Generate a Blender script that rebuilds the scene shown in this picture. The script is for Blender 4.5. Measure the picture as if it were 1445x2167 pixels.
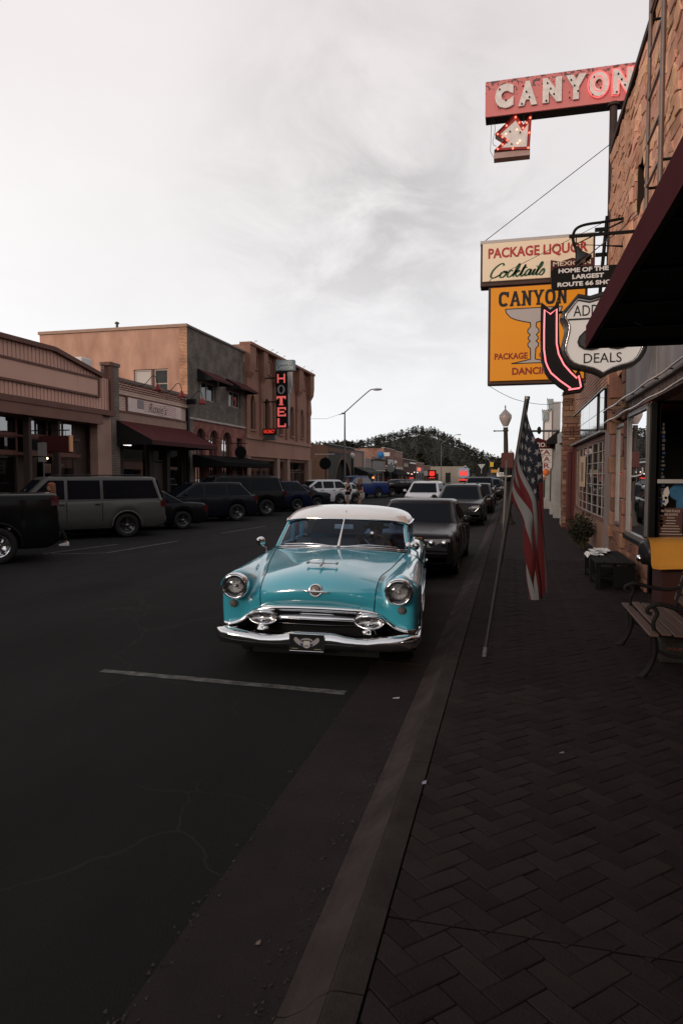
import bpy, math, random
from mathutils import Vector, Matrix
random.seed(7)
R = math.radians
SC = bpy.context.scene
COL = SC.collection
for o in list(bpy.data.objects): bpy.data.objects.remove(o)

# ------------------------------------------------------------------ camera
cam = bpy.data.cameras.new('camera')
cam.sensor_fit = 'VERTICAL'; cam.sensor_height = 36.0
cam.lens = 36.0 * 1445 / 2167
cam.clip_start = 0.05; cam.clip_end = 6000
camo = bpy.data.objects.new('camera', cam); COL.objects.link(camo)
camo.location = (0, 0, 1.97)
camo.rotation_euler = (R(90 - 3.07), 0, R(13.84))
SC.camera = camo

# ------------------------------------------------------------------ world: pale overcast evening sky
SUN_EL, SUN_AZ = 13.0, 205.0        # azimuth clockwise from +Y (down the street); behind the camera, to the west side
W = bpy.data.worlds.new('World'); SC.world = W; W.use_nodes = True
nt = W.node_tree; nt.nodes.clear()
def wn(t, **k):
    n = nt.nodes.new(t)
    for a, b in k.items(): setattr(n, a, b)
    return n
def wm(op, a, b=None, c=None, clamp=False):
    n = wn('ShaderNodeMath', operation=op); n.use_clamp = clamp
    for i, v in enumerate((a, b, c)):
        if v is None: continue
        if isinstance(v, (int, float)): n.inputs[i].default_value = v
        else: nt.links.new(v, n.inputs[i])
    return n.outputs[0]
L = nt.links.new
sky = wn('ShaderNodeTexSky', sky_type='NISHITA', sun_disc=False)
sky.sun_elevation = R(SUN_EL); sky.sun_rotation = R(SUN_AZ); sky.altitude = 2000; sky.dust_density = 3
tc = wn('ShaderNodeTexCoord'); sep = wn('ShaderNodeSeparateXYZ'); L(tc.outputs['Generated'], sep.inputs[0])
zc = wm('MAXIMUM', sep.outputs['Z'], 0.0)
den = wm('ADD', zc, 0.18)
comb = wn('ShaderNodeCombineXYZ')
L(wm('DIVIDE', sep.outputs['X'], den), comb.inputs[0]); L(wm('DIVIDE', sep.outputs['Y'], den), comb.inputs[1])
mp = wn('ShaderNodeMapping'); mp.inputs['Scale'].default_value = (1.0, 0.8, 1); mp.inputs['Location'].default_value = (3.1, 1.7, 0)
L(comb.outputs[0], mp.inputs[0])
n1 = wn('ShaderNodeTexNoise'); n1.inputs['Scale'].default_value = 1.1; n1.inputs['Detail'].default_value = 7; n1.inputs['Roughness'].default_value = .52; n1.inputs['Distortion'].default_value = .5
L(mp.outputs[0], n1.inputs['Vector'])
n2 = wn('ShaderNodeTexNoise'); n2.inputs['Scale'].default_value = 3.4; n2.inputs['Detail'].default_value = 8; n2.inputs['Roughness'].default_value = .6; n2.inputs['Distortion'].default_value = .6
L(mp.outputs[0], n2.inputs['Vector'])
# one real cloud bank low over the street, grey under-side
bank = wn('ShaderNodeVectorMath', operation='DISTANCE'); L(tc.outputs['Generated'], bank.inputs[0]); bank.inputs[1].default_value = (-0.17, 0.91, 0.37)
bankm = wm('MULTIPLY', wm('SUBTRACT', 1.0, wm('DIVIDE', bank.outputs['Value'], 0.30), clamp=True), 1.0)
cr = wn('ShaderNodeValToRGB')          # elevation -> base cloud-deck colour
e = cr.color_ramp.elements
e[0].position = 0.0; e[0].color = (.93, .93, .95, 1)
e[1].position = 1.0; e[1].color = (.58, .55, .555, 1)
for p_, c_ in ((.12, (.92, .915, .925, 1)), (.30, (.905, .875, .872, 1)), (.52, (.865, .81, .808, 1)), (.75, (.72, .68, .68, 1))):
    k = cr.color_ramp.elements.new(p_); k.color = c_
L(zc, cr.inputs[0])
# cloud modulation
big = wm('MULTIPLY', wm('SUBTRACT', n1.outputs['Fac'], .5), .17)
sml = wm('MULTIPLY', wm('SUBTRACT', n2.outputs['Fac'], .5), .07)
side = wm('MULTIPLY', sep.outputs['X'], -.20)
ridge = wm('MULTIPLY', wm('MULTIPLY', bankm, wm('SUBTRACT', wm('MULTIPLY', n2.outputs['Fac'], 4.2), 1.55, clamp=True)), -.36)
mod = wm('ADD', wm('ADD', wm('ADD', big, sml), wm('ADD', side, ridge)), 1.0)
mod = wm('MULTIPLY', mod, 10.1)
mul = wn('ShaderNodeVectorMath', operation='SCALE'); L(cr.outputs[0], mul.inputs[0]); L(mod, mul.inputs['Scale'])
mix = wn('ShaderNodeMix', data_type='RGBA'); mix.inputs[0].default_value = .93
L(sky.outputs[0], mix.inputs[6]); L(mul.outputs[0], mix.inputs[7])
bg = wn('ShaderNodeBackground'); bg.inputs['Strength'].default_value = .1
L(mix.outputs[2], bg.inputs[0])
wo = wn('ShaderNodeOutputWorld'); L(bg.outputs[0], wo.inputs[0])

# ------------------------------------------------------------------ sun: weak, warm, through cloud
sl = bpy.data.lights.new('sun', 'SUN'); sl.energy = 1.35; sl.angle = R(14); sl.color = (1.0, .80, .62)
so = bpy.data.objects.new('sun', sl); COL.objects.link(so); so.location = (0, 0, 60)
az = R(SUN_AZ)
sd = Vector((math.sin(az) * math.cos(R(SUN_EL)), math.cos(az) * math.cos(R(SUN_EL)), math.sin(R(SUN_EL))))
so.rotation_euler = sd.to_track_quat('Z', 'Y').to_euler()

SC.view_settings.view_transform = 'Standard'; SC.view_settings.look = 'None'
SC.view_settings.exposure = 0.0; SC.view_settings.gamma = 1.0; SC.view_settings.use_curve_mapping = False
SC.render.engine = 'CYCLES'
SC.cycles.max_bounces = 8; SC.cycles.transparent_max_bounces = 12; SC.cycles.sample_clamp_indirect = 6
SC.cycles.use_denoising = True
# ------------------------------------------------------------------ materials
MATS = {}
def mat(name, col, rough=.7, metal=0.0, var=.0, vscale=3.0, bump=.0, bscale=40.0, emit=None, estr=0.0, coat=0.0, spec=.22, vcol=None, stretch=(1, 1, 1), pick=0.0):
    """one principled material; var mixes towards vcol (or a darker tone) with noise, bump adds fine relief, pick varies by object"""
    if name in MATS: return MATS[name]
    m = bpy.data.materials.new(name); m.use_nodes = True
    n = m.node_tree.nodes; b = n['Principled BSDF']; lk = m.node_tree.links.new
    b.inputs['Base Color'].default_value = (*col, 1); b.inputs['Roughness'].default_value = rough
    b.inputs['Metallic'].default_value = metal; b.inputs['Specular IOR Level'].default_value = spec
    if coat: b.inputs['Coat Weight'].default_value = coat; b.inputs['Coat Roughness'].default_value = .04
    if emit: b.inputs['Emission Color'].default_value = (*emit, 1); b.inputs['Emission Strength'].default_value = estr
    out = None
    if var or bump:
        tc = n.new('ShaderNodeTexCoord'); mp = n.new('ShaderNodeMapping'); mp.inputs['Scale'].default_value = stretch
        lk(tc.outputs['Object'], mp.inputs[0])
    if var:
        t = n.new('ShaderNodeTexNoise'); t.inputs['Scale'].default_value = vscale; t.inputs['Detail'].default_value = 6; t.inputs['Roughness'].default_value = .62
        lk(mp.outputs[0], t.inputs['Vector'])
        rp = n.new('ShaderNodeMapRange'); rp.inputs[1].default_value = .35; rp.inputs[2].default_value = .68; rp.inputs[4].default_value = var
        lk(t.outputs['Fac'], rp.inputs[0])
        mx = n.new('ShaderNodeMix'); mx.data_type = 'RGBA'
        v2 = vcol or tuple(c * .45 for c in col)
        mx.inputs[6].default_value = (*col, 1); mx.inputs[7].default_value = (*v2, 1)
        lk(rp.outputs[0], mx.inputs[0]); out = mx.outputs[2]
        r2 = n.new('ShaderNodeMapRange'); r2.inputs[3].default_value = max(.02, rough - .12 * min(1, var * 2)); r2.inputs[4].default_value = min(1, rough + .12 * min(1, var * 2))
        lk(t.outputs['Fac'], r2.inputs[0]); lk(r2.outputs[0], b.inputs['Roughness'])
    if pick:
        oi = n.new('ShaderNodeObjectInfo')
        hs = n.new('ShaderNodeHueSaturation')
        r3 = n.new('ShaderNodeMapRange'); r3.inputs[3].default_value = 1 - pick; r3.inputs[4].default_value = 1 + pick
        lk(oi.outputs['Random'], r3.inputs[0]); lk(r3.outputs[0], hs.inputs['Value'])
        r4 = n.new('ShaderNodeMapRange'); r4.inputs[3].default_value = .5 - pick * .05; r4.inputs[4].default_value = .5 + pick * .05
        mm = n.new('ShaderNodeMath'); mm.operation = 'FRACT'; m2 = n.new('ShaderNodeMath'); m2.operation = 'MULTIPLY'; m2.inputs[1].default_value = 7.3
        lk(oi.outputs['Random'], m2.inputs[0]); lk(m2.outputs[0], mm.inputs[0]); lk(mm.outputs[0], r4.inputs[0]); lk(r4.outputs[0], hs.inputs['Hue'])
        if out: lk(out, hs.inputs['Color'])
        else: hs.inputs['Color'].default_value = (*col, 1)
        out = hs.outputs[0]
    if out: lk(out, b.inputs['Base Color'])
    if bump:
        t2 = n.new('ShaderNodeTexNoise'); t2.inputs['Scale'].default_value = bscale; t2.inputs['Detail'].default_value = 5; t2.inputs['Roughness'].default_value = .65
        lk(mp.outputs[0], t2.inputs['Vector'])
        bp = n.new('ShaderNodeBump'); bp.inputs['Strength'].default_value = bump; bp.inputs['Distance'].default_value = .02
        lk(t2.outputs['Fac'], bp.inputs['Height']); lk(bp.outputs[0], b.inputs['Normal'])
    MATS[name] = m
    return m

def brick_mat(name, c1, c2, mortar, bw=.22, bh=.07, axis='x', var=.35, bump=.5, msize=.012):
    """courses too small in the picture to build singly: colour + relief; axis = wall normal"""
    if name in MATS: return MATS[name]
    m = mat(name, c1, .9, spec=.15)
    n = m.node_tree.nodes; b = n['Principled BSDF']; lk = m.node_tree.links.new
    tc = n.new('ShaderNodeTexCoord'); sp = n.new('ShaderNodeSeparateXYZ'); cb = n.new('ShaderNodeCombineXYZ')
    lk(tc.outputs['Object'], sp.inputs[0])
    lk(sp.outputs['Y' if axis == 'x' else 'X'], cb.inputs[0]); lk(sp.outputs['Y' if axis == 'z' else 'Z'], cb.inputs[1])
    t = n.new('ShaderNodeTexBrick'); lk(cb.outputs[0], t.inputs['Vector'])
    t.inputs['Scale'].default_value = 1; t.inputs['Brick Width'].default_value = bw; t.inputs['Row Height'].default_value = bh
    t.inputs['Mortar Size'].default_value = msize; t.inputs['Mortar Smooth'].default_value = .3; t.inputs['Bias'].default_value = -.1
    t.inputs['Color1'].default_value = (*c1, 1); t.inputs['Color2'].default_value = (*c2, 1); t.inputs['Mortar'].default_value = (*mortar, 1)
    ns = n.new('ShaderNodeTexNoise'); ns.inputs['Scale'].default_value = 1.3; ns.inputs['Detail'].default_value = 7; lk(tc.outputs['Object'], ns.inputs['Vector'])
    mr = n.new('ShaderNodeMapRange'); mr.inputs[1].default_value = .3; mr.inputs[2].default_value = .7; mr.inputs[3].default_value = 1 - var; mr.inputs[4].default_value = 1 + var * .4
    lk(ns.outputs['Fac'], mr.inputs[0])
    sc = n.new('ShaderNodeVectorMath'); sc.operation = 'SCALE'; lk(t.outputs['Color'], sc.inputs[0]); lk(mr.outputs[0], sc.inputs['Scale'])
    lk(sc.outputs[0], b.inputs['Base Color'])
    bp = n.new('ShaderNodeBump'); bp.inputs['Strength'].default_value = bump; bp.inputs['Distance'].default_value = .012; bp.invert = True
    lk(t.outputs['Fac'], bp.inputs['Height']); lk(bp.outputs[0], b.inputs['Normal'])
    return m

def glass_mat(name, tint=(.5, .55, .6), refl=1.0, rough=.0):
    """single-sheet window glass: lets light through tinted, mirrors by angle"""
    if name in MATS: return MATS[name]
    m = bpy.data.materials.new(name); m.use_nodes = True
    n = m.node_tree.nodes; lk = m.node_tree.links.new; n.clear()
    tr = n.new('ShaderNodeBsdfTransparent'); tr.inputs[0].default_value = (*tint, 1)
    gl = n.new('ShaderNodeBsdfGlossy'); gl.inputs['Roughness'].default_value = rough; gl.inputs[0].default_value = (.95, .97, 1, 1)
    fr = n.new('ShaderNodeFresnel'); fr.inputs[0].default_value = 1.55
    mu = n.new('ShaderNodeMath'); mu.operation = 'MULTIPLY'; mu.use_clamp = True; mu.inputs[1].default_value = refl; lk(fr.outputs[0], mu.inputs[0])
    mx = n.new('ShaderNodeMixShader'); lk(mu.outputs[0], mx.inputs[0]); lk(tr.outputs[0], mx.inputs[1]); lk(gl.outputs[0], mx.inputs[2])
    o = n.new('ShaderNodeOutputMaterial'); lk(mx.outputs[0], o.inputs[0])
    MATS[name] = m
    return m
def dark_glass(name, base, refl, rough=.03):
    """tinted pane seen as dark: weak diffuse under a thin fresnel gloss"""
    m = glass_mat(name, base, refl, rough); n = m.node_tree.nodes; lk = m.node_tree.links.new
    tr = next(k for k in n if k.type == 'BSDF_TRANSPARENT'); mx = next(k for k in n if k.type == 'MIX_SHADER')
    df = n.new('ShaderNodeBsdfDiffuse'); df.inputs[0].default_value = (*base, 1); lk(df.outputs[0], mx.inputs[1]); n.remove(tr)
    return m
def lit(name, col, s): return mat(name, tuple(min(1, c) * .5 for c in col), .4, emit=col, estr=s)

# ------------------------------------------------------------------ objects
WORLD = set()          # roots whose parts are given in world coordinates
def origin(o):
    v = Vector((0, 0, 0))
    while o is not None:
        v = v + o.location; top = o; o = o.parent
    return v if top.name in WORLD else Vector((0, 0, 0))
def tag(o, label=None, cat=None, group=None, kind=None):
    if label: o['label'] = label
    if cat: o['category'] = cat
    if group: o['group'] = group
    if kind: o['kind'] = kind
    return o
def thing(name, label, cat, loc=(0, 0, 0), rz=0.0, group=None, world=True):
    o = bpy.data.objects.new(name, None); COL.objects.link(o); o.empty_display_size = .1
    o.location = loc; o.rotation_euler = (0, 0, rz)
    if world and not rz: WORLD.add(o.name)
    return tag(o, label, cat, group)
def dup(root, loc=None, rz=None, label=None, world=True):
    """copy of a thing with its parts and sub-parts"""
    def rec(o, par):
        c = o.copy(); COL.objects.link(c); c.parent = par
        for ch in list(o.children): rec(ch, c)
        return c
    c = rec(root, None)
    if loc is not None: c.location = loc
    if rz is not None: c.rotation_euler = (0, 0, rz)
    if label: c['label'] = label
    return c

TXT = {}
class MB:
    def __init__(s): s.v = []; s.f = []; s.sm = []
    def add(s, vs, fs, smooth=False):
        k = len(s.v); s.v += [tuple(a) for a in vs]
        for q in fs: s.f.append(tuple(k + i for i in q)); s.sm.append(smooth)
        return s
    def quad(s, a, b, c, d): return s.add([a, b, c, d], [(0, 1, 2, 3)])
    def poly(s, pts): return s.add(pts, [tuple(range(len(pts)))])
    def box(s, x0, x1, y0, y1, z0, z1, ch=0.0):
        if x0 > x1: x0, x1 = x1, x0
        if y0 > y1: y0, y1 = y1, y0
        if z0 > z1: z0, z1 = z1, z0
        if ch <= 0:
            return s.add([(x, y, z) for x in (x0, x1) for y in (y0, y1) for z in (z0, z1)],
                         [(0, 1, 3, 2), (4, 6, 7, 5), (0, 4, 5, 1), (2, 3, 7, 6), (0, 2, 6, 4), (1, 5, 7, 3)])
        # chamfered box: 24 verts
        vs = []; idx = {}
        for sx in (0, 1):
            for sy in (0, 1):
                for sz in (0, 1):
                    X = (x0, x1)[sx]; Y = (y0, y1)[sy]; Z = (z0, z1)[sz]
                    cx = ch if sx == 0 else -ch; cy = ch if sy == 0 else -ch; cz = ch if sz == 0 else -ch
                    for a, p in (('x', (X, Y + cy, Z + cz)), ('y', (X + cx, Y, Z + cz)), ('z', (X + cx, Y + cy, Z))):
                        idx[(sx, sy, sz, a)] = len(vs); vs.append(p)
        g = lambda *k: idx[k]
        fs = []
        for i in (0, 1):
            fs.append((g(i, 0, 0, 'x'), g(i, 1, 0, 'x'), g(i, 1, 1, 'x'), g(i, 0, 1, 'x')))
            fs.append((g(0, i, 0, 'y'), g(1, i, 0, 'y'), g(1, i, 1, 'y'), g(0, i, 1, 'y')))
            fs.append((g(0, 0, i, 'z'), g(1, 0, i, 'z'), g(1, 1, i, 'z'), g(0, 1, i, 'z')))
        for i in (0, 1):
            for j in (0, 1):
                fs.append((g(i, j, 0, 'x'), g(i, j, 1, 'x'), g(i, j, 1, 'y'), g(i, j, 0, 'y')))
                fs.append((g(i, 0, j, 'x'), g(i, 1, j, 'x'), g(i, 1, j, 'z'), g(i, 0, j, 'z')))
                fs.append((g(0, i, j, 'y'), g(1, i, j, 'y'), g(1, i, j, 'z'), g(0, i, j, 'z')))
                for k in (0, 1): fs.append((g(i, j, k, 'x'), g(i, j, k, 'y'), g(i, j, k, 'z')))
        return s.add(vs, fs)
    def beam(s, p0, p1, w, h, up=(0, 0, 1)):
        p0 = Vector(p0); p1 = Vector(p1); d = (p1 - p0).normalized(); u = Vector(up)
        a = d.cross(u)
        if a.length < 1e-4: a = d.cross(Vector((1, 0, 0)))
        a.normalize(); b = a.cross(d).normalized(); a *= w / 2; b *= h / 2
        vs = [p + sa * a + sb * b for p in (p0, p1) for sa, sb in ((-1, -1), (1, -1), (1, 1), (-1, 1))]
        return s.add(vs, [(0, 1, 2, 3), (7, 6, 5, 4), (0, 4, 5, 1), (1, 5, 6, 2), (2, 6, 7, 3), (3, 7, 4, 0)])
    def tube(s, pts, r, n=8, smooth=True, close=False):
        pts = [Vector(p) for p in pts]; m = len(pts)
        rs = r if isinstance(r, (list, tuple)) else [r] * m
        vs = []; prev = None
        for i, p in enumerate(pts):
            if close: t = pts[(i + 1) % m] - pts[i - 1]
            else: t = pts[min(i + 1, m - 1)] - pts[max(i - 1, 0)]
            t.normalize()
            if prev is None:
                a = t.orthogonal().normalized()
            else:
                a = prev - t * prev.dot(t)
                a = a.normalized() if a.length > 1e-6 else t.orthogonal().normalized()
            prev = a; b = t.cross(a)
            for k in range(n):
                th = 2 * math.pi * k / n
                vs.append(p + (a * math.cos(th) + b * math.sin(th)) * rs[i])
        fs = []
        for i in range(m if close else m - 1):
            j = (i + 1) % m
            for k in range(n):
                fs.append((i * n + k, i * n + (k + 1) % n, j * n + (k + 1) % n, j * n + k))
        s.add(vs, fs, smooth)
        if not close:
            s.add(vs[:n], [tuple(range(n))][::-1]); s.add(vs[-n:], [tuple(range(n))])
        return s
    def lathe(s, prof, c=(0, 0, 0), ax=(0, 0, 1), n=20, smooth=True):
        """prof: (radius, height along ax)"""
        ax = Vector(ax).normalized(); a = ax.orthogonal().normalized(); b = ax.cross(a); c = Vector(c)
        vs = []
        for r_, h in prof:
            for k in range(n):
                th = 2 * math.pi * k / n
                vs.append(c + ax * h + (a * math.cos(th) + b * math.sin(th)) * r_)
        fs = []
        for i in range(len(prof) - 1):
            for k in range(n):
                fs.append((i * n + k, i * n + (k + 1) % n, (i + 1) * n + (k + 1) % n, (i + 1) * n + k))
        return s.add(vs, fs, smooth)
    def ball(s, c, r, n=12, m=8, sc=(1, 1, 1)):
        prof = [(max(1e-4, r * math.sin(math.pi * i / m)), -r * math.cos(math.pi * i / m)) for i in range(m + 1)]
        k = len(s.v); s.lathe(prof, (0, 0, 0), (0, 0, 1), n)
        for i in range(k, len(s.v)):
            x, y, z = s.v[i]; s.v[i] = (c[0] + x * sc[0], c[1] + y * sc[1], c[2] + z * sc[2])
        return s
    def grid(s, rows, smooth=True, close=False):
        """rows of equal numbers of points"""
        n = len(rows[0]); vs = [p for r_ in rows for p in r_]
        fs = []
        for i in range(len(rows) - 1):
            for k in range(n if close else n - 1):
                fs.append((i * n + k, i * n + (k + 1) % n, (i + 1) * n + (k + 1) % n, (i + 1) * n + k))
        return s.add(vs, fs, smooth)
    def prism(s, pts, d):
        """extrude a planar polygon (3-D points) by vector d"""
        n = len(pts); d = Vector(d); a = [Vector(p) for p in pts]; b = [p + d for p in a]
        s.add(a + b, [tuple(range(n))[::-1], tuple(range(n, 2 * n))] + [(i, (i + 1) % n, n + (i + 1) % n, n + i) for i in range(n)])
        return s
    def text(s, txt, o, xd, yd, h=None, w=None, depth=.01, bold=0.0, shear=0.0, align='L', spacing=1.0):
        """flat lettering as real raised letters. o: lower left corner; xd,yd unit directions; h: cap height, w: total width (stretches)"""
        key = (txt, bold, shear, spacing)
        if key not in TXT:
            cu = bpy.data.curves.new('t', 'FONT'); cu.body = txt; cu.offset = bold; cu.shear = shear; cu.extrude = .02; cu.resolution_u = 3; cu.space_character = spacing
            ob = bpy.data.objects.new('t', cu); COL.objects.link(ob); dg = bpy.context.evaluated_depsgraph_get()
            me = bpy.data.meshes.new_from_object(ob.evaluated_get(dg))
            vs = [v.co.copy() for v in me.vertices]; fs = [tuple(p.vertices) for p in me.polygons]
            bpy.data.objects.remove(ob); bpy.data.meshes.remove(me)
            x0 = min(v.x for v in vs); x1 = max(v.x for v in vs); y0 = min(v.y for v in vs); y1 = max(v.y for v in vs)
            TXT[key] = (vs, fs, x0, x1, y0, y1)
        vs, fs, x0, x1, y0, y1 = TXT[key]
        sy = h / (y1 - y0) if h else None
        sx = w / (x1 - x0) if w else sy
        if sy is None: sy = sx
        o = Vector(o); xd = Vector(xd); yd = Vector(yd); nd = xd.cross(yd).normalized()
        if align == 'C': o = o - xd * (sx * (x1 - x0) / 2)
        return s.add([o + xd * ((v.x - x0) * sx) + yd * ((v.y - y0) * sy) + nd * (depth if v.z > 0 else 0.0) for v in vs], fs)
    def build(s, name, m, parent=None, label=None, smooth=None):
        me = bpy.data.meshes.new(name); off = origin(parent) if parent is not None else Vector((0, 0, 0))
        vs = s.v if off.length == 0 else [(x - off.x, y - off.y, z - off.z) for x, y, z in s.v]
        me.from_pydata(vs, [], s.f)
        sm = s.sm if smooth is None else [smooth] * len(s.f)
        me.polygons.foreach_set('use_smooth', sm)
        me.materials.append(m)
        o = bpy.data.objects.new(name, me); COL.objects.link(o)
        if parent is not None: o.parent = parent
        if label: o['label'] = label
        return o

def share(src, name, parent, loc, rz=0.0):
    """another object using the same mesh as src"""
    o = bpy.data.objects.new(name, src.data); COL.objects.link(o); o.parent = parent
    o.location = loc; o.rotation_euler = (0, 0, rz)
    return o

def catmull(P, n):
    """smooth curve through P (tuples), n samples per span"""
    out = []
    for i in range(len(P) - 1):
        p0 = P[max(i - 1, 0)]; p1 = P[i]; p2 = P[i + 1]; p3 = P[min(i + 2, len(P) - 1)]
        for k in range(n):
            t = k / n
            out.append(tuple(.5 * (2 * b + (c - a) * t + (2 * a - 5 * b + 4 * c - d) * t * t + (-a + 3 * b - 3 * c + d) * t ** 3) for a, b, c, d in zip(p0, p1, p2, p3)))
    out.append(tuple(P[-1]))
    return out
def lerp(a, b, t): return a + (b - a) * t
def interp(tab, x):
    if x <= tab[0][0]: return tab[0][1]
    for (a, va), (b, vb) in zip(tab, tab[1:]):
        if x <= b: return lerp(va, vb, (x - a) / (b - a))
    return tab[-1][1]

class Face:
    """vertical wall plane: local (s along, z up) -> world; n outward unit normal"""
    def __init__(s, o, d, n): s.o = Vector(o); s.d = Vector(d); s.n = Vector(n)
    def p(s, a, z, out=0.0): return s.o + s.d * a + Vector((0, 0, z)) + s.n * out
    def rect(s, mb, a0, a1, z0, z1, out=0.0):
        return mb.quad(s.p(a0, z0, out), s.p(a1, z0, out), s.p(a1, z1, out), s.p(a0, z1, out))
    def slab(s, mb, a0, a1, z0, z1, o0, o1):
        P = [s.p(a, z, o) for o in (o0, o1) for a, z in ((a0, z0), (a1, z0), (a1, z1), (a0, z1))]
        return mb.add(P, [(3, 2, 1, 0), (4, 5, 6, 7), (0, 1, 5, 4), (1, 2, 6, 5), (2, 3, 7, 6), (3, 0, 4, 7)])
    def wall(s, mb, a0, a1, z0, z1, holes=(), depth=.25, out=0.0):
        """wall with openings; hole = (a0,a1,z0,z1[,'arch'])"""
        As = sorted({a0, a1, *[h[0] for h in holes], *[h[1] for h in holes]}); Zs = sorted({z0, z1, *[h[2] for h in holes], *[h[3] for h in holes]})
        for i in range(len(As) - 1):
            for j in range(len(Zs) - 1):
                ca = (As[i] + As[i + 1]) / 2; cz = (Zs[j] + Zs[j + 1]) / 2
                if any(h[0] < ca < h[1] and h[2] < cz < h[3] for h in holes): continue
                s.rect(mb, As[i], As[i + 1], Zs[j], Zs[j + 1], out)
        for h in holes:
            b0, b1, c0, c1 = h[:4]
            edge = [(b0, c0), (b1, c0)]
            if len(h) > 4:
                r_ = (b1 - b0) / 2; m_ = (b0 + b1) / 2; sp = c1 - r_
                arc = [(m_ + r_ * math.cos(t * math.pi / 12), sp + r_ * math.sin(t * math.pi / 12)) for t in range(13)]
                edge += arc
                for k in range(12):   # spandrels
                    (x0, y0), (x1, y1) = arc[k], arc[k + 1]
                    mb.quad(s.p(x0, y0, out), s.p(x0, c1, out), s.p(x1, c1, out), s.p(x1, y1, out))
            else: edge += [(b1, c1), (b0, c1)]
            for (x0, y0), (x1, y1) in zip(edge, edge[1:] + edge[:1]):
                mb.quad(s.p(x0, y0, out), s.p(x1, y1, out), s.p(x1, y1, out - depth), s.p(x0, y0, out - depth))
        return mb
    def window(s, parent, a0, a1, z0, z1, fm, pm, cols=1, rows=1, out=-.18, fw=.06, arch=False, name='window'):
        """frame mesh with pane meshes as sub-parts"""
        mb = MB()
        if arch:
            r_ = (a1 - a0) / 2; m_ = (a0 + a1) / 2; sp = z1 - r_
            ring = [(a1, z0), *[(m_ + r_ * math.cos(t * math.pi / 12), sp + r_ * math.sin(t * math.pi / 12)) for t in range(13)], (a0, z0)]
            for (x0, y0), (x1, y1) in zip(ring, ring[1:] + ring[:1]): mb.beam(s.p(x0, y0, out + .03), s.p(x1, y1, out + .03), fw, fw, s.n)
        else:
            s.slab(mb, a0, a1, z0, z0 + fw, out, out + .06); s.slab(mb, a0, a1, z1 - fw, z1, out, out + .06)
            s.slab(mb, a0, a0 + fw, z0 + fw, z1 - fw, out, out + .06); s.slab(mb, a1 - fw, a1, z0 + fw, z1 - fw, out, out + .06)
        for k in range(1, cols):
            c = lerp(a0, a1, k / cols); s.slab(mb, c - fw / 2.5, c + fw / 2.5, z0 + fw, z1 - fw, out + .004, out + .056)
        for k in range(1, rows):
            c = lerp(z0, z1, k / rows); s.slab(mb, a0 + fw, a1 - fw, c - fw / 2.5, c + fw / 2.5, out + .008, out + .052)
        f = mb.build(name, fm, parent)
        if arch:
            pb = MB().poly([s.p(x, y, out + .02) for x, y in ring]); pb.build('pane', pm, f)
        else:
            for i in range(cols):
                for j in range(rows):
                    pb = MB(); t_ = random.uniform(-.004, .004)
                    x0, x1 = lerp(a0, a1, i / cols), lerp(a0, a1, (i + 1) / cols); y0, y1 = lerp(z0, z1, j / rows), lerp(z0, z1, (j + 1) / rows)
                    pb.quad(s.p(x0, y0, out + .02 + t_), s.p(x1, y0, out + .02), s.p(x1, y1, out + .02 - t_), s.p(x0, y1, out + .02)); pb.build('pane', pm, f)
        return f

# shared materials
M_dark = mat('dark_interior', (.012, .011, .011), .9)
M_chrome = mat('chrome', (.72, .73, .75), .07, 1.0, bump=.015, bscale=6)
M_steel = mat('painted_steel', (.10, .10, .105), .5, .3, var=.3)
M_iron = mat('black_iron', (.009, .0085, .0085), .6, var=.3, bump=.1, spec=.12)
M_rubber = mat('tyre_rubber', (.018, .018, .018), .8, bump=.1)
M_white = mat('white_paint', (.74, .73, .71), .5, var=.25, vcol=(.5, .47, .44))
M_black = mat('black_paint', (.007, .007, .0075), .5, spec=.12)
G_dark = mat('dark_glass', (.012, .014, .018), .03, spec=.8)
G_win = glass_mat('shop_glass', (.45, .45, .45), 1.15)
G_refl = glass_mat('mirroring_glass', (.35, .35, .36), 4.5)
G_far = mat('far_window_glass', (.02, .021, .024), .06, spec=.8)
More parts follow.
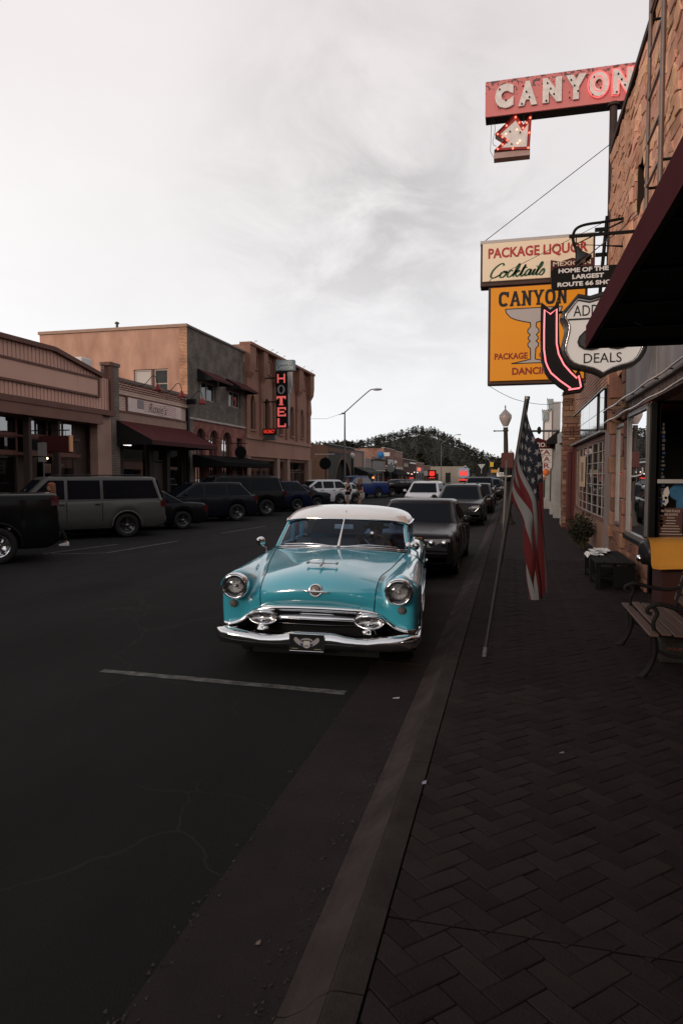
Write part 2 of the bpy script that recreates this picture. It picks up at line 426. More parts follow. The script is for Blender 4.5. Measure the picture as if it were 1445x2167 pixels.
# ------------------------------------------------------------------ ground, road, kerbs
def asphalt_mat():
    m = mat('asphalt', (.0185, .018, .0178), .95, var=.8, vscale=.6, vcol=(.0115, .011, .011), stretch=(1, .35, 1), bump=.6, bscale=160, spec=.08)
    n = m.node_tree.nodes; lk = m.node_tree.links.new; b = n['Principled BSDF']
    tc = n.new('ShaderNodeTexCoord')
    ns = n.new('ShaderNodeTexNoise'); ns.inputs['Scale'].default_value = 1.2; ns.inputs['Detail'].default_value = 5; lk(tc.outputs['Object'], ns.inputs['Vector'])
    ad = n.new('ShaderNodeMix'); ad.data_type = 'RGBA'; ad.inputs[0].default_value = .35
    lk(tc.outputs['Object'], ad.inputs[6]); lk(ns.outputs['Color'], ad.inputs[7])
    vo = n.new('ShaderNodeTexVoronoi'); vo.feature = 'DISTANCE_TO_EDGE'; vo.inputs['Scale'].default_value = .62; lk(ad.outputs[2], vo.inputs['Vector'])
    n2 = n.new('ShaderNodeTexNoise'); n2.inputs['Scale'].default_value = .35; lk(tc.outputs['Object'], n2.inputs['Vector'])
    th = n.new('ShaderNodeMapRange'); th.inputs[1].default_value = .42; th.inputs[2].default_value = .6; th.inputs[4].default_value = .006; lk(n2.outputs['Fac'], th.inputs[0])
    lt = n.new('ShaderNodeMath'); lt.operation = 'LESS_THAN'; lk(vo.outputs['Distance'], lt.inputs[0]); lk(th.outputs[0], lt.inputs[1])
    src = b.inputs['Base Color'].links[0].from_socket
    mx = n.new('ShaderNodeMix'); mx.data_type = 'RGBA'; lk(lt.outputs[0], mx.inputs[0]); lk(src, mx.inputs[6]); mx.inputs[7].default_value = (.0235, .0228, .022, 1)
    lk(mx.outputs[2], b.inputs['Base Color'])
    return m
M_asph = asphalt_mat()
M_conc = mat('old_concrete', (.045, .039, .037), .9, var=.5, vscale=1.6, vcol=(.025, .022, .021), bump=.5, bscale=120, spec=.1)
M_kerb = mat('kerb_concrete', (.064, .050, .0465), .92, var=.85, vscale=2.6, vcol=(.028, .0225, .0215), bump=.7, bscale=150, spec=.1)
M_gut = mat('gutter_concrete', (.030, .0245, .0235), .92, var=.8, vscale=1.1, vcol=(.0165, .014, .0138), bump=.5, bscale=140, spec=.08)
M_bed = mat('paver_bed', (.0105, .0085, .0085), .95, spec=.05)
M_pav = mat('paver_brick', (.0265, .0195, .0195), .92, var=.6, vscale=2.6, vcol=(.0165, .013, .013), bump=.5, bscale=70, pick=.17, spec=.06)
M_pavfar = brick_mat('paver_far', (.033, .0245, .0245), (.025, .019, .019), (.014, .011, .011), .2, .1, 'z', msize=.006)
M_line = mat('road_paint', (.135, .13, .126), .85, var=.85, vscale=9, vcol=(.022, .021, .020), spec=.1)
M_earth = mat('dry_earth', (.09, .075, .055), .95, var=.5, vscale=.02)

tag(MB().quad((-3000, -2500, -.03), (3000, -2500, -.03), (3000, 4500, -.03), (-3000, 4500, -.03)).build('ground', M_earth), kind='structure')
rb = MB()
for y0, y1 in ((-60, 0), (0, 20), (20, 60), (60, 120), (120, 250)):
    rb.quad((-15.0, y0, 0), (-1.345, y0, 0), (-1.345, y1, 0), (-15.0, y1, 0))
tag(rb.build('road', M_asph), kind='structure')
g = MB()
for k in range(-10, 42):                       # gutter pan poured in bays, thin joints
    y0 = k * 6 + 1.0
    g.box(-1.345, -.802, y0 + .006, y0 + 5.994, -.06, .004 + .0012 * (k % 3))
tag(g.build('gutter', M_gut), kind='structure')
kb = MB(); kf = MB()
for k in range(-30, 125):
    y0 = k * 2.0 + .25
    P = [(-.602, -.05), (-.602, .138), (-.59, .146), (-.57, .15), (-.474, .152), (-.474, -.05)]; Q = [(-.80, -.05), (-.80, .006), (-.76, .014), (-.70, .05), (-.64, .112), (-.604, .137), (-.604, -.05)]
    kb.prism([(x, y0 + .004, z) for x, z in P], (0, 1.992, 0)); kf.prism([(x, y0 + .004, z) for x, z in Q], (0, 1.992, 0))
kb_ = tag(kb.build('kerb', mat('kerb_top_concrete', (.046, .037, .0345), .92, var=.8, vscale=5, vcol=(.024, .0195, .0185), bump=.8, bscale=130, spec=.08)), kind='structure')
kf.build('kerb_face', M_kerb, kb_)
lk_ = MB()
for k in range(-30, 125):
    y0 = k * 2.0
    lk_.box(-15.15, -15.0, y0 + .004, y0 + 1.996, -.05, .15)
lk_.build('left_kerb', M_kerb)['kind'] = 'structure'
lw = MB()
for k in range(-20, 84):
    lw.box(-16.49, -15.155, k * 3 + .006, k * 3 + 2.994, -.05, .146)
tag(lw.build('left_sidewalk', M_conc), kind='structure')
tag(MB().box(-.468, 3.7, -60, 250, -.05, .128).build('sidewalk_bed', M_bed), kind='structure')
sw = thing('sidewalk', None, None, (0, 0, 0)); sw['kind'] = 'structure'

# herringbone clay pavers, turned 45 degrees to the street
BW = .108; GAP = .0035; ca = math.cos(R(45)); 
def clip(poly, f):
    out = []
    for a, b in zip(poly, poly[1:] + poly[:1]):
        fa, fb = f(a), f(b)
        if fa >= 0: out.append(a)
        if fa * fb < 0:
            t = fa / (fa - fb); out.append((lerp(a[0], b[0], t), lerp(a[1], b[1], t)))
    return out
cands = []
for i in range(-30, 190):
    for j in range(-120, 190):
        k = (i - j) % 4
        if k == 0: rect = (i, i + 2, j, j + 1)
        elif k == 3: rect = (i, i + 1, j, j + 2)
        else: continue
        cx = (rect[0] + rect[1]) / 2 * BW; cy = (rect[2] + rect[3]) / 2 * BW
        X = (cx - cy) * ca; Y = (cx + cy) * ca
        if not (-.62 < X < 2.2 and .6 < Y < 15.2): continue
        xm = .2 + Y * .24
        g2 = GAP / 2
        pts = [(rect[0] * BW + g2, rect[2] * BW + g2), (rect[1] * BW - g2, rect[2] * BW + g2), (rect[1] * BW - g2, rect[3] * BW - g2), (rect[0] * BW + g2, rect[3] * BW - g2)]
        pts = [((u - v) * ca, (u + v) * ca) for u, v in pts]
        pieces = [pts]; whole = all(-.466 < p[0] < 2.12 for p in pts)
        if not whole: pieces = [clip(clip(pts, lambda p: p[0] + .466), lambda p: 2.12 - p[0])]
        for yj in (2.70, 5.55, 9.6):              # movement joints sawn across the paving
            if min(p[1] for p in pts) < yj < max(p[1] for p in pts): whole = False; pieces = [q for pc in pieces for q in (clip(pc, lambda p: yj - .005 - p[1]), clip(pc, lambda p: p[1] - yj - .005)) if len(q) > 2]
        # seen by the photograph?
        d = Y * .971 - X * .239
        px = 722 + 1445 * (X * .971 + Y * .239) / d
        for pc in pieces:
            if len(pc) > 2: cands.append((0 if (px < 1460 and Y > 1.95) else 1, Y, X, pc, whole, k))
cands.sort(key=lambda c: (c[0], c[1]))
pv_rest = MB(); proto = {}; npv = 0
def paver_mesh(pts, z):
    mb = MB(); n = len(pts); cx = sum(p[0] for p in pts) / n; cy = sum(p[1] for p in pts) / n
    top = [(lerp(cx, p[0], .965), lerp(cy, p[1], .93), z) for p in pts]
    mid = [(p[0], p[1], z - .0035) for p in pts]; low = [(p[0], p[1], z - .03) for p in pts]
    return mb.add(top + mid + low, [tuple(range(n))] + [(a * n + i, (a + 1) * n + i, (a + 1) * n + (i + 1) % n, a * n + (i + 1) % n) for a in (0, 1) for i in range(n)])
for vis, Y, X, pts, whole, k in cands:
    z = .15 + random.uniform(-.003, .002)
    if vis == 0 and npv < 300:
        npv += 1
        if whole:
            cx = sum(p[0] for p in pts) / 4; cy = sum(p[1] for p in pts) / 4
            if k not in proto:
                o = paver_mesh([(p[0] - cx, p[1] - cy) for p in pts], 0).build('paver', M_pav); o.parent = sw; proto[k] = o
            else:
                o = bpy.data.objects.new('paver', proto[k].data); COL.objects.link(o); o.parent = sw
            o.location = (cx, cy, z); o.rotation_euler = (random.uniform(-.012, .012), random.uniform(-.012, .012), random.uniform(-.012, .012))
        else:
            paver_mesh(pts, z).build('paver', M_pav, sw)
    else:
        m2 = paver_mesh(pts, z); pv_rest.add(m2.v, m2.f)
tag(pv_rest.build('pavers_beyond', M_pav, sw), kind='stuff')
fm = M_pavfar
n_ = fm.node_tree.nodes
MB().box(-.46, 2.12, 15.2, 250, .10, .15).build('far_paving', M_pav, sw)
MB().box(2.12, 3.6, .0, 15.2, .10, .149).build('alcove_paving', M_pav, sw)
# left-hand painted marks and the stall line in front of the old car
def stripe(x0, y0, x1, y1, w, n=14):
    mb = MB(); d = Vector((x1 - x0, y1 - y0, 0)); L_ = d.length; d.normalize(); s = Vector((-d.y, d.x, 0)); pa = []; pb = []
    for i in range(n + 1):
        p = Vector((x0, y0, .004)) + d * (L_ * i / n)
        pa.append(p + s * (w / 2 + random.uniform(-.012, .006))); pb.append(p - s * (w / 2 + random.uniform(-.012, .006)))
    return mb.grid([pa, pb], smooth=False)
mk = []
for a in ((-3.97, 6.02, -1.42, 5.92, .115), (-11.34, 14.81, -10.86, 17.35, .10), (-9.93, 15.37, -9.65, 18.67, .10), (-11.08, 14.77, -9.93, 15.37, .10),
          (-9.5, 21.5, -9.2, 25.0, .1), (-9.4, 29, -9.1, 33, .1), (-5.3, 38, -5.3, 40.5, .12), (-5.3, 46, -5.3, 48.5, .12), (-5.3, 54, -5.3, 56.5, .12), (-14.2, 10.2, -9.8, 10.9, .1)):
    o = stripe(*a).build('road_marking', M_line); tag(o, kind='structure')
gr = MB(); rg = random.Random(21)
for i in range(900):                      # grit and leaf crumbs washed into the gutter
    y = 1.8 + 14 * rg.random() ** 1.6; x = -.80 - abs(rg.gauss(0, .10)) if i % 3 else -1.34 + rg.gauss(0, .03); s = rg.uniform(.004, .013); a = rg.random() * 6
    gr.add([(x + s * math.cos(a + q * 2.09), y + s * math.sin(a + q * 2.09), .008 + (.006 if q == 0 else 0)) for q in range(3)], [(0, 1, 2)])
tag(gr.build('gutter_grit', mat('grit', (.045, .038, .034), .9, var=.9, vscale=30, vcol=(.012, .011, .01))), 'fine grit and crumbs lying along the gutter', 'grit', kind='stuff')
# litter on the gutter and joint
for x, y, sx, sy, c in ((-.95, 5.86, .06, .02, (.35, .34, .32)), (-.47, 3.95, .025, .035, (.22, .22, .27)), (-1.0, 2.6, .02, .02, (.12, .09, .08)), (.35, 4.6, .03, .012, (.15, .14, .13))):
    z = .153 if x > -.5 else .009
    o = MB().add([(x - sx / 2, y - sy / 2, z), (x + sx / 2, y - sy / 2, z + .004), (x + sx / 2, y + sy / 2, z + .012), (x - sx / 2, y + sy / 2, z)], [(0, 1, 2, 3)]).build('paper_scrap', mat('scrap%.2f' % c[0], c, .8))
    tag(o, 'tiny torn paper scrap on the ' + {-.95: 'gutter in front of the turquoise car', -.47: 'joint between kerb and brick paving', -1.0: 'gutter beside the kerb, darkest of the scraps', .35: 'brick paving near the kerb'}[x], 'litter', 'scraps of litter on the ground')

# ------------------------------------------------------------------ wooded hill at the end of the street
RID = [(-400, 26), (-200, 19), (-130, 17), (-93, 18.5), (-80, 21.5), (-65, 24), (-56, 25.5), (-45, 24.8), (-33, 20), (-22, 14), (-13.6, 10), (-5, 6.5), (4, 5), (20, 3), (60, 6), (150, 18), (400, 30)]
def hz(x, y):
    t = min(1, max(0, (y - 250) / 165)); t = t * t * (3 - 2 * t)
    return interp(RID, x * 420 / max(y, 300)) * t + .8 * math.sin(x * .11 + y * .05) * t - .02 + max(0, y - 430) * .02 * 0
rows = []
for i in range(40):
    y = 245 + i * 11
    rows.append([(x, y, hz(x, y) - (max(0, y - 440) * .12)) for x in range(-420, 421, 12)])
M_hill = mat('hill_soil', (.024, .022, .017), .95, var=.6, vscale=.06)
tag(MB().grid(rows).build('hill', M_hill), kind='structure')
M_leaf = mat('pine_foliage', (.019, .020, .014), .9, var=.7, vscale=.12, vcol=(.028, .027, .019), spec=.08)
M_leaf2 = mat('pine_needles', (.015, .018, .012), .9, var=.9, vscale=.9, vcol=(.03, .03, .02), spec=.08)
M_bark = mat('pine_bark', (.05, .035, .025), .9)
def crown(mb, x, y, z, h, w, n, conic=.6, rnd=random):
    """loose leafy sprays spread through an uneven crown"""
    ph = rnd.random() * 6.3
    for i in range(n):
        t = rnd.random() ** .8
        zz = z + h * (.14 + .86 * t)
        env = w * ((1 - t) ** conic * .85 + .15) * (1 if t > .12 else .6)
        a = rnd.random() * 6.283
        env *= .72 + .4 * math.sin(3 * a + ph + 5 * t)
        r_ = env * math.sqrt(rnd.random())
        cx, cy = x + r_ * math.cos(a), y + r_ * math.sin(a)
        s = (.10 + .11 * rnd.random()) * w * 1.1
        u = Vector((rnd.uniform(-1, 1), rnd.uniform(-1, 1), rnd.uniform(-.3, .7))).normalized() * s
        v = u.orthogonal().normalized() * s * rnd.uniform(.45, .9)
        c = Vector((cx, cy, zz)); 
        mb.add([c - u - v * .6, c + u * .2 - v, c + u, c + u * .1 + v * .9, c - u * .8 + v * .5], [(0, 1, 2, 3, 4)])
fr = MB(); rs = random.Random(3)
for i in range(2300):
    y = 258 + 185 * rs.random() ** .75; x = rs.uniform(-132, 40) * y / 420
    if -14.5 < x < 4 and y < 300: continue
    h = rs.uniform(3.2, 6.0); crown(fr, x, y, hz(x, y) - .3, h, h * rs.uniform(.30, .46), 26, rs.choice((.4, .6, .8)), rs)
tag(fr.build('hillside_woods', M_leaf), 'dark pine woods covering the hill at the end of the street', 'woods', kind='stuff')
# ridge pines one can tell apart against the sky
RP = [(-58.5, 5.4), (-56.6, 4.6), (-55.2, 6.0), (-52.0, 5.6), (-49.6, 5.2), (-47.4, 6.4), (-45.6, 5.4), (-43.0, 6.2), (-40.4, 5.0), (-37.2, 5.8), (-34.0, 5.2), (-30.5, 6.0), (-27.0, 5.0), (-23.5, 5.4), (-19.8, 4.8), (-16.0, 5.2), (-11.6, 4.6), (-7.5, 4.8), (-63, 4.6), (-68, 4.4), (-74, 4.6), (-82, 4.4)]
for k, (x, h) in enumerate(RP):
    y = 421; z = hz(x, y)
    t = thing('pine_tree', 'slim pine standing out on the wooded ridge line against the pale sky', 'tree', (x, y, z - .3), group='pines along the ridge of the hill')
    mb = MB(); crown(mb, x, y, z + h * .12, h * 1.0, h * rs.uniform(.24, .36), 70, rs.choice((.5, .8, .9)), rs); mb.build('crown', M_leaf, t)
    MB().tube([(x, y, z - .5), (x + .1, y, z + h * .6), (x, y, z + h)], [.16, .1, .03], 6).build('trunk', M_bark, t)
# street trees before the hill
for k, (x, y, h, w, lab) in enumerate(((-24, 190, 8, 3.2, 'dark bushy tree behind the low beige building'), (-19, 205, 7, 3.4, 'dark round tree beyond the roadside signs'), (-9.5, 236, 7.5, 3.6, 'dark tree closing the far end of the street'), (-3, 215, 7.0, 3.2, 'dark tree beside the far kerb by the lamp post'), (3.5, 180, 7.5, 3.5, 'tree above the far sidewalk behind the ornamental lamp'), (7, 140, 7, 3, 'tree rising behind the far shops by the flag'), (-30, 170, 9, 4.5, 'large dark tree behind the brick shop rooftops'), (-36, 150, 9.5, 4.5, 'broad dark tree left of the brick shop rooftops'))):
    t = thing('street_tree', lab, 'tree', (x, y, 0))
    mb = MB(); crown(mb, x, y, 1.0, h - 1.0, w, 520, .45, rs); mb.build('crown', M_leaf2, t)
    tb = MB().tube([(x, y, -.1), (x + .15, y, h * .35), (x, y + .1, h * .8)], [.28, .18, .05], 8)
    for a in range(4): tb.tube([(x, y, h * (.3 + .1 * a)), (x + math.cos(a * 1.7) * w * .6, y + math.sin(a * 1.7) * w * .6, h * (.5 + .1 * a))], [.09, .03], 6)
    tb.build('trunk', M_bark, t)
# ------------------------------------------------------------------ west side of the street
XF = -16.5
LF = Face((XF, 0, 0), (0, 1, 0), (1, 0, 0))
M_tan = mat('tan_metal_panel', (.56, .335, .265), .75, var=.3, vscale=.7, vcol=(.44, .26, .205))
M_rib = mat('ribbed_siding', (.56, .33, .265), .7, var=.25, vscale=.5)
M_brown = mat('brown_trim', (.14, .062, .048), .65, var=.35, vscale=3)
M_brown2 = mat('brown_fascia', (.18, .085, .066), .65, var=.35, vscale=1.2)
M_pierw = mat('painted_pier', (.38, .235, .195), .85, var=.3, vscale=1.5, bump=.3, bscale=30)
M_gbrick = brick_mat('grey_brick', (.26, .205, .175), (.20, .16, .14), (.085, .068, .06), .22, .075)
M_gbrickd = brick_mat('dark_grey_brick', (.215, .18, .155), (.165, .14, .122), (.085, .072, .064), .22, .075, var=.45)
M_cbrick = brick_mat('cream_brick', (.62, .45, .36), (.57, .41, .33), (.34, .23, .19), .30, .10, var=.18)
M_rbrick = brick_mat('red_cream_brick', (.56, .37, .29), (.50, .32, .25), (.13, .045, .04), .30, .10, msize=.028)
M_obrick = brick_mat('orange_brick', (.68, .385, .245), (.58, .31, .19), (.24, .125, .085), .21, .075, 'y', var=.5)
M_pinkb = brick_mat('red_arcade_brick', (.33, .125, .105), (.27, .10, .086), (.15, .085, .072), .22, .075)
M_stucco = mat('peach_stucco', (.56, .325, .24), .9, var=.9, vscale=1.1, vcol=(.36, .195, .14), bump=.4, bscale=9, stretch=(1, 1, .45))
M_mar = mat('maroon_canvas', (.062, .0045, .0055), .85, var=.3, vscale=1.5)
M_mard = mat('maroon_canvas_edge', (.05, .010, .012), .85, var=.25, vscale=2)
M_hotel = mat('hotel_stucco', (.30, .165, .122), .9, var=.45, vscale=.6, vcol=(.21, .112, .084), bump=.3, bscale=10, stretch=(1, 1, .35))
M_hotelp = mat('hotel_pilaster', (.27, .138, .10), .9, var=.4, vscale=.8, bump=.3, bscale=10)
M_frame = mat('window_frame', (.06, .04, .034), .6)
M_framel = mat('pale_window_frame', (.42, .36, .32), .6)
M_blind = mat('pale_blind', (.50, .45, .42), .8)
M_coping = mat('grey_coping', (.16, .12, .11), .8, var=.3)
warm = lit('warm_bulb', (1, .72, .42), 9.0); cool = lit('white_bulb', (1, .9, .85), 9.0); redneon = lit('red_neon', (1, .05, .03), .85); pinkneon = lit('pink_neon', (1, .17, .19), 1.9)

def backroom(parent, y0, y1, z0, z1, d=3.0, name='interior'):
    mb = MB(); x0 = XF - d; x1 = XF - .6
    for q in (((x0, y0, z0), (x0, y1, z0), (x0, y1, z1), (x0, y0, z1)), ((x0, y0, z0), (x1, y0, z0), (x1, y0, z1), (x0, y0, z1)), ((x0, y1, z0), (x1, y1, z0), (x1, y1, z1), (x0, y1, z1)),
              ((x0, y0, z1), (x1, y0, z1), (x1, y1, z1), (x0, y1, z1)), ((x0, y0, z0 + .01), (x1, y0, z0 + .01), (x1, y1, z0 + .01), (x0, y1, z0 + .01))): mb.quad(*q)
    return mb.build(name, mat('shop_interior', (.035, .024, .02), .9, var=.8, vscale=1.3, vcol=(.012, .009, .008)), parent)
def shell(parent, y0, y1, ztop, depth=14, m=None, name='body', xf=XF, z0=0.0, roofz=None):
    """sides, rear and roof behind a street front"""
    mb = MB(); xb = xf - depth; rz_ = roofz if roofz else ztop - .35
    mb.quad((xf, y0, z0), (xb, y0, z0), (xb, y0, ztop), (xf, y0, ztop)); mb.quad((xf, y1, z0), (xb, y1, z0), (xb, y1, ztop), (xf, y1, ztop)); mb.quad((xb, y0, z0), (xb, y1, z0), (xb, y1, ztop), (xb, y0, ztop))
    o = mb.build(name, m, parent)
    MB().quad((xf - .01, y0 + .01, rz_), (xb + .01, y0 + .01, rz_), (xb + .01, y1 - .01, rz_), (xf - .01, y1 - .01, rz_)).build('roof', mat('flat_roof', (.12, .11, .10), .9), parent)
    return o

# ---- A: long shop with ribbed gable front
A = thing('ribbed_front_shop', 'long single-storey shop with tan ribbed gable front and tall dark windows', 'shop', (XF, 19.5, 0))
YA0, YA1 = 8.0, 25.95
top = [(8.0, 5.5), (12.5, 6.05), (17.0, 6.55), (22.1, 6.6), (25.15, 6.05), (25.2, 6.5)]
mb = MB()
yy = 8.0
while yy < 25.70:                                   # ribbed steel sheet: raised ribs 0.2 m apart
    z1 = interp(top[:5], yy + .1) - .06
    LF.slab(mb, yy, yy + .13, 4.66, z1, .10, .13); LF.slab(mb, yy + .13, yy + .2, 4.66, z1, .10, .105); yy += .2
o = mb.build('ribbed_siding', M_rib, A); o['kind'] = 'stuff'
mb = MB()
for (a, za), (b, zb) in zip(top[:4], top[1:5]): mb.beam((XF + .12, a, za), (XF + .12, b, zb), .34, .16)
mb.beam((XF + .1, 25.78, 4.55), (XF + .1, 25.78, 6.72), .3, .2, (0, 1, 0)); mb.box(XF - .1, XF + .28, 25.55, 25.93, 6.55, 6.66)
mb.build('gable_trim', M_brown, A)
mb = MB(); LF.slab(mb, 8, 25.9, 4.45, 4.66, .0, .34); mb.build('lower_trim', M_brown, A)
mb = MB(); LF.slab(mb, 8, 24.95, 4.16, 4.45, -.6, .30); LF.slab(mb, 8, 24.95, 4.05, 4.16, -.6, .34); mb.build('fascia', M_brown2, A)
mb = MB(); LF.slab(mb, 12, 19.0, 5.22, 5.86, .13, .18); LF.slab(mb, 19.01, 23.5, 5.22, 5.86, .13, .18); LF.slab(mb, 23.51, 24.85, 5.22, 5.86, .13, .18); bd = mb.build('sign_band', M_tan, A)
mb = MB(); LF.slab(mb, 12, 24.97, 5.14, 5.22, .13, .22); LF.slab(mb, 12, 24.97, 5.86, 5.94, .13, .22); LF.slab(mb, 24.85, 24.97, 5.22, 5.86, .13, .22); mb.build('frame', M_brown, bd)
mb = MB(); LF.slab(mb, 24.95, 25.95, 0, 4.45, -.3, .06); mb.build('pier', M_pierw, A)
mb = MB().box(XF - .15, XF + .02, 24.55, 25.35, 6.6, 6.61); mb = MB().box(XF - .9, XF - .3, 24.5, 25.2, 5.9, 6.75, .03); mb.build('roof_vent', mat('vent_white', (.6, .58, .56), .6), A)
mb = MB()
LF.slab(mb, 8, 24.95, 0, .75, -.3, -.02); mb.build('bulkhead', M_brown2, A)
for (a, b, c) in ((8.2, 13.4, 3), (13.6, 17.2, 2), (17.4, 20.75, 2), (21.1, 22.4, 2), (22.62, 23.98, 2)):
    for z0, z1 in ((.78, 2.68), (2.80, 3.34), (3.42, 4.05)):
        if a == 21.1 and z0 < 1: continue
        f = LF.window(A, a, b, z0, z1, M_brown if z0 > 1 else M_frame, G_refl if z0 > 3 else G_win, c if z0 > 3 else max(1, c - 1), 1, -.42, .055)
mb = MB()
for y in (20.9, 22.5, 17.3, 13.5): mb = MB().box(XF - .22, XF + .06, y - .07, y + .07, .15, 3.9, .02); mb.box(XF - .24, XF + .09, y - .12, y + .12, 3.9, 4.05, .02); mb.build('cast_column', M_frame, A)
mb = MB()
mb = MB(); LF.slab(mb, 8, 24.3, 2.68, 2.80, -.44, -.30); mb.build('transom_bar', M_brown, A); mb = MB(); LF.slab(mb, 8, 24.3, 3.34, 3.42, -.44, -.31); mb.build('transom_bar', M_brown, A); mb = MB(); LF.slab(mb, 24.0, 24.95, .75, 4.05, -.7, -.5); mb.build('dark_recess', M_frame, A)
dr = MB(); LF.slab(dr, 21.15, 22.35, .1, 2.66, -.9, -.84); d_ = dr.build('door', M_frame, A); MB().box(XF - .83, XF - .78, 22.15, 22.2, 1.0, 1.3).build('handle', M_chrome, d_)
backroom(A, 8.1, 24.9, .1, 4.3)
shell(A, YA0, 25.9, 5.2, 14, M_pierw)
mb = MB()
for x, y, z, m_ in ((-17.4, 19.95, 2.62, warm), (-17.2, 22.72, 2.62, warm), (-17.1, 23.35, 2.66, cool), (-17.5, 23.95, 2.1, warm)):
    MB().ball((x, y, z), .055 if m_ is warm else .07, 10, 6, (1, 1.6, .7)).build('ceiling_bulb', m_, A)
w_ = MB(); LF.slab(w_, 18.2, 20.55, 2.02, 2.5, -.75, -.72); ws = w_.build('window_sign', mat('faded_board', (.17, .12, .105), .8, var=.4), A)
MB().text('VINTAGE', LF.p(18.35, 2.12, -.715), (0, 1, 0), (0, 0, 1), h=.28, w=2.05, bold=.012).build('lettering', mat('dark_print', (.03, .02, .02), .8), ws)
w_ = MB(); LF.slab(w_, 22.7, 23.9, 2.05, 2.42, -.8, -.77); w_.build('window_sign', mat('faded_board', (.17, .12, .105), .8), A)
# hanging dark red board, end-on to the street
t = thing('hanging_board', 'dark red board sign hanging out over the sidewalk from the ribbed shop', 'sign', (-15.6, 21.0, 3.0))
MB().box(-16.15, -14.92, 20.94, 21.06, 2.78, 3.36, .01).build('board', mat('dark_red_board', (.06, .011, .011), .7, var=.4), t)
MB().box(-14.92, -14.87, 20.92, 21.08, 2.80, 3.37).build('lit_edge', mat('edge_light_orange', (.60, .30, .15), .4), t)  # orange colour stands in for light on the board's edge
MB().tube([(-16.5, 21, 3.55), (-14.95, 21, 3.55)], .02, 6).tube([(-15.9, 21, 3.55), (-15.9, 21, 3.36)], .008, 5).tube([(-15.1, 21, 3.55), (-15.1, 21, 3.36)], .008, 5).build('bracket', M_iron, t)

# ---- B: cream brick shop with the Roxie's board
B = thing('cream_brick_shop', 'small cream brick shop with painted name board under gooseneck lamps', 'shop', (XF, 29.5, 0))
mb = MB(); LF.slab(mb, 25.96, 26.6, 0, 6.62, -.4, .06); mb.build('brick_pier', M_gbrick, B)
mb = MB(); LF.slab(mb, 25.9, 26.66, 6.62, 6.76, -.42, .1); mb.build('pier_cap', M_coping, B)
mb = MB(); LF.wall(mb, 26.6, 33.18, 4.3, 6.02); mb.build('wall', M_cbrick, B); mb = MB(); LF.wall(mb, 26.6, 33.18, 0, 4.3, ((26.95, 29.2, .55, 3.6), (29.6, 30.9, .1, 3.6), (31.2, 32.85, .55, 3.6)), .3); mb.build('storefront_wall', mat('dark_shopfront', (.035, .024, .022), .7, var=.3), B)  # cream brick above, darker wall below the awning line
mb = MB(); LF.slab(mb, 26.6, 33.1, 5.72, 6.06, .0, .03); mb.build('brick_band', M_rbrick, B)
mb = MB(); LF.slab(mb, 26.6, 33.15, 6.06, 6.2, -.3, .08); mb.build('coping', M_coping, B)
mb = MB(); LF.slab(mb, 26.6, 33.0, 5.44, 5.50, .0, .07); LF.slab(mb, 26.6, 33.0, 4.72, 4.79, .0, .09); LF.slab(mb, 27.2, 27.28, 4.79, 5.44, .0, .06); mb.build('moulding', M_brown, B)
mb = MB(); LF.slab(mb, 26.62, 33.0, 4.30, 4.72, .0, .05); mb.build('lower_band', mat('tan_band', (.30, .19, .155), .8, var=.3), B)
nb = MB(); LF.slab(nb, 27.3, 32.3, 4.82, 5.42, .02, .07); nb = nb.build('name_board', mat('name_board_white', (.68, .54, .50), .7, var=.2), B)
mb = MB(); LF.slab(mb, 28.05, 28.62, 5.0, 5.40, .07, .075); mb.build('flag_canton', mat('faded_blue_print', (.26, .22, .235), .8), nb)
for k in range(5):                                  # faded waving stripes
    pa = []; pb = []
    for i in range(25):
        y = lerp(28.62, 31.75, i / 24); z = 5.34 - k * .105 + .035 * math.sin(i * .42) - .02 * i / 24
        pa.append(LF.p(y, z + .024, .0735)); pb.append(LF.p(y, z - .024, .0735))
    MB().grid([pa, pb], smooth=False).build('stripe', mat('faded_red_print', (.50, .31, .28), .8), nb)
MB().text("Roxie's", LF.p(29.05, 4.93, .078), (0, 1, 0), (0, 0, 1), h=.42, w=1.75, depth=.004, shear=.35, bold=-.008).build('lettering', mat('grey_green_print', (.10, .10, .095), .8), nb)
mb = MB().box(XF + .0, XF + .14, 32.95, 33.15, .2, 5.5); mb.build('downpipe', M_black, B)
mb = MB(); LF.slab(mb, 33.0, 33.25, 5.7, 5.95, -.1, .5); mb.build('floodlight', M_iron, B)
LF.window(B, 26.95, 29.2, .55, 3.6, M_frame, G_win, 1, 1, -.2, .07); LF.window(B, 31.2, 32.85, .55, 3.6, M_frame, G_win, 1, 1, -.2, .07)
dr = MB(); LF.slab(dr, 29.62, 30.88, .1, 2.6, -.28, -.22); d_ = dr.build('door', M_frame, B); MB().box(XF - .21, XF - .16, 30.6, 30.64, 1.0, 1.3).build('handle', M_chrome, d_)
LF.window(B, 29.62, 30.88, 2.66, 3.58, M_frame, G_win, 1, 1, -.25, .05)
backroom(B, 26.7, 33.1, .1, 3.9, 2.6)
shell(B, 26.0, 33.18, 5.6, 14, M_gbrick)
for y, z in ((31.9, 2.9), (31.35, 2.55), (31.2, 2.42)): MB().ball((-17.1, y, z), .04, 8, 6).build('bulb', warm if z > 2.8 else cool, B)
mb = MB()
for k in range(3): LF.slab(mb, 26.98 + k * .72, 27.6 + k * .72, 3.36, 3.46, -.9, -.85)
mb.build('ceiling_tube', lit('tube_light', (1, .93, .88), 4.0), B)
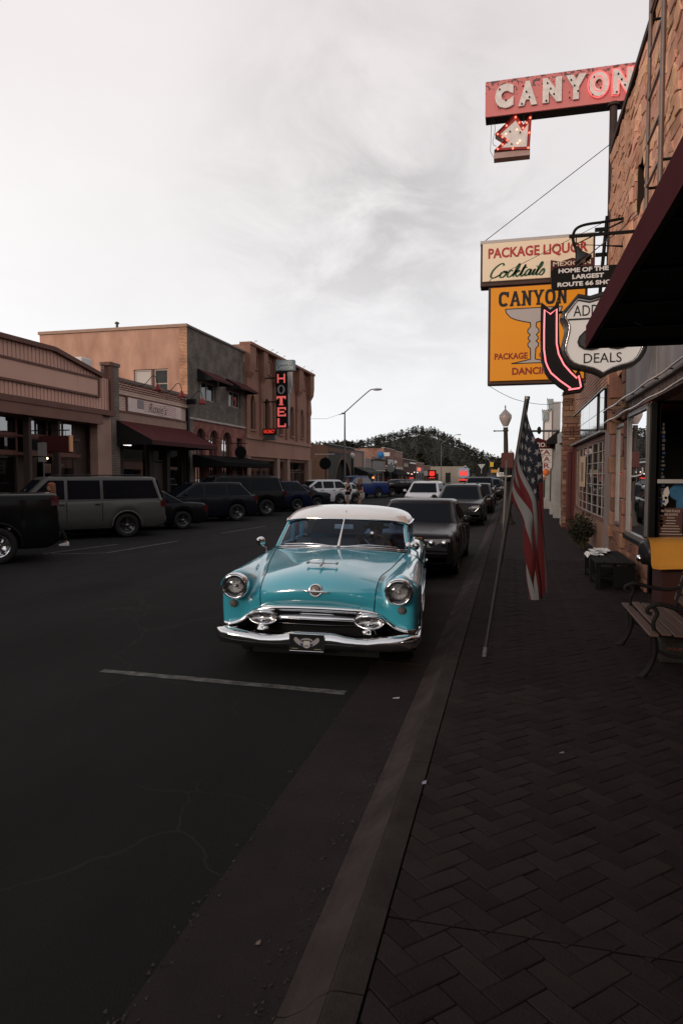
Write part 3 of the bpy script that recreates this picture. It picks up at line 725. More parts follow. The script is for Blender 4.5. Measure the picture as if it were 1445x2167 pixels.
for y0, y1, z0, z1, c in ((27.0, 27.5, .8, 1.5, (.25, .12, .05)), (27.7, 28.6, .7, 1.2, (.10, .08, .07)), (30.0, 30.5, .8, 1.6, (.14, .05, .04)), (31.4, 32.2, .7, 1.3, (.10, .07, .05))):
    mb = MB(); LF.slab(mb, y0, y1, z0, z1, -1.1, -.7); mb.build('shelf_goods', mat('goods%.2f' % c[0], c, .8, var=.8, vscale=6), B)
def gooseneck(y, z, lab):
    t = thing('gooseneck_lamp', lab, 'lamp', (XF + .08, y, z), group='gooseneck lamps over the name board')
    MB().tube(catmull([(XF + .02, y - .75, z + .05), (XF + .35, y - .55, z + .0), (XF + .55, y - .3, z + .2), (XF + .72, y - .05, z + .52), (XF + .88, y + .02, z + .42), (XF + .92, y + .03, z + .12)], 5), .017, 6).build('arm', M_iron, t)
    MB().lathe([(.03, .14), (.06, .10), (.10, .0), (.20, -.14), (.21, -.19), (.17, -.19), (.05, -.02)], (XF + .92, y + .03, z + .04), (0, 0, 1), 16).build('shade', mat('red_enamel', (.16, .016, .014), .3), t)
    MB().ball((XF + .92, y + .03, z - .12), .05, 8, 6).build('bulb', mat('unlit_bulb', (.5, .45, .4), .3), t)
    return t
gooseneck(28.35, 5.95, 'red gooseneck lamp above the flag end of the name board')
gooseneck(30.7, 5.92, 'red gooseneck lamp above the middle of the name board')
gooseneck(33.0, 5.82, 'red gooseneck lamp at the downpipe by the grey brick building')
def awning(name, label, y0, y1, zt, zb, proj, val, m, xf=XF, sgn=1, ends=True, group=None, under=None):
    t = thing(name, label, 'awning', (xf, (y0 + y1) / 2, zb), group=group)
    xo = xf + sgn * proj; xw = xf + sgn * .03
    n = max(2, int((y1 - y0) / .8)); top_ = []; low = []; bot = []
    for i in range(n + 1):
        y = lerp(y0, y1, i / n); top_.append((xw, y, zt)); low.append((xo, y, zb + val)); bot.append((xo + sgn * .004, y, zb + .012 * (i % 2)))
    mid = [(lerp(a[0], b[0], .5), a[1], lerp(a[2], b[2], .5) - .035) for a, b in zip(top_, low)]
    MB().grid([top_, mid, low], smooth=False).build('canopy', m, t)
    MB().grid([low, bot], smooth=False).build('valance', M_mard if m is M_mar else m, t)
    if ends:
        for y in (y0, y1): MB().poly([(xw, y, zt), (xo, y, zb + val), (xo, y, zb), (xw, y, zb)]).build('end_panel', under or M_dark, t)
    fr_ = MB()
    for y in (y0 + .05, (y0 + y1) / 2, y1 - .05): fr_.tube([(xw, y, zt - .06), (xo - sgn * .02, y, zb + val - .03), (xw, y, zb + val - .03)], .015, 5)
    fr_.build('frame', M_iron, t)
    return t
awning('shop_awning', 'maroon sloping canvas awning over the cream brick shopfront', 26.35, 33.0, 4.36, 3.28, 1.75, .2, M_mar)

# ---- C: grey brick two-storey with red arcade
G_arch = mat('mirror_coated_glass', (.74, .74, .74), .02, 1.0)
Cb = thing('grey_brick_building', 'two-storey grey brick building with three red brick arches and peach stucco side', 'building', (XF, 37, 0))
mb = MB(); LF.wall(mb, 33.2, 41.05, 4.95, 9.75, ((34.7, 36.75, 6.15, 7.15), (38.55, 40.45, 6.15, 7.1)), .22); mb.build('upper_wall', M_gbrickd, Cb)
mb = MB(); LF.wall(mb, 33.75, 41.05, 0, 4.95, ((34.05, 35.3, .5, 4.55, 'arch'), (35.8, 37.05, .5, 4.55, 'arch'), (37.55, 39.0, .5, 4.55, 'arch'), (39.8, 40.75, .1, 4.3)), .3); mb.build('arcade_wall', M_pinkb, Cb)
mb = MB(); LF.slab(mb, 33.2, 33.75, 0, 4.95, -.3, .05); mb.build('pier', M_gbrick, Cb)
for c_, r_ in ((34.675, .625), (36.425, .625), (38.275, .725)):      # projecting voussoirs of each arch
    for k in range(11):
        a0 = math.pi * k / 11 + .02; a1 = math.pi * (k + 1) / 11 - .02; sp = 4.55 - r_; P = []
        for rr, aa in ((r_ + .0, a0), (r_ + .24, a0), (r_ + .24, a1), (r_ + .0, a1)): P.append(LF.p(c_ + rr * math.cos(aa), sp + rr * math.sin(aa), .0))
        MB().prism(P, (.035 + .01 * (k % 2), 0, 0)).build('arch_brick', mat('arch_brick_red', (.24, .10, .08), .85, var=.4, vscale=5, pick=.2), Cb)
mb = MB(); LF.slab(mb, 33.2, 41.1, 4.95, 5.02, .0, .10); LF.slab(mb, 33.2, 41.1, 5.03, 5.07, .0, .05); mb.build('string_course', mat('pale_ledge', (.42, .37, .34), .7, var=.5, vcol=(.15, .12, .11)), Cb)
mb = MB(); LF.slab(mb, 33.15, 41.1, 9.75, 9.86, -.3, .08); mb.build('coping', mat('coping_brick', (.16, .13, .115), .8, var=.3), Cb)
for a, b in ((34.05, 35.3), (35.8, 37.05), (37.55, 39.0)):
    LF.window(Cb, a, b, .5, 4.55, M_frame, G_arch, 2, 1, -.22, .06, arch=True)
for a, b, z0, z1 in ((34.7, 36.75, 6.15, 7.15), (38.55, 40.45, 6.15, 7.1)):
    f = LF.window(Cb, a, b, z0, z1, M_framel, G_far, 2, 1, -.16, .06)
    mb = MB(); LF.rect(mb, a + .1, a + .42, z0 + .06, z1 - .06, -.125); mb.build('curtain', M_blind, Cb)
LF.window(Cb, 39.8, 40.75, .1, 4.3, M_frame, G_far, 1, 2, -.25, .06)
S_ = Face((XF, 33.2, 0), (-1, 0, 0), (0, -1, 0))
mb = MB(); S_.wall(mb, 0, .45, 5.0, 9.85); mb.build('corner_pier', M_obrick, Cb)
mb = MB(); S_.wall(mb, .45, 8.9, 4.5, 9.72, ((1.13, 3.14, 6.1, 7.62),), .2, -.02); S_.wall(mb, 8.9, 13.8, 4.5, 9.2, (), .2, -.02); mb.build('side_wall', M_stucco, Cb)
mb = MB(); S_.slab(mb, -.02, 8.95, 9.74, 9.9, -.25, .06); S_.slab(mb, 8.95, 13.85, 9.2, 9.33, -.25, .06); mb.build('side_coping', mat('side_coping_peach', (.40, .26, .2), .8, var=.3), Cb)
G_dust = mat('dusty_glass', (.045, .048, .05), .6, spec=.12, var=.4, vscale=3)
fs = S_.window(Cb, 1.15, 1.95, 6.1, 7.6, M_framel, G_dust, 1, 2, -.16, .06); f2 = S_.window(Cb, 2.13, 3.12, 6.1, 7.6, M_framel, G_dust, 1, 2, -.16, .07)
mb = MB(); S_.slab(mb, 1.96, 2.12, 6.1, 7.6, -.16, -.06); mb.build('mullion', M_brown, Cb)
mb = MB(); S_.rect(mb, 2.2, 3.06, 6.5, 7.52, -.125); mb.build('blind', M_blind, Cb)
MB().quad((XF - 13.8, 41.05, 0), (XF - 13.8, 33.2, 0), (XF - 13.8, 33.2, 9), (XF - 13.8, 41.05, 9)).build('rear_wall', M_stucco, Cb)
MB().quad((XF, 33.3, 9.2), (XF - 13.8, 33.3, 8.9), (XF - 13.8, 41.05, 8.9), (XF, 41.05, 9.2)).build('roof', mat('flat_roof', (.12, .11, .10), .9), Cb)
MB().tube([(XF - 4.2, 33.4, 9.7), (XF - 4.2, 33.4, 10.15)], .07, 8).lathe([(.12, 0), (.13, .05), (.02, .12)], (XF - 4.2, 33.4, 10.15), (0, 0, 1), 10).build('vent_pipe', M_steel, Cb)
for y0, y1, lab in ((34.35, 37.1, 'small maroon awning over the upper window nearer the orange brick corner'), (38.2, 41.1, 'small maroon awning over the upper window nearer the hotel')):
    awning('window_awning', lab, y0, y1, 7.75, 7.1, .95, .12, M_mar)
awning('patio_awning', 'black canvas awning along the foot of the red brick arches', 33.6, 41.2, 3.1, 2.45, 1.9, .22, mat('black_canvas', (.006, .006, .0065), .9, spec=.05))
t = thing('oval_sign', 'dark oval sign hanging beside the red brick arcade', 'sign', (XF + .8, 38.6, 3.3))
MB().lathe([(.0, -.04), (.36, -.04), (.38, 0), (.36, .04), (.0, .04)], (XF + .75, 38.6, 3.35), (0, 1, 0), 24, False).build('plate', M_black, t); MB().tube([(XF, 38.6, 3.9), (XF + 1.2, 38.6, 3.9)], .02, 6).tube([(XF + .75, 38.6, 3.9), (XF + .75, 38.6, 3.7)], .012, 5).build('bracket', M_iron, t)

# ---- D: hotel
D = thing('hotel_building', 'brown stucco two-storey hotel with narrow arched windows between flared pilasters', 'building', (XF, 48.4, 0))
nar = [(42.1, 43.0), (44.85, 45.8), (47.75, 48.65), (50.5, 51.35), (53.2, 53.95)]
mb = MB(); LF.wall(mb, 41.1, 55.7, 4.35, 10.3, [(a, b, 5.0, 7.3, 'arch') for a, b in nar], .3); mb.build('upper_wall', M_hotel, D)
for a, b in nar:
    LF.window(D, a, b, 5.0, 7.3, M_frame, G_far, 1, 1, -.25, .05, arch=True)
    mb = MB(); LF.slab(mb, a - .15, b + .15, 4.88, 5.0, .0, .12)
    for q in (a - .2, b + .02): LF.slab(mb, q, q + .18, 5.0, 6.85, .0, .04)
    mb.build('window_surround', M_hotelp, D)
pil = [(41.1, 41.95), (43.75, 44.3), (46.45, 47.1), (49.2, 49.8), (51.75, 52.5), (54.9, 55.7)]
for a, b in pil:                                    # flared at the top
    mb = MB(); c_ = (a + b) / 2; h_ = (b - a) / 2
    prof = [(4.4, .8, .14), (6.9, .8, .14), (7.15, .95, .20), (7.3, .95, .20), (8.2, .8, .16), (8.6, 1.25, .36), (9.2, 1.45, .42), (10.3, 1.45, .42)]
    P = []
    for z, w, o_ in prof: P.append([LF.p(max(41.1, c_ - h_ * w), z, 0), LF.p(max(41.1, c_ - h_ * w), z, o_), LF.p(min(55.72, c_ + h_ * w), z, o_), LF.p(min(55.72, c_ + h_ * w), z, 0)])
    mb.grid(P, smooth=False); mb.build('pilaster', M_hotelp, D)
for (a, b), (c, d) in zip(pil, pil[1:]):
    mb = MB(); y0, y1 = b + .35, c - .35
    for q in ((y0, y1, 9.9, 10.0), (y0, y1, 8.95, 9.05), (y0, y0 + .1, 9.05, 9.9), (y1 - .1, y1, 9.05, 9.9)): LF.slab(mb, *q, .0, .09)
    mb.build('frieze_panel', M_hotelp, D)
mb = MB(); LF.slab(mb, 41.1, 55.75, 10.28, 10.45, -.3, .5); mb.build('cornice', M_hotelp, D)
mb = MB(); LF.slab(mb, 41.1, 55.75, 4.35, 4.6, .0, .16); LF.slab(mb, 41.1, 55.75, 3.3, 4.35, .0, .05); LF.slab(mb, 41.1, 55.8, 3.2, 3.3, .0, .22); mb.build('storefront_band', M_hotel, D)
mb = MB(); LF.wall(mb, 41.1, 55.7, 0, 3.2, ((41.9, 47.0, .5, 3.0), (47.5, 49.2, .1, 3.0), (49.9, 54.6, .5, 3.0)), .3); mb.build('storefront_wall', M_hotelp, D)
for a, b in ((41.1, 41.75), (46.95, 47.5), (49.25, 49.85), (54.7, 55.7)):
    mb = MB(); LF.slab(mb, a, b, 0, 3.2, .0, .18); mb.build('storefront_pier', mat('storefront_pier_paint', (.27, .175, .14), .8, var=.3), D)
LF.window(D, 41.9, 44.4, .5, 3.0, M_frame, G_win, 1, 1, -.2, .07); LF.window(D, 44.45, 47.0, .5, 3.0, M_frame, G_win, 1, 1, -.2, .07); LF.window(D, 49.9, 54.6, 2.3, 3.0, M_frame, G_win, 3, 1, -.2, .06); LF.window(D, 49.9, 54.6, .5, 2.24, M_frame, G_win, 3, 1, -.2, .06)
dr = MB(); LF.slab(dr, 47.6, 49.1, .1, 2.4, -.28, -.2); d_ = dr.build('door', M_frame, D); MB().box(XF - .19, XF - .14, 48.9, 48.95, 1, 1.3).build('handle', M_chrome, d_)
LF.window(D, 47.6, 49.1, 2.45, 3.0, M_frame, G_win, 1, 1, -.25, .05)
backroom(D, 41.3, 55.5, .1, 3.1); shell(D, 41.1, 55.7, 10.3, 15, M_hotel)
MB().ball((XF - .9, 50.9, 2.0), .09, 8, 6).build('shop_bulb', cool, D); MB().ball((XF - .7, 47.7, 1.55), .06, 8, 6).build('shop_bulb', cool, D)
mb = MB()
for y in (42.2, 45.4, 46.4, 48.0, 50.2, 53.0, 55.2): mb.tube([(XF + .3, y, 10.44), (XF + .3, y, 10.62), (XF + .35, y + .15, 10.74), (XF + .35, y + .35, 10.70)], .014, 5)
mb.build('roof_lamp_hooks', M_iron, D)

# ---- hotel sign
HS = thing('hotel_sign', 'tall black vertical HOTEL sign with glowing red letters and grey GRAND CANYON header', 'sign', (-15.2, 44.2, 5.1))
M_slate = mat('slate_blue_enamel', (.19, .235, .26), .5, var=.3)
M_sletter = mat('header_letter', (.52, .55, .54), .5)
MB().box(-15.42, -14.62, 44.05, 44.4, 5.15, 8.95, .01).build('cabinet', mat('sign_black', (.008, .008, .0085), .6, spec=.1), HS)
h = MB().box(-15.40, -14.12, 44.0, 44.42, 8.98, 9.70, .02).build('header', M_slate, HS)
MB().text('GRAND', (-15.22, 43.995, 9.36), (1, 0, 0), (0, 0, 1), h=.25, w=.95, bold=.012, depth=.02).text('CANYON', (-15.33, 43.995, 9.04), (1, 0, 0), (0, 0, 1), h=.25, w=1.16, bold=.012, depth=.02).build('lettering', M_sletter, h)
M_hl = mat('hotel_letter_red', (.45, .09, .08), .4, emit=(1, .16, .14), estr=.5)
def slab_letter(ch, x0, x1, z0, z1, y, t=.085):
    mb = MB(); w = t; sf = .05
    def bar(a0, a1, b0, b1): mb.box(a0, a1, y - .05, y, b0, b1)
    if ch == 'H':
        bar(x0 + .05, x0 + .05 + w, z0, z1); bar(x1 - .05 - w, x1 - .05, z0, z1); mb.box(x0 + .05 + w, x1 - .05 - w, y - .048, y, (z0 + z1) / 2 - .05, (z0 + z1) / 2 + .05)
    if ch == 'T':
        c = (x0 + x1) / 2; bar(c - .09, c + .09, z0, z1 - .12); mb.box(x0, x1, y - .052, y, z1 - .12, z1); mb.box(x0, x0 + .08, y - .054, y, z1 - .2, z1 - .12); mb.box(x1 - .08, x1, y - .054, y, z1 - .2, z1 - .12); mb.box(c - .15, c + .15, y - .056, y, z0, z0 + .06)
    if ch == 'E':
        bar(x0 + .05, x0 + .17, z0, z1)
        for a, b, e_ in ((z0, z0 + .1, x1), ((z0 + z1) / 2 - .05, (z0 + z1) / 2 + .05, x1 - .12), (z1 - .1, z1, x1)): mb.box(x0 + .17, e_, y - .048, y, a, b)
        mb.box(x1 - .08, x1, y - .046, y, z0 + .1, z0 + .18); mb.box(x1 - .08, x1, y - .046, y, z1 - .18, z1 - .1)
    if ch == 'L':
        bar(x0 + .05, x0 + .18, z0, z1); mb.box(x0 + .18, x1, y - .048, y, z0, z0 + .11); mb.box(x1 - .09, x1, y - .046, y, z0 + .11, z0 + .24)
    if ch == 'O':
        ring = []
        for rr in (1.0, .58):
            ring.append([((x0 + x1) / 2 + (x1 - x0) / 2 * .8 * rr * math.cos(a * math.pi / 12), y - .05, (z0 + z1) / 2 + (z1 - z0) / 2 * (rr if rr == 1 else .78) * math.sin(a * math.pi / 12)) for a in range(25)])
        mb.grid(ring, smooth=False); mb.grid([[(p[0], y, p[2]) for p in ring[0]], ring[0]], smooth=False); mb.grid([[(p[0], y, p[2]) for p in ring[1]], ring[1]], smooth=False)
    return mb
zt = [8.78, 8.04, 7.30, 6.55, 5.82]
for ch, z in zip('HOTEL', zt):
    o = slab_letter(ch, -15.34, -14.70, z - .60, z, 44.05).build('letter', M_hl if ch != 'O' else mat('letter_dead_grey', (.30, .28, .29), .5), HS)
    if ch == 'O': o['label'] = 'unlit grey letter O'
mb = MB()
for x, z0, z1 in ((-14.56, 5.3, 8.9), (-14.44, 7.5, 8.9), (-14.34, 7.9, 8.9)): mb.box(x - .035, x + .035, 44.12, 44.3, z0, z1)
mb.build('edge_fin', mat('fin_metal', (.20, .19, .19), .4, .5), HS)
mb = MB().tube([(XF, 44.2, 8.55), (-15.4, 44.2, 8.55)], .045, 8).tube([(XF, 44.2, 6.95), (-15.4, 44.2, 6.95)], .045, 8); mb.build('support_arm', M_iron, HS)
v = MB().box(-16.35, -15.43, 44.02, 44.38, 4.72, 5.14, .01).build('vacancy_box', mat('sign_black', (.008, .008, .0085), .6, spec=.1), HS)
MB().text('VACANCY', (-16.27, 44.015, 4.82), (1, 0, 0), (0, 0, 1), h=.25, w=.78, bold=.0, shear=.25, depth=.02).build('neon_lettering', redneon, v)
MB().box(-16.25, -15.5, 44.06, 44.34, 4.36, 4.72).build('lower_panel', M_steel, v)

# ---- E..H: the farther row
E_ = thing('dark_arch_building', 'low dark green building with a wide blind arch at the cross street', 'building', (XF, 66, 0))
M_dgreen = mat('dark_green_stucco', (.052, .052, .045), .85, var=.35)
mb = MB(); LF.wall(mb, 61.8, 72.6, 0, 4.85, ((64.2, 71.4, .15, 3.6, 'arch'),), .4); mb.build('wall', M_dgreen, E_)
mb = MB(); c_, r_ = 67.8, 3.6
pa = [LF.p(c_ + (r_ + .0) * math.cos(a * math.pi / 20), max(.2, r_ * math.sin(a * math.pi / 20)), .0) for a in range(21)]; pb = [LF.p(c_ + (r_ + .5) * math.cos(a * math.pi / 20), (r_ + .35) * math.sin(a * math.pi / 20) + .12, .04) for a in range(21)]
mb.grid([pa, pb], smooth=False); mb.build('arch_band', mat('arch_band_brown', (.10, .062, .048), .8), E_)
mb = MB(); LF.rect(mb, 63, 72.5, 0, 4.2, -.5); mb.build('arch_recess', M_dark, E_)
mb = MB(); LF.slab(mb, 61.8, 72.65, 4.2, 4.6, .0, .03); mb.build('frieze', mat('frieze_brown', (.12, .055, .04), .8), E_)
mb = MB(); LF.slab(mb, 61.7, 72.7, 4.85, 4.95, -.3, .08); mb.build('coping', M_steel, E_)
S2 = Face((XF, 61.8, 0), (-1, 0, 0), (0, -1, 0)); mb = MB(); S2.wall(mb, 0, 12, 0, 4.85); mb.build('side_wall', mat('tan_side', (.26, .155, .105), .85, var=.3), E_)
shell(E_, 61.82, 77.9, 4.8, 14, M_dgreen)
mb = MB(); LF.wall(mb, 72.65, 77.9, 0, 4.7, ((73.2, 75.6, .5, 2.4),), .2); mb.build('stucco_bay', mat('pink_stucco', (.27, .185, .15), .85, var=.3), E_)
mb = MB(); LF.slab(mb, 72.65, 77.9, 4.7, 4.82, -.2, .12); mb.build('bay_coping', mat('pale_coping', (.42, .36, .33), .7), E_)
MB().tube([(XF + .1, 77.4, .2), (XF + .1, 77.4, 4.6)], .12, 8).build('drainpipe', mat('pale_pipe', (.40, .35, .33), .6), E_)
MB().lathe([(.22, 0), (.22, .55), (.34, .6), (.34, .85)], (XF - 3.0, 64, 4.8), (0, 0, 1), 12).build('roof_flue', mat('flue_metal', (.35, .32, .32), .5, .4), E_)
LF.window(E_, 73.2, 75.6, .5, 2.4, M_frame, G_far, 2, 1, -.12, .06)
awning('far_awning', 'dark green awning beside the low building with the arch', 72.7, 80.5, 2.9, 2.1, 1.6, .2, mat('dark_green_canvas', (.02, .026, .024), .8))
lowb = thing('panel_front_shop', 'low shop with a grey sheet metal upper front under a curled roof edge', 'shop', (XF, 84, 0))
mb = MB(); LF.wall(mb, 78.0, 90.6, 0, 4.0, ((80, 84, .5, 2.3), (85, 86.4, .1, 2.3), (87, 90, .5, 2.3)), .3); mb.build('wall', mat('pale_front', (.27, .21, .185), .85, var=.3), lowb)
for k in range(4): mb = MB(); LF.slab(mb, 82.6 + k * 1.95, 84.5 + k * 1.95, 2.75, 3.95, .02, .1); mb.build('metal_panel', mat('grey_sheet', (.20, .19, .18), .55, .3, var=.4, vscale=1.5, pick=.12), lowb)
MB().tube([(XF + .15, 82.4, 4.1), (XF + .15, 90.5, 4.1)], .22, 10).build('roof_edge', mat('grey_coping', (.16, .12, .11), .8), lowb)
mb = MB(); LF.slab(mb, 82.4, 90.5, 2.5, 2.68, .0, .3); mb.build('ledge', mat('pale_coping', (.42, .36, .33), .7), lowb)
for a, b, c in ((80, 84, 2), (85, 86.4, 1), (87, 90, 2)): LF.window(lowb, a, b, .5, 2.3, M_frame, G_far, c, 1, -.15, .07)
shell(lowb, 78.0, 90.6, 3.9, 12, mat('pale_front', (.3, .24, .21), .8))
MB().ball((XF + .6, 80.4, 1.7), .12, 8, 6).build('orange_lamp', lit('orange_lamp', (1, .25, .06), 3), lowb)
t = thing('blue_round_sign', 'blue disc sign on a thin bracket in front of the brick side wall', 'sign', (XF + .9, 82, 4.4))
MB().lathe([(0, -.05), (.42, -.05), (.42, .05), (0, .05)], (XF + 1.2, 82, 4.45), (0, 1, 0), 20).build('disc', mat('blue_enamel', (.03, .16, .38), .5), t); MB().box(XF + 1.5, XF + 2.3, 81.98, 82.05, 4.3, 4.75).build('pale_wing', M_white, t); MB().tube([(XF, 82, 3.7), (XF + 1.2, 82, 4.0)], .04, 6).build('bracket', M_iron, t)
def shopfront(name, lab, y0, y1, z, m, bands=(), wins=2, sign=None, side=None, depth=14, upper=False):
    t = thing(name, lab, 'shop', (XF, (y0 + y1) / 2, 0)); n = wins; seg = (y1 - y0) / n; hs = []
    for k in range(n): hs.append((y0 + seg * k + .4, y0 + seg * (k + 1) - .4, .6, 2.35))
    if upper:
        for k in range(n): hs.append((y0 + seg * k + .8, y0 + seg * (k + 1) - .8, z - 2.0, z - .9))
    mb = MB(); LF.wall(mb, y0, y1, 0, z, hs, .3); mb.build('wall', m, t)
    for h_ in hs: LF.window(t, *h_, M_frame, G_far, 2, 1, -.15, .08)
    for z0, z1, o_, mm in bands: mb = MB(); LF.slab(mb, y0, y1, z0, z1, -.02, o_); mb.build('band', mm, t)
    mb = MB(); LF.slab(mb, y0 - .05, y1 + .05, z, z + .1, -.3, .08); mb.build('coping', mat('pale_coping', (.42, .36, .33), .7), t)
    shell(t, y0 + .01, y1 - .01, z - .02, depth, side or m)
    return t
M_fb = brick_mat('far_red_brick', (.24, .105, .08), (.30, .16, .12), (.30, .21, .18), .5, .16, var=.5)
M_fbs = brick_mat('far_side_brick', (.26, .12, .09), (.32, .18, .14), (.32, .22, .19), .5, .16, 'y', var=.5)
M_pale = mat('pale_coping', (.42, .36, .33), .7)
F1 = shopfront('corner_brick_shop', 'brick shop with worn patchwork side wall and framed GIFTS sign', 90.7, 99.5, 5.65, M_fb, ((2.5, 2.95, .1, M_pale),), 3, side=M_fbs)
mb = MB(); LF.slab(mb, 92.4, 98.4, 3.35, 4.35, .0, .12); s_ = mb.build('sign_frame', M_black, F1)
MB().text('GIFTS', LF.p(93.0, 3.5, .125), (0, 1, 0), (0, 0, 1), h=.68, w=4.7, bold=.02, depth=.03).build('lettering', M_white, s_)
mb = MB(); LF.slab(mb, 91.6, 99.2, 3.18, 3.32, .0, .16); mb.build('sign_ledge', M_white, F1)
F2 = shopfront('tan_brick_shop', 'tan brick shop with a recessed upper panel between the gift shop and dark bar', 99.55, 107, 5.5, brick_mat('far_tan_brick', (.33, .22, .17), (.28, .17, .13), (.2, .14, .11), .5, .16), ((2.9, 3.2, .12, M_pale), (2.2, 2.4, .2, M_pale)), 2)
mb = MB(); LF.slab(mb, 100.3, 106.2, 3.5, 4.7, .0, .05); mb.build('upper_panel', mat('brown_panel', (.20, .10, .075), .8, var=.3), F2)
awning('gable_awning', 'black peaked awning in front of the gift shop doors', 90.8, 103.5, 2.9, 1.9, 1.9, .15, mat('black_canvas', (.006, .006, .0065), .9, spec=.05))
F3 = shopfront('dark_bar', 'dark brown bar front with a yellowish sign and string of bulbs', 107.1, 123, 4.55, mat('dark_brown_front', (.06, .03, .025), .8, var=.4), ((3.9, 4.1, .1, M_brown),), 4)
mb = MB(); LF.slab(mb, 108.2, 112.6, 3.35, 4.0, .0, .1); mb.build('bar_sign', mat('yellowed_sign', (.36, .33, .20), .7, var=.6, vscale=1), F3); mb = MB(); LF.slab(mb, 114.5, 121.8, 3.95, 4.2, .1, .2); mb.build('ledge', M_white, F3)
for y, z in ((108.2, 2.3), (109.6, 2.28), (113.4, 2.2), (116.5, 2.5), (120.6, 2.5)): MB().ball((XF + .6, y, z), .09, 8, 6).build('bulb', lit('far_bulb', (1, .85, .75), 1.8), F3)
mb = MB(); LF.slab(mb, 114.0, 118.5, 1.45, 1.6, .1, .2); mb.build('neon_strip', redneon, F3)
F4 = shopfront('pale_painted_shop', 'pale painted shop with a glowing orange square sign', 123.1, 134.5, 4.3, mat('bluish_paint', (.26, .27, .29), .8, var=.4), ((3.5, 4.3, .05, M_fb),), 3)
mb = MB(); LF.slab(mb, 124.8, 128.6, 2.75, 3.4, .0, .15); mb.build('neon_panel', lit('orange_neon', (1, .18, .10), .8), F4)
F5 = shopfront('end_brick_shop', 'last small brick shop of the row beside the neon signs', 134.6, 146, 3.9, M_fb, ((1.9, 2.9, .06, M_pale),), 3)
F6 = thing('beige_block', 'plain low beige building with small signs near the end of the street', 'building', (-15, 165, 0))
mb = MB(); S6 = Face((-10.2, 160, 0), (-1, 0, 0), (0, -1, 0)); S6.wall(mb, -.0, 13, 0, 4.05, ((3.2, 4.4, .2, 2.6), (6, 9, .8, 2.4)), .3); mb.build('wall', mat('beige_render', (.27, .24, .20), .85, var=.3), F6)
MB().quad((-10.2, 160, 0), (-10.2, 180, 0), (-10.2, 180, 4.05), (-10.2, 160, 4.05)).build('street_wall', mat('dark_street_wall', (.05, .045, .04), .85), F6); MB().quad((-10.2, 160, 3.9), (-10.2, 180, 3.9), (-23.2, 180, 3.9), (-23.2, 160, 3.9)).build('roof', M_steel, F6)
S6.window(F6, 3.2, 4.4, .2, 2.6, M_frame, G_far, 1, 1, -.15, .08); S6.window(F6, 6, 9, .8, 2.4, M_frame, G_far, 2, 1, -.15, .08)
MB().beam((-10.15, 161, 4.1), (-10.15, 168, 3.6), .3, .2).build('pale_eave', M_white, F6)
# neon and board signs far down the row
def post_sign(name, lab, x, y, z0, z1, w, m, face=None, fm=None, post=True):
    t = thing(name, lab, 'sign', (x, y, 0))
    MB().box(x - w / 2, x + w / 2, y - .08, y + .08, z0, z1, .02).build('board', m, t)
    if face: face(t)
    if post: MB().tube([(x, y + .12, 0), (x, y + .12, z1)], .06, 6).build('post', M_steel, t)
    return t
def shield_pts(cx, cz, w, h, y):
    """outline of a highway shield"""
    half = [(0, 1.0), (.22, .90), (.42, .92), (.60, 1.0), (.82, .82), (1.0, .68), (.93, .50), (.88, .32), (.92, .10), (.98, -.15), (.98, -.42), (.86, -.65), (.66, -.78), (.42, -.84), (.20, -.90), (0, -1.0)]
    half = catmull(half[:4], 2)[:-1] + [(.60, 1.0)] + catmull(half[4:], 3) if False else half
    pts = [(cx + w / 2 * a, y, cz + h / 2 * b) for a, b in half]
    return pts + [(cx - w / 2 * a, y, cz + h / 2 * b) for a, b in half[-2:0:-1]]
def nshield(t):
    MB().prism(shield_pts(-9.05, 2.45, 2.3, 2.2, 138.85), (0, .06, 0)).build('shield', mat('blue_grey_face', (.25, .32, .42), .5), t)
    MB().text('66', (-9.85, 138.82, 1.85), (1, 0, 0), (0, 0, 1), h=1.25, w=1.6, bold=.04).build('neon_digits', redneon, t); MB().box(-10.0, -8.1, 138.8, 138.9, .95, 1.2).build('neon_bar', redneon, t)
post_sign('route_shield_sign', 'red neon 66 on a pale shield over a glowing bar at the far corner', -9.05, 139, .6, 1.3, 1.7, M_black, nshield)
t = post_sign('red_neon_sign', 'red neon emblem over a short bar projecting from the far brick shops', -14.6, 132, 1.4, 3.0, 1.6, M_black, lambda t: (MB().prism(shield_pts(-14.6, 2.3, 1.1, 1.0, 131.9), (0, .05, 0)).build('neon_emblem', redneon, t), MB().box(-15.2, -14.0, 131.85, 131.92, 1.46, 1.6).build('neon_bar', redneon, t)), post=False)
MB().beam((XF, 132, 3.0), (-15.7, 132, 3.0), .1, .1).build('bracket', M_iron, t)
def martini(t):
    MB().poly([(-6.9, 151.9, 4.4), (-5.3, 151.9, 4.4), (-6.1, 151.9, 3.3)]).add([(-6.15, 151.9, 3.3), (-6.05, 151.9, 3.3), (-6.05, 151.9, 2.4), (-6.15, 151.9, 2.4)], [(0, 1, 2, 3)]).build('glass_outline', mat('grey_print', (.35, .36, .36), .6), t)
post_sign('cocktail_sign', 'dark board with a grey cocktail glass beyond the neon shield', -6.1, 152, 1.6, 4.8, 2.4, M_black, martini)
post_sign('yellow_square_sign', 'small yellow square sign high on a pole down the street', -4.25, 165, 4.0, 5.1, .8, mat('yellow_sign', (.55, .36, .03), .5))
post_sign('orange_board_sign', 'low orange board sign below the small yellow square', -3.6, 163, 2.6, 3.3, 1.5, mat('orange_sign', (.5, .22, .03), .5))
post_sign('blue_board_sign', 'small blue board near the far kerb', -3.7, 150, .6, 1.5, 1.2, mat('blue_sign', (.05, .2, .45), .5))
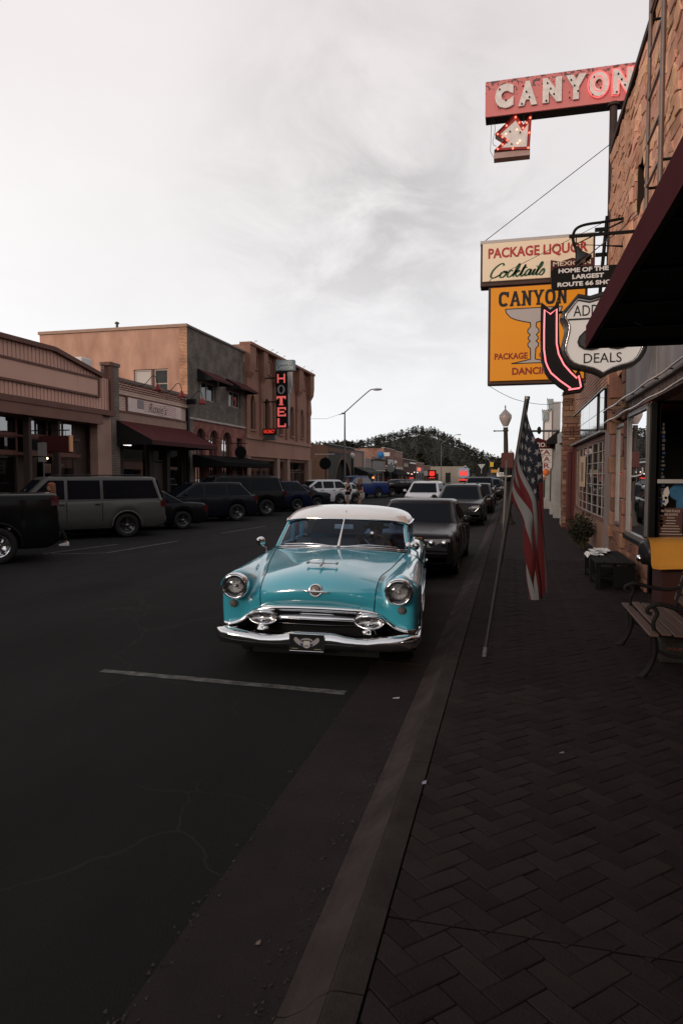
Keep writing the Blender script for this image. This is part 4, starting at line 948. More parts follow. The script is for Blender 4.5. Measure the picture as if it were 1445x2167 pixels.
t = thing('far_pylon_sign', 'white slanted sign with dark letters beyond the orange board', 'sign', (-1.8, 170, 0)); MB().box(-3.2, -.6, 169.9, 170.1, 1.7, 2.7).build('board', M_white, t); MB().text('EE', (-2.2, 169.88, 1.85), (1, 0, 0), (0, 0, 1), h=.7, w=1.3, bold=.02).build('lettering', M_black, t); MB().tube([(-2, 170.05, 0), (-2, 170.05, 2.6)], .06, 6).build('post', M_steel, t)
# ------------------------------------------------------------------ street furniture on that side
def cobra(x, y, h, arm, rise, lab):
    t = thing('cobra_street_lamp', lab, 'street lamp', (x, y, .15))
    MB().tube([(x, y, .15), (x, y, h * .55), (x, y, h)], [.11, .085, .06], 10).build('pole', mat('weathered_pole', (.13, .12, .125), .5, .3), t)
    MB().tube(catmull([(x, y, h - .1), (x + arm * .5, y, h + rise * .55), (x + arm * .88, y, h + rise * .98), (x + arm, y, h + rise)], 5), [.05] * 15 + [.035], 8).build('arm', mat('weathered_pole', (.13, .12, .125), .5, .3), t)
    MB().ball((x + arm + .35, y, h + rise + .01), .2, 12, 8, (2.4, 1.1, .6)).build('lamp_head', mat('lamp_head_grey', (.30, .30, .31), .4), t)
    MB().box(x - .3, x - .05, y - .05, y + .05, h - .25, h - .12).tube([(x - .6, y, h - .3), (x, y, h - .2)], .03, 6).build('wire_clamp', M_iron, t)
    return t
cobra(-15.2, 63, 8.0, 2.75, 1.95, 'tall grey street lamp with long raised arm beyond the hotel')
cobra(-15.2, 156, 9.3, 3.6, 1.8, 'distant grey street lamp with raised arm in front of the wooded hill')
def globe_lamp(x, y, h, lab, gm=None):
    t = thing('globe_lamp', lab, 'street lamp', (x, y, .15), group='ornamental globe street lamps')
    MB().lathe([(.26, 0), (.25, .10), (.17, .18), (.14, .55), (.10, .65), (.085, .9), (.07, h - .9), (.11, h - .86), (.07, h - .80), (.06, h - .66), (.14, h - .62), (.10, h - .58)], (x, y, .15), (0, 0, 1), 14).build('post', M_iron, t)
    MB().lathe([(.10, h - .58), (.20, h - .40), (.24, h - .25), (.20, h - .13), (.10, h - .06), (.03, h - .02), (.02, h + .08), (.002, h + .12)], (x, y, .15), (0, 0, 1), 16).build('globe', gm or mat('frosted_globe', (.48, .43, .41), .25, coat=.5), t)
    return t
globe_lamp(-15.3, 66.6, 4.1, 'ornamental globe lamp before the low dark arch building')
globe_lamp(-15.3, 93, 3.85, 'ornamental globe lamp by the shop with grey metal panels')
t = thing('round_hanging_sign', 'black round sign on a post by the hotel corner', 'sign', (-15.2, 56.2, 0)); MB().lathe([(0, -.05), (.48, -.05), (.52, 0), (.48, .05), (0, .05)], (-15.3, 56.3, 2.98), (0, 1, 0), 28, False).build('plate', M_black, t); MB().tube([(-15.3, 56.45, .15), (-15.3, 56.45, 3.6)], .05, 8).build('post', M_iron, t)
MB().beam((-16.2, 56.3, 3.78), (-14.5, 56.3, 3.78), .05, .05).build('crossbar', M_white, t)
t = thing('octagonal_sign', 'grey back of an octagonal sign on a post beyond the arch building', 'sign', (-15.3, 89, 0)); MB().lathe([(0, -.02), (.55, -.02), (.55, .02), (0, .02)], (-15.3, 89, 2.9), (0, 1, 0), 8, smooth=False).build('plate', mat('sign_back', (.22, .22, .21), .5, .4), t); MB().tube([(-15.3, 89.06, 0), (-15.3, 89.06, 3.6)], .06, 6).build('post', M_steel, t)
t = thing('parking_sign', 'small pale notice plates on a thin pole before the ribbed shop', 'sign', (-15.4, 20.2, 0)); MB().tube([(-15.4, 20.2, .15), (-15.4, 20.2, 3.1)], .03, 8).build('post', M_steel, t); MB().box(-15.57, -15.23, 20.13, 20.15, 2.62, 3.08, .005).build('plate', mat('grimy_plate', (.22, .20, .19), .6, var=.5, vscale=8), t); MB().box(-15.57, -15.23, 20.13, 20.15, 2.42, 2.59, .005).build('plate', mat('grimy_plate', (.22, .20, .19), .6), t)
t = thing('overhead_cable', 'thin cable sagging from the hotel to the tall street lamp', 'cable', (XF, 55, 6.6)); MB().tube([(XF, 55, 6.7), (-15.9, 59, 7.0), (-15.2, 62.8, 7.85)], .012, 5).build('wire', M_iron, t)
# unseen street behind the camera carries on; shops added to cut sky light
for k, (y0, y1, z) in enumerate(((-6, 7.9, 5.6), (-21, -6.1, 7.2), (-40, -21.1, 6.2))):
    t = thing('unseen_rear_shop', ['unseen tan shop added next to the ribbed front, out of frame', 'unseen grey two-storey shop added farther back along the west side', 'unseen brown shop added at the south end of the west side'][k], 'shop', (XF, (y0 + y1) / 2, 0))
    mb = MB(); hs = [(y0 + 1 + i * 3.2, y0 + 3.4 + i * 3.2, .7, 2.9) for i in range(int((y1 - y0 - 1) / 3.2))]; LF.wall(mb, y0, y1, 0, z, hs, .3); mb.build('wall', (M_pierw, M_gbrick, M_hotel)[k], t)
    for h_ in hs: LF.window(t, *h_, M_frame, G_far, 2, 1, -.15, .07)
    shell(t, y0, y1, z, 12, (M_pierw, M_gbrick, M_hotel)[k])
# ------------------------------------------------------------------ east side: sandstone bar building
XR = 2.1
RF = Face((XR, 0, 0), (0, 1, 0), (-1, 0, 0))
M_stone = mat('sandstone', (.72, .40, .265), .92, var=.8, vscale=1.6, vcol=(.46, .225, .14), bump=.5, bscale=14, pick=.3, spec=.1)
M_stoned = mat('brown_fieldstone', (.22, .115, .082), .9, var=.6, vscale=3, bump=.8, bscale=25, pick=.3, spec=.1)
M_mort = mat('dark_mortar', (.035, .02, .015), .95, var=.4)
M_grey = mat('weathered_panel', (.32, .30, .30), .7, .1, var=.75, vscale=1.6, vcol=(.17, .155, .155), stretch=(1, 1, .35), pick=.1)
M_wood = mat('stained_plywood', (.17, .10, .075), .75, var=.6, vscale=2.5, vcol=(.10, .055, .042), stretch=(1, 1, .25))
M_alum = mat('aluminium_frame', (.22, .205, .20), .4, .5, var=.3)
SB = thing('sandstone_bar', 'two-storey sandstone building with grey fascia, recessed entrance and neon edged windows', 'building', (XR, 8, 0))
# backing wall (recessed behind stones)
mb = MB(); RF.wall(mb, 4.9, 16.5, 4.0, 9.05, ((12.4, 13.1, 6.5, 7.35),), .35); mb.build('upper_wall', M_mort, SB)
MB().quad((XR + .35, 12.3, 6.4), (XR + .35, 13.2, 6.4), (XR + .35, 13.2, 7.45), (XR + .35, 12.3, 7.45)).build('window_slot', M_dark, SB)
rs = random.Random(11)
def wp(y, z):  # shared uneven joints
    return (y + .075 * math.sin(z * 5.3 + y * 2.1) + .05 * math.sin(z * 11.7 + 1.3 * y), z + .05 * math.sin(y * 3.7 + z * 1.9) + .03 * math.sin(y * 9.1 - z * 4))
cells = []
def split(y0, y1, z0, z1, d=0):
    w, h = y1 - y0, z1 - z0
    if w < .42 + .5 * rs.random() and h < .20 + .26 * rs.random() or d > 9: cells.append((y0, y1, z0, z1)); return
    if w / 2.2 > h * (.75 + .6 * rs.random()): t = lerp(y0, y1, rs.uniform(.33, .67)); split(y0, t, z0, z1, d + 1); split(t, y1, z0, z1, d + 1)
    else: t = lerp(z0, z1, rs.uniform(.33, .67)); split(y0, y1, z0, t, d + 1); split(y0, y1, t, z1, d + 1)
split(8.4, 12.4, 4.0, 9.05); split(12.4, 13.1, 4.0, 6.5); split(12.4, 13.1, 7.35, 9.05); split(13.1, 16.5, 4.0, 9.05); near = len(cells); split(4.9, 8.4, 4.0, 9.05)
def stone_slab(F, y0, y1, z0, z1, base=0.0, g=.009, warp=True, d0=.012, d1=.04):
    q = []
    n = 2
    for a, b in (((y0, z0), (y1, z0)), ((y1, z0), (y1, z1)), ((y1, z1), (y0, z1)), ((y0, z1), (y0, z0))):
        for k in range(n): q.append((lerp(a[0], b[0], k / n), lerp(a[1], b[1], k / n)))
    if warp: q = [wp(*p) for p in q]
    cy = sum(p[0] for p in q) / 8; cz = sum(p[1] for p in q) / 8
    ins = lambda p, k: (p[0] + (cy - p[0]) / max(.05, math.hypot(cy - p[0], cz - p[1])) * k, p[1] + (cz - p[1]) / max(.05, math.hypot(cy - p[0], cz - p[1])) * k)
    o = rs.uniform(d0, d1); ty = rs.uniform(-.02, .02); tz = rs.uniform(-.02, .02)
    a = [F.p(*ins(p, g), base) for p in q]
    b = [F.p(*ins(p, g + .002), base + o * .75 + (p[0] - cy) * ty) for p in q]
    c = [F.p(*ins(p, g + .014), base + o + (p[0] - cy) * ty + (p[1] - cz) * tz + rs.uniform(-.008, .008)) for p in q]
    mb = MB(); mb.add(a + b + c, [tuple(range(16, 24))] + [(r_ * 8 + i, r_ * 8 + (i + 1) % 8, (r_ + 1) * 8 + (i + 1) % 8, (r_ + 1) * 8 + i) for r_ in (0, 1) for i in range(8)])
    return mb
rest = MB(); ord_ = sorted(cells, key=lambda c: (0 if c[0] > 8.4 else 1, c[0]))
for k, c in enumerate(ord_):
    m_ = stone_slab(RF, *c)
    if k < 296: m_.build('stone', M_stone, SB)
    else: rest.add(m_.v, m_.f)
if rest.v: tag(rest.build('stones_beyond', M_stone, SB), kind='stuff')
mb = MB(); RF.slab(mb, 4.9, 16.4, 9.05, 9.17, -.35, .07); mb.build('coping', mat('dark_coping', (.045, .028, .024), .8, var=.3), SB)
# end wall beyond and building behind
mb = MB(); mb.quad((XR, 16.5, 0), (XR + 12, 16.5, 0), (XR + 12, 16.5, 9.05), (XR, 16.5, 9.05)); mb.quad((XR, 4.9, 4), (XR + 12, 4.9, 4), (XR + 12, 4.9, 9.05), (XR, 4.9, 9.05)); mb.quad((XR + .01, 4.9, 8.8), (XR + 12, 4.9, 8.8), (XR + 12, 16.49, 8.8), (XR + .01, 16.49, 8.8)); mb.build('rear_block', M_stoned, SB)
# weathered grey fascia sheets
for k in range(8):
    y0 = 13.70 - (k + 1) * 1.02
    mb = MB(); RF.slab(mb, y0 + .012, y0 + 1.008, 3.30, 4.3, .03 + .004 * (k % 2), .085 + .006 * (k % 3)); mb.build('fascia_panel', M_grey, SB)
mb = MB(); RF.slab(mb, 4.9, 15.9, 3.12, 3.29, -.2, .03); mb.build('broken_render_strip', mat('broken_render', (.22, .16, .145), .95, var=.9, vscale=7, vcol=(.05, .04, .035), bump=1, bscale=30), SB)
mb = MB(); RF.slab(mb, 13.72, 15.9, 3.0, 4.3, -.25, -.12); mb.build('upper_glazing', mat('black_glass_panel', (.01, .012, .012), .06, coat=.6), SB)
mb = MB(); RF.slab(mb, 4.9, 16.5, 4.0, 4.02, -.4, -.3); mb = MB()
for z, o_ in ((3.34, .16), (3.10, .14)):
    pts = [RF.p(y, z + .012 * math.sin(y * 3), o_) for y in [15.8 - .5 * i for i in range(18)]]
    MB().tube(pts, .016, 8).build('neon_tube', mat('unlit_neon_glass', (.55, .48, .45), .15, coat=.8), SB)
for k in range(9): mb.tube([RF.p(15.3 - k * .95, 3.34, .03), RF.p(15.3 - k * .95, 3.34, .16)], .012, 5)
mb.build('tube_support', M_iron, SB)
# stone columns of single blocks
for y, w in ((15.15, .24), (13.5, .27)):
    z = .15
    while z < 4.25:
        h = rs.uniform(.18, .6); h = min(h, 4.3 - z)
        F2 = Face((XR, 0, 0), (0, 1, 0), (-1, 0, 0)); m_ = MB(); j = rs.uniform(-.02, .02); o_ = rs.uniform(.06, .13)
        m_.box(XR - o_, XR + .2, y - w / 2 + j, y + w / 2 + j, z + .006, z + h - .006, .02); m_.build('column_stone', M_stoned, SB); z += h
# low wall of brown stones under the windows
for a, b, zt_ in ((13.72, 15.0, .95), (11.35, 13.34, .84)):
    y = a
    while y < b - .1:
        w = rs.uniform(.22, .45); w = min(w, b - y); z = .15
        while z < zt_ - .05:
            h = min(rs.uniform(.14, .3), zt_ - z); stone_slab(RF, y, y + w, z, z + h, 0.0, .008, False, .02, .07).build('low_wall_stone', M_stoned, SB); z += h
        y += w
mb = MB(); RF.slab(mb, 11.3, 15.0, .15, .84, -.25, -.002); mb.build('low_wall_backing', M_mort, SB)
RF.window(SB, 13.74, 14.98, .98, 2.98, M_alum, G_win, 1, 1, -.05, .06)
fw_ = RF.window(SB, 11.42, 13.3, .90, 3.08, M_alum, G_win, 1, 1, .0, .07)
mb = MB(); RF.slab(mb, 11.36, 13.34, .84, .90, -.1, .09); mb.build('sill', M_black, SB)
mb = MB(); mb.box(XR - .02, XR + .1, 11.30, 11.42, .15, 3.1); mb.build('corner_post', M_black, SB)
mb = MB()
for a in ([RF.p(12.72, 1.0 + .13, -.12), RF.p(12.72, 1.02, -.12), RF.p(12.55, 1.02, -.12), RF.p(12.52, 1.1, -.12), RF.p(12.52, 2.75, -.12), RF.p(12.52, 2.88, -.12), RF.p(12.66, 2.9, -.12), RF.p(12.7, 2.8, -.12)],
          [RF.p(12.5, 2.93, -.10), RF.p(12.0, 2.97, -.10), RF.p(11.5, 3.0, -.10)], [RF.p(12.3, .99, -.12), RF.p(12.25, 1.06, -.12), RF.p(11.6, 1.02, -.12)]):
    mb.tube(a, .012, 7)
mb.build('red_neon_outline', lit('deep_red_neon', (1, .035, .05), 2.2), SB)
# recessed entrance: glazed cross-wall facing down the sidewalk
AF = Face((2.16, 11.3, 0), (1, 0, 0), (0, -1, 0))
mb = MB(); AF.slab(mb, 0, 1.44, .15, .86, -.1, .0); mb.build('bulkhead', M_wood, SB)
mb = MB(); AF.slab(mb, .62, 1.44, .15, .70, .0, .012); mb.build('bulkhead_panel', mat('dark_red_panel', (.07, .024, .02), .7, var=.4), SB)
wf = AF.window(SB, .0, 1.44, .86, 3.1, M_black, glass_mat('clear_shop_glass', (.92, .92, .92), .6), 1, 1, -.06, .05)
mb = MB(); AF.slab(mb, .02, 1.42, 1.85, 1.91, .002, .03); mb.build('transom_bar', mat('pale_alloy', (.46, .44, .43), .4, .4), wf)
for x, y0, y1 in ((3.6, 5.0, 11.3),):
    S3 = Face((x, 0, 0), (0, 1, 0), (-1, 0, 0)); mb = MB(); S3.wall(mb, y0, y1, .15, 3.3, ((6.0, 7.0, .15, 2.3), (7.4, 10.6, .9, 2.9)), .1); mb.build('alcove_wall', M_wood, SB)
    S3.window(SB, 7.4, 10.6, .9, 2.9, M_black, G_dark, 2, 1, -.06, .06); dd = MB(); S3.slab(dd, 6.02, 6.98, .15, 2.28, -.07, -.02); d_ = dd.build('door', M_wood, SB); MB().box(3.56, 3.6, 6.85, 6.9, 1.0, 1.25).build('handle', M_chrome, d_)
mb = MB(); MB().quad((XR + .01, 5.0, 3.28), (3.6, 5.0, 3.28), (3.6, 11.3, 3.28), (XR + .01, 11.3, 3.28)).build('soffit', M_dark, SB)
# shop interior behind cross-wall
mb = MB(); mb.quad((2.2, 14.9, .1), (5.5, 14.9, .1), (5.5, 14.9, 3.1), (2.2, 14.9, 3.1)); mb.quad((5.5, 11.4, .1), (5.5, 14.9, .1), (5.5, 14.9, 3.1), (5.5, 11.4, 3.1)); mb.quad((2.2, 11.4, 3.08), (5.5, 11.4, 3.08), (5.5, 14.9, 3.08), (2.2, 14.9, 3.08)); mb.quad((2.2, 11.4, .16), (5.5, 11.4, .16), (5.5, 14.9, .16), (2.2, 14.9, .16)); mb.quad((3.6, 11.31, .1), (5.5, 11.31, .1), (5.5, 11.31, 3.1), (3.6, 11.31, 3.1)); mb.build('interior', M_dark, SB)
# things displayed in that window
t = thing('display_shirt', 'blue printed T-shirt hanging in the shop window beside a small white mask', 'shirt', (2.6, 11.5, 1.3))
P = [(2.36, 1.72), (2.46, 1.82), (2.58, 1.86), (2.66, 1.83), (2.74, 1.86), (2.9, 1.8), (2.98, 1.66), (2.88, 1.60), (2.86, 1.22), (2.5, 1.22), (2.5, 1.58), (2.43, 1.62)]
mb = MB().prism([(x, 11.46, z) for x, z in P], (0, .06, 0)); mb.build('body', mat('blue_shirt', (.06, .20, .38), .9, var=.5, vscale=5, bump=.4, bscale=12), t)
MB().lathe([(.0, 0), (.09, 0), (.1, .004), (0, .006)], (2.70, 11.455, 1.56), (0, -1, 0), 14).build('print', mat('yellow_print', (.36, .33, .12), .8), t)
t = thing('white_mask', 'small white figure with a black eye on the glass left of the blue shirt', 'ornament', (2.34, 11.42, 1.6))
MB().prism([(x, 11.42, z) for x, z in ((2.28, 1.66), (2.31, 1.76), (2.36, 1.80), (2.385, 1.70), (2.36, 1.64), (2.37, 1.56), (2.33, 1.50), (2.28, 1.54), (2.29, 1.6))], (0, .02, 0)).build('figure', M_white, t); MB().lathe([(0, 0), (.022, 0), (.022, .004), (0, .006)], (2.33, 11.415, 1.625), (0, -1, 0), 10).build('eye', M_black, t)
t = thing('house_rules_poster', 'brown poster headed IN THIS PLACE WE ALWAYS behind the shop glass', 'poster', (2.5, 11.4, 1.0))
p_ = MB().box(2.24, 2.57, 11.40, 11.41, .98, 1.47).build('sheet', mat('brown_poster', (.13, .06, .048), .8, var=.3), t)
mp_ = mat('poster_print', (.62, .56, .52), .8)
MB().text('IN THIS PLACE', (2.272, 11.398, 1.405), (1, 0, 0), (0, 0, 1), h=.036, w=.26, bold=.02, depth=.001).text('WE ALWAYS', (2.31, 11.398, 1.35), (1, 0, 0), (0, 0, 1), h=.036, w=.19, bold=.02, depth=.001).build('lettering', mp_, p_)
mb = MB()
for k in range(7): w = .055 + .02 * k - (.03 if k % 3 == 2 else 0); mb.box(2.405 - w, 2.405 + w, 11.396, 11.399, 1.312 - k * .042, 1.322 - k * .042)
mb.build('fine_print', mp_, p_)
t = thing('sticker_column', 'column of small grey and blue stickers along the edge of the shop glass', 'stickers', (2.24, 11.42, 1.5))
for k in range(26):
    z = 1.18 + k * .062; w = rs.uniform(.02, .05)
    MB().box(2.235 + rs.uniform(0, .03), 2.25 + w + rs.uniform(0, .03), 11.40, 11.405, z, z + rs.uniform(.02, .05)).build('sticker', mat('sticker%d' % (k % 4), ((.14, .14, .15), (.10, .11, .13), (.05, .09, .2), (.17, .16, .16))[k % 4], .8), t)
t = thing('red_tag', 'small bright red tag low on the shop glass', 'tag', (2.24, 11.4, 1.2)); MB().box(2.215, 2.24, 11.385, 11.39, 1.18, 1.26).build('card', mat('red_card', (.6, .06, .05), .6), t); MB().box(2.222, 2.233, 11.383, 11.385, 1.22, 1.25).build('mark', M_white, t)
# near part of the building beside and behind the camera
NB = thing('near_east_shop', 'plain brown shop continuing behind the viewpoint on the east sidewalk', 'shop', (XR, -5, 0))
mb = MB(); RF.wall(mb, -14, 4.88, .1, 6.0, ((-12, -8, .7, 2.9), (-7, -3, .7, 2.9), (-1, 1, .1, 2.5), (1.4, 4.4, .7, 2.9)), .2); mb.build('wall', M_wood, NB)
for h_ in ((-12, -8, .7, 2.9), (-7, -3, .7, 2.9), (-1, 1, .1, 2.5), (1.4, 4.4, .7, 2.9)): RF.window(NB, *h_, M_black, G_dark, 2, 1, -.12, .06)
mb = MB(); mb.quad((XR, 4.88, .1), (3.62, 4.88, .1), (3.62, 4.88, 4), (XR, 4.88, 4)).quad((XR, -14, 0), (14, -14, 0), (14, -14, 6), (XR, -14, 6)).quad((XR, -14, 5.8), (14, -14, 5.8), (14, 4.88, 5.8), (XR, 4.88, 5.8)); mb.build('sides', M_wood, NB)
# ------------------------------------------------------------------ big maroon awning overhead
t = thing('entrance_awning', 'large maroon box awning overhead at the stone building entrance', 'awning', (XR, 4, 3.3))
xo = .735; ya, yb = -1.5, 7.5; z0, z1 = 3.27, 3.51
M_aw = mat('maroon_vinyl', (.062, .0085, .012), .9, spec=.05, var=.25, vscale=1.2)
n = 10; A0 = [(xo, lerp(ya, yb, i / n), z0 + (.006 if i % 2 else 0)) for i in range(n + 1)]; A1 = [(xo + .004, lerp(ya, yb, i / n), z1) for i in range(n + 1)]; A2 = [(2.0, lerp(ya, yb, i / n), 4.55) for i in range(n + 1)]
MB().grid([A0, A1], smooth=False).build('valance', M_aw, t); MB().grid([A1, A2], smooth=False).build('canopy', M_aw, t)
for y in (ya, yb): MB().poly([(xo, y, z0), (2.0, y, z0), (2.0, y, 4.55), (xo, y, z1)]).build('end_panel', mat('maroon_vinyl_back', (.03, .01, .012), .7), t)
mb = MB()
for i in range(n + 1):
    y = min(max(lerp(ya, yb, i / n), ya + .03), yb - .03); mb.beam((xo + .03, y, z0 + .03), (2.0, y, z0 + .03), .03, .03).beam((xo + .03, y, z1 - .03), (2.0, y, 4.5), .03, .03)
mb.beam((xo + .03, ya, z0 + .03), (xo + .03, yb, z0 + .03), .03, .03); mb.build('frame', M_iron, t)
MB().quad((xo + .02, ya + .01, z0 + .06), (2.0, ya + .01, z0 + .06), (2.0, yb - .01, z0 + .06), (xo + .02, yb - .01, z0 + .06)).build('shade_sheet', mat('underside_shade_black', (.008, .008, .008), .9), t)  # black sheet stands in for the shade under the canopy
MB().tube([(1.0, 6.2, z0 + .05), (1.0, 6.2, z0 - .03), (1.05, 6.2, z0 - .05)], .008, 5).build('hook', M_steel, t)
# wall frame (ladder of pale pipes) on the stone
t = thing('pipe_ladder', 'steel pipe ladder fixed to the sandstone above the maroon awning', 'ladder', (XR, 10.6, 6))
mb = MB(); mb.tube([(XR - .2, 11.1, 5.0), (XR - .2, 11.1, 8.95)], .028, 8).tube([(XR - .2, 10.15, 5.0), (XR - .2, 10.15, 8.95)], .035, 8); mb.build('rail', mat('galvanised_pipe', (.20, .15, .135), .5, .5, var=.4), t)
for k in range(6): MB().tube([(XR - .2, 11.1, 5.6 + k * .62), (XR - .2, 10.15, 5.6 + k * .62)], .022, 6).build('rung', mat('galvanised_pipe', (.2, .15, .13), .5, .5), t)
mb = MB()
for y, z in ((11.1, 6.2), (11.1, 8.6), (10.15, 6.2), (10.15, 8.6)): MB().tube([(XR - .2, y, z), (XR, y, z)], .02, 6).build('stand_off', M_iron, t)

# ------------------------------------------------------------------ next building: lap brick over black glass front
GB = thing('black_glass_shop', 'narrow-brick shop with a shiny black glass band and gridded window', 'shop', (XR, 20.7, 0))
M_lap = brick_mat('thin_brick', (.52, .29, .205), (.45, .245, .17), (.15, .08, .06), .45, .085, var=.3, msize=.016, bump=1.0)
mb = MB(); RF.wall(mb, 16.55, 24.7, 3.95, 5.0); mb.build('brick_parapet', M_lap, GB)
mb = MB(); RF.slab(mb, 16.55, 24.8, 5.0, 5.08, -.3, .05); mb.build('coping', M_coping, GB)
M_bg = mat('black_structural_glass', (.008, .009, .010), .045, coat=1.0, var=.0, spec=.9)
for y0, y1 in ((16.62, 17.35), (17.95, 19.6), (19.62, 21.2), (21.22, 22.8), (22.82, 24.6)):
    for z0, z1 in ((3.02, 3.46), (3.475, 3.94)): MB().quad(RF.p(y0 + .005, z0, .05), RF.p(y1 - .005, z0, .05), RF.p(y1 - .005, z1, .05), RF.p(y0 + .005, z1, .05)).build('glass_panel', M_bg, GB)
mb = MB(); RF.rect(mb, 16.55, 24.7, 2.95, 3.95, .02); mb.build('panel_backing', mat('old_adhesive', (.05, .045, .042), .9, var=.8, vscale=4), GB)
mb = MB(); RF.slab(mb, 16.55, 24.65, 2.95, 3.0, .0, .14); RF.slab(mb, 16.55, 24.65, 3.94, 3.97, .0, .08); mb.build('metal_trim', M_alum, GB)
mb = MB(); RF.slab(mb, 15.75, 16.5, .15, 2.95, -.1, .03); mb.build('board_pilaster', mat('grey_boards', (.21, .165, .155), .85, var=.5, vscale=5, stretch=(1, 1, .1)), GB)
mb = MB(); RF.slab(mb, 16.5, 23.9, .15, .92, -.1, .02)
for k in range(5): y0 = 16.55 + k * 1.46; m2 = MB(); RF.slab(m2, y0 + .01, y0 + 1.45, .15, .92, .02, .035); m2.build('bulkhead_board', mat('tan_plywood', (.24, .14, .10), .8, var=.5, vscale=3, stretch=(1, 1, .3), pick=.15), GB)
mb.build('bulkhead', M_wood, GB)
# gridded window: rectangular lights bowed in plan
ys = [16.6, 17.35, 18.1, 19.2, 20.4, 21.7, 22.9, 23.85]; zs = [.98, 1.2, 1.47, 1.74, 2.01, 2.28, 2.55, 2.78]
def bow(y): return -.06 + .0 + .05 * math.sin((y - 16.6) / 7.25 * math.pi)
mb = MB()
for z in zs: mb.tube([RF.p(y, z, bow(y) + .012) for y in ys], .011, 6)
for y in ys: mb.tube([RF.p(y, zs[0], bow(y) + .012), RF.p(y, zs[-1], bow(y) + .012)], .012, 6)
g_ = mb.build('gridded_window', mat('pale_lead', (.34, .28, .25), .5, .4), GB)
for i in range(len(ys) - 1):
    for j in range(len(zs) - 1):
        t1, t2 = rs.uniform(-.006, .006), rs.uniform(-.006, .006)
        MB().quad(RF.p(ys[i], zs[j], bow(ys[i]) + t1), RF.p(ys[i + 1], zs[j], bow(ys[i + 1]) + t2), RF.p(ys[i + 1], zs[j + 1], bow(ys[i + 1]) - t1), RF.p(ys[i], zs[j + 1], bow(ys[i]) - t2)).build('pane', G_dark, g_)
mb = MB(); RF.slab(mb, 16.5, 24.0, 2.80, 2.95, -.3, .0); RF.slab(mb, 16.5, 24.0, .92, .97, -.1, .06); RF.slab(mb, 23.87, 24.6, .15, 2.95, -.1, .01); mb.build('window_surround', M_brown, GB)
mb = MB(); mb.quad((XR + 10, 16.55, 0), (XR + 10, 24.7, 0), (XR + 10, 24.7, 5), (XR + 10, 16.55, 5)).quad((XR, 24.7, 0), (XR + 10, 24.7, 0), (XR + 10, 24.7, 5), (XR, 24.7, 5)).quad((XR, 16.56, 4.7), (XR + 10, 16.56, 4.7), (XR + 10, 24.7, 4.7), (XR, 24.7, 4.7)); mb.build('rear_block', M_lap, GB)
t = thing('window_poster', 'yellow and pink poster taped in the gridded window', 'poster', (XR, 21.3, 2)); p_ = MB().quad(RF.p(20.4, 1.64, .05), RF.p(21.9, 1.64, .05), RF.p(21.95, 2.52, .05), RF.p(20.35, 2.52, .05)).build('sheet', mat('yellowed_poster', (.46, .36, .24), .8, var=.6, vscale=1.5, vcol=(.42, .20, .17)), t); MB().text('SALE', RF.p(21.7, 1.9, .055), (0, -1, 0), (0, 0, 1), h=.4, w=1.1, depth=.002).build('print', M_brown, p_) if 0 else MB().box(XR - .058, XR - .054, 20.9, 21.5, 1.8, 2.35).build('print', mat('brown_print', (.2, .12, .08), .8), p_)
# stone pier with maroon shutter
PR = thing('stone_pier', 'projecting pier of stacked ledge stones with maroon shutters at its foot', 'pier', (1.95, 25, 0))
MB().box(1.80, 2.3, 25.02, 25.6, .1, 4.9).build('core', M_mort, PR)
PFc = Face((1.76, 25.0, 0), (1, 0, 0), (0, -1, 0)); z = .15
while z < 4.85:
    h = rs.uniform(.07, .26); h = min(h, 4.9 - z); x = 0
    while x < .385:
        w = min(rs.uniform(.14, .40), .40 - x)
        if .4 - x - w < .08: w = .4 - x
        stone_slab(PFc, x, x + w, z, z + h, .0, .005, False, .02, .08).build('ledge_stone', M_stoned if rs.random() < .6 else mat('tan_ledge_stone', (.30, .175, .12), .9, var=.5, vscale=4, bump=.6, bscale=25, pick=.25), PR); x += w
    SFc = Face((1.80, 25.0, 0), (0, 1, 0), (-1, 0, 0)); stone_slab(SFc, 0.0, .58, z, z + h, .0, .005, False, .02, .05).build('ledge_stone', M_stoned, PR); z += h
for x0, x1 in ((1.86, 1.97), (1.98, 2.12)): MB().box(x0, x1, 23.9, 24.6, .15, 2.75 if x0 < 1.9 else 2.9, .01).build('shutter', mat('maroon_board', (.085, .022, .022), .75, var=.35), PR)
# farther east row
R1 = thing('white_trim_shop', 'pale grey shop with white posts and a thin maroon awning past the stone pier', 'shop', (XR, 40, 0))
M_pg = mat('pale_grey_paint', (.36, .35, .34), .8, var=.35)
mb = MB(); RF.wall(mb, 25.7, 48, 0, 3.75, ((27, 30, .6, 2.6), (31, 32.4, .1, 2.6), (34, 38, .6, 2.6), (40, 46, .6, 2.6)), .3); mb.build('wall', mat('dark_green_front', (.045, .055, .052), .8, var=.3), R1)
for h_ in ((27, 30, .6, 2.6), (31, 32.4, .1, 2.6), (34, 38, .6, 2.6), (40, 46, .6, 2.6)): RF.window(R1, *h_, M_frame, G_dark, 2, 1, -.15, .07)
for y in (26.3, 30.5, 33.2, 38.8, 47): mb = MB(); mb.box(1.86, 2.1, y - .15, y + .15, .15, 3.3, .02).box(1.80, 2.1, y - .22, y + .22, .15, .75, .02); mb.build('post', M_pg, R1)
mb = MB(); RF.slab(mb, 33.0, 33.5, 3.3, 5.35, -.1, .2); mb.build('pilaster', M_pg, R1)
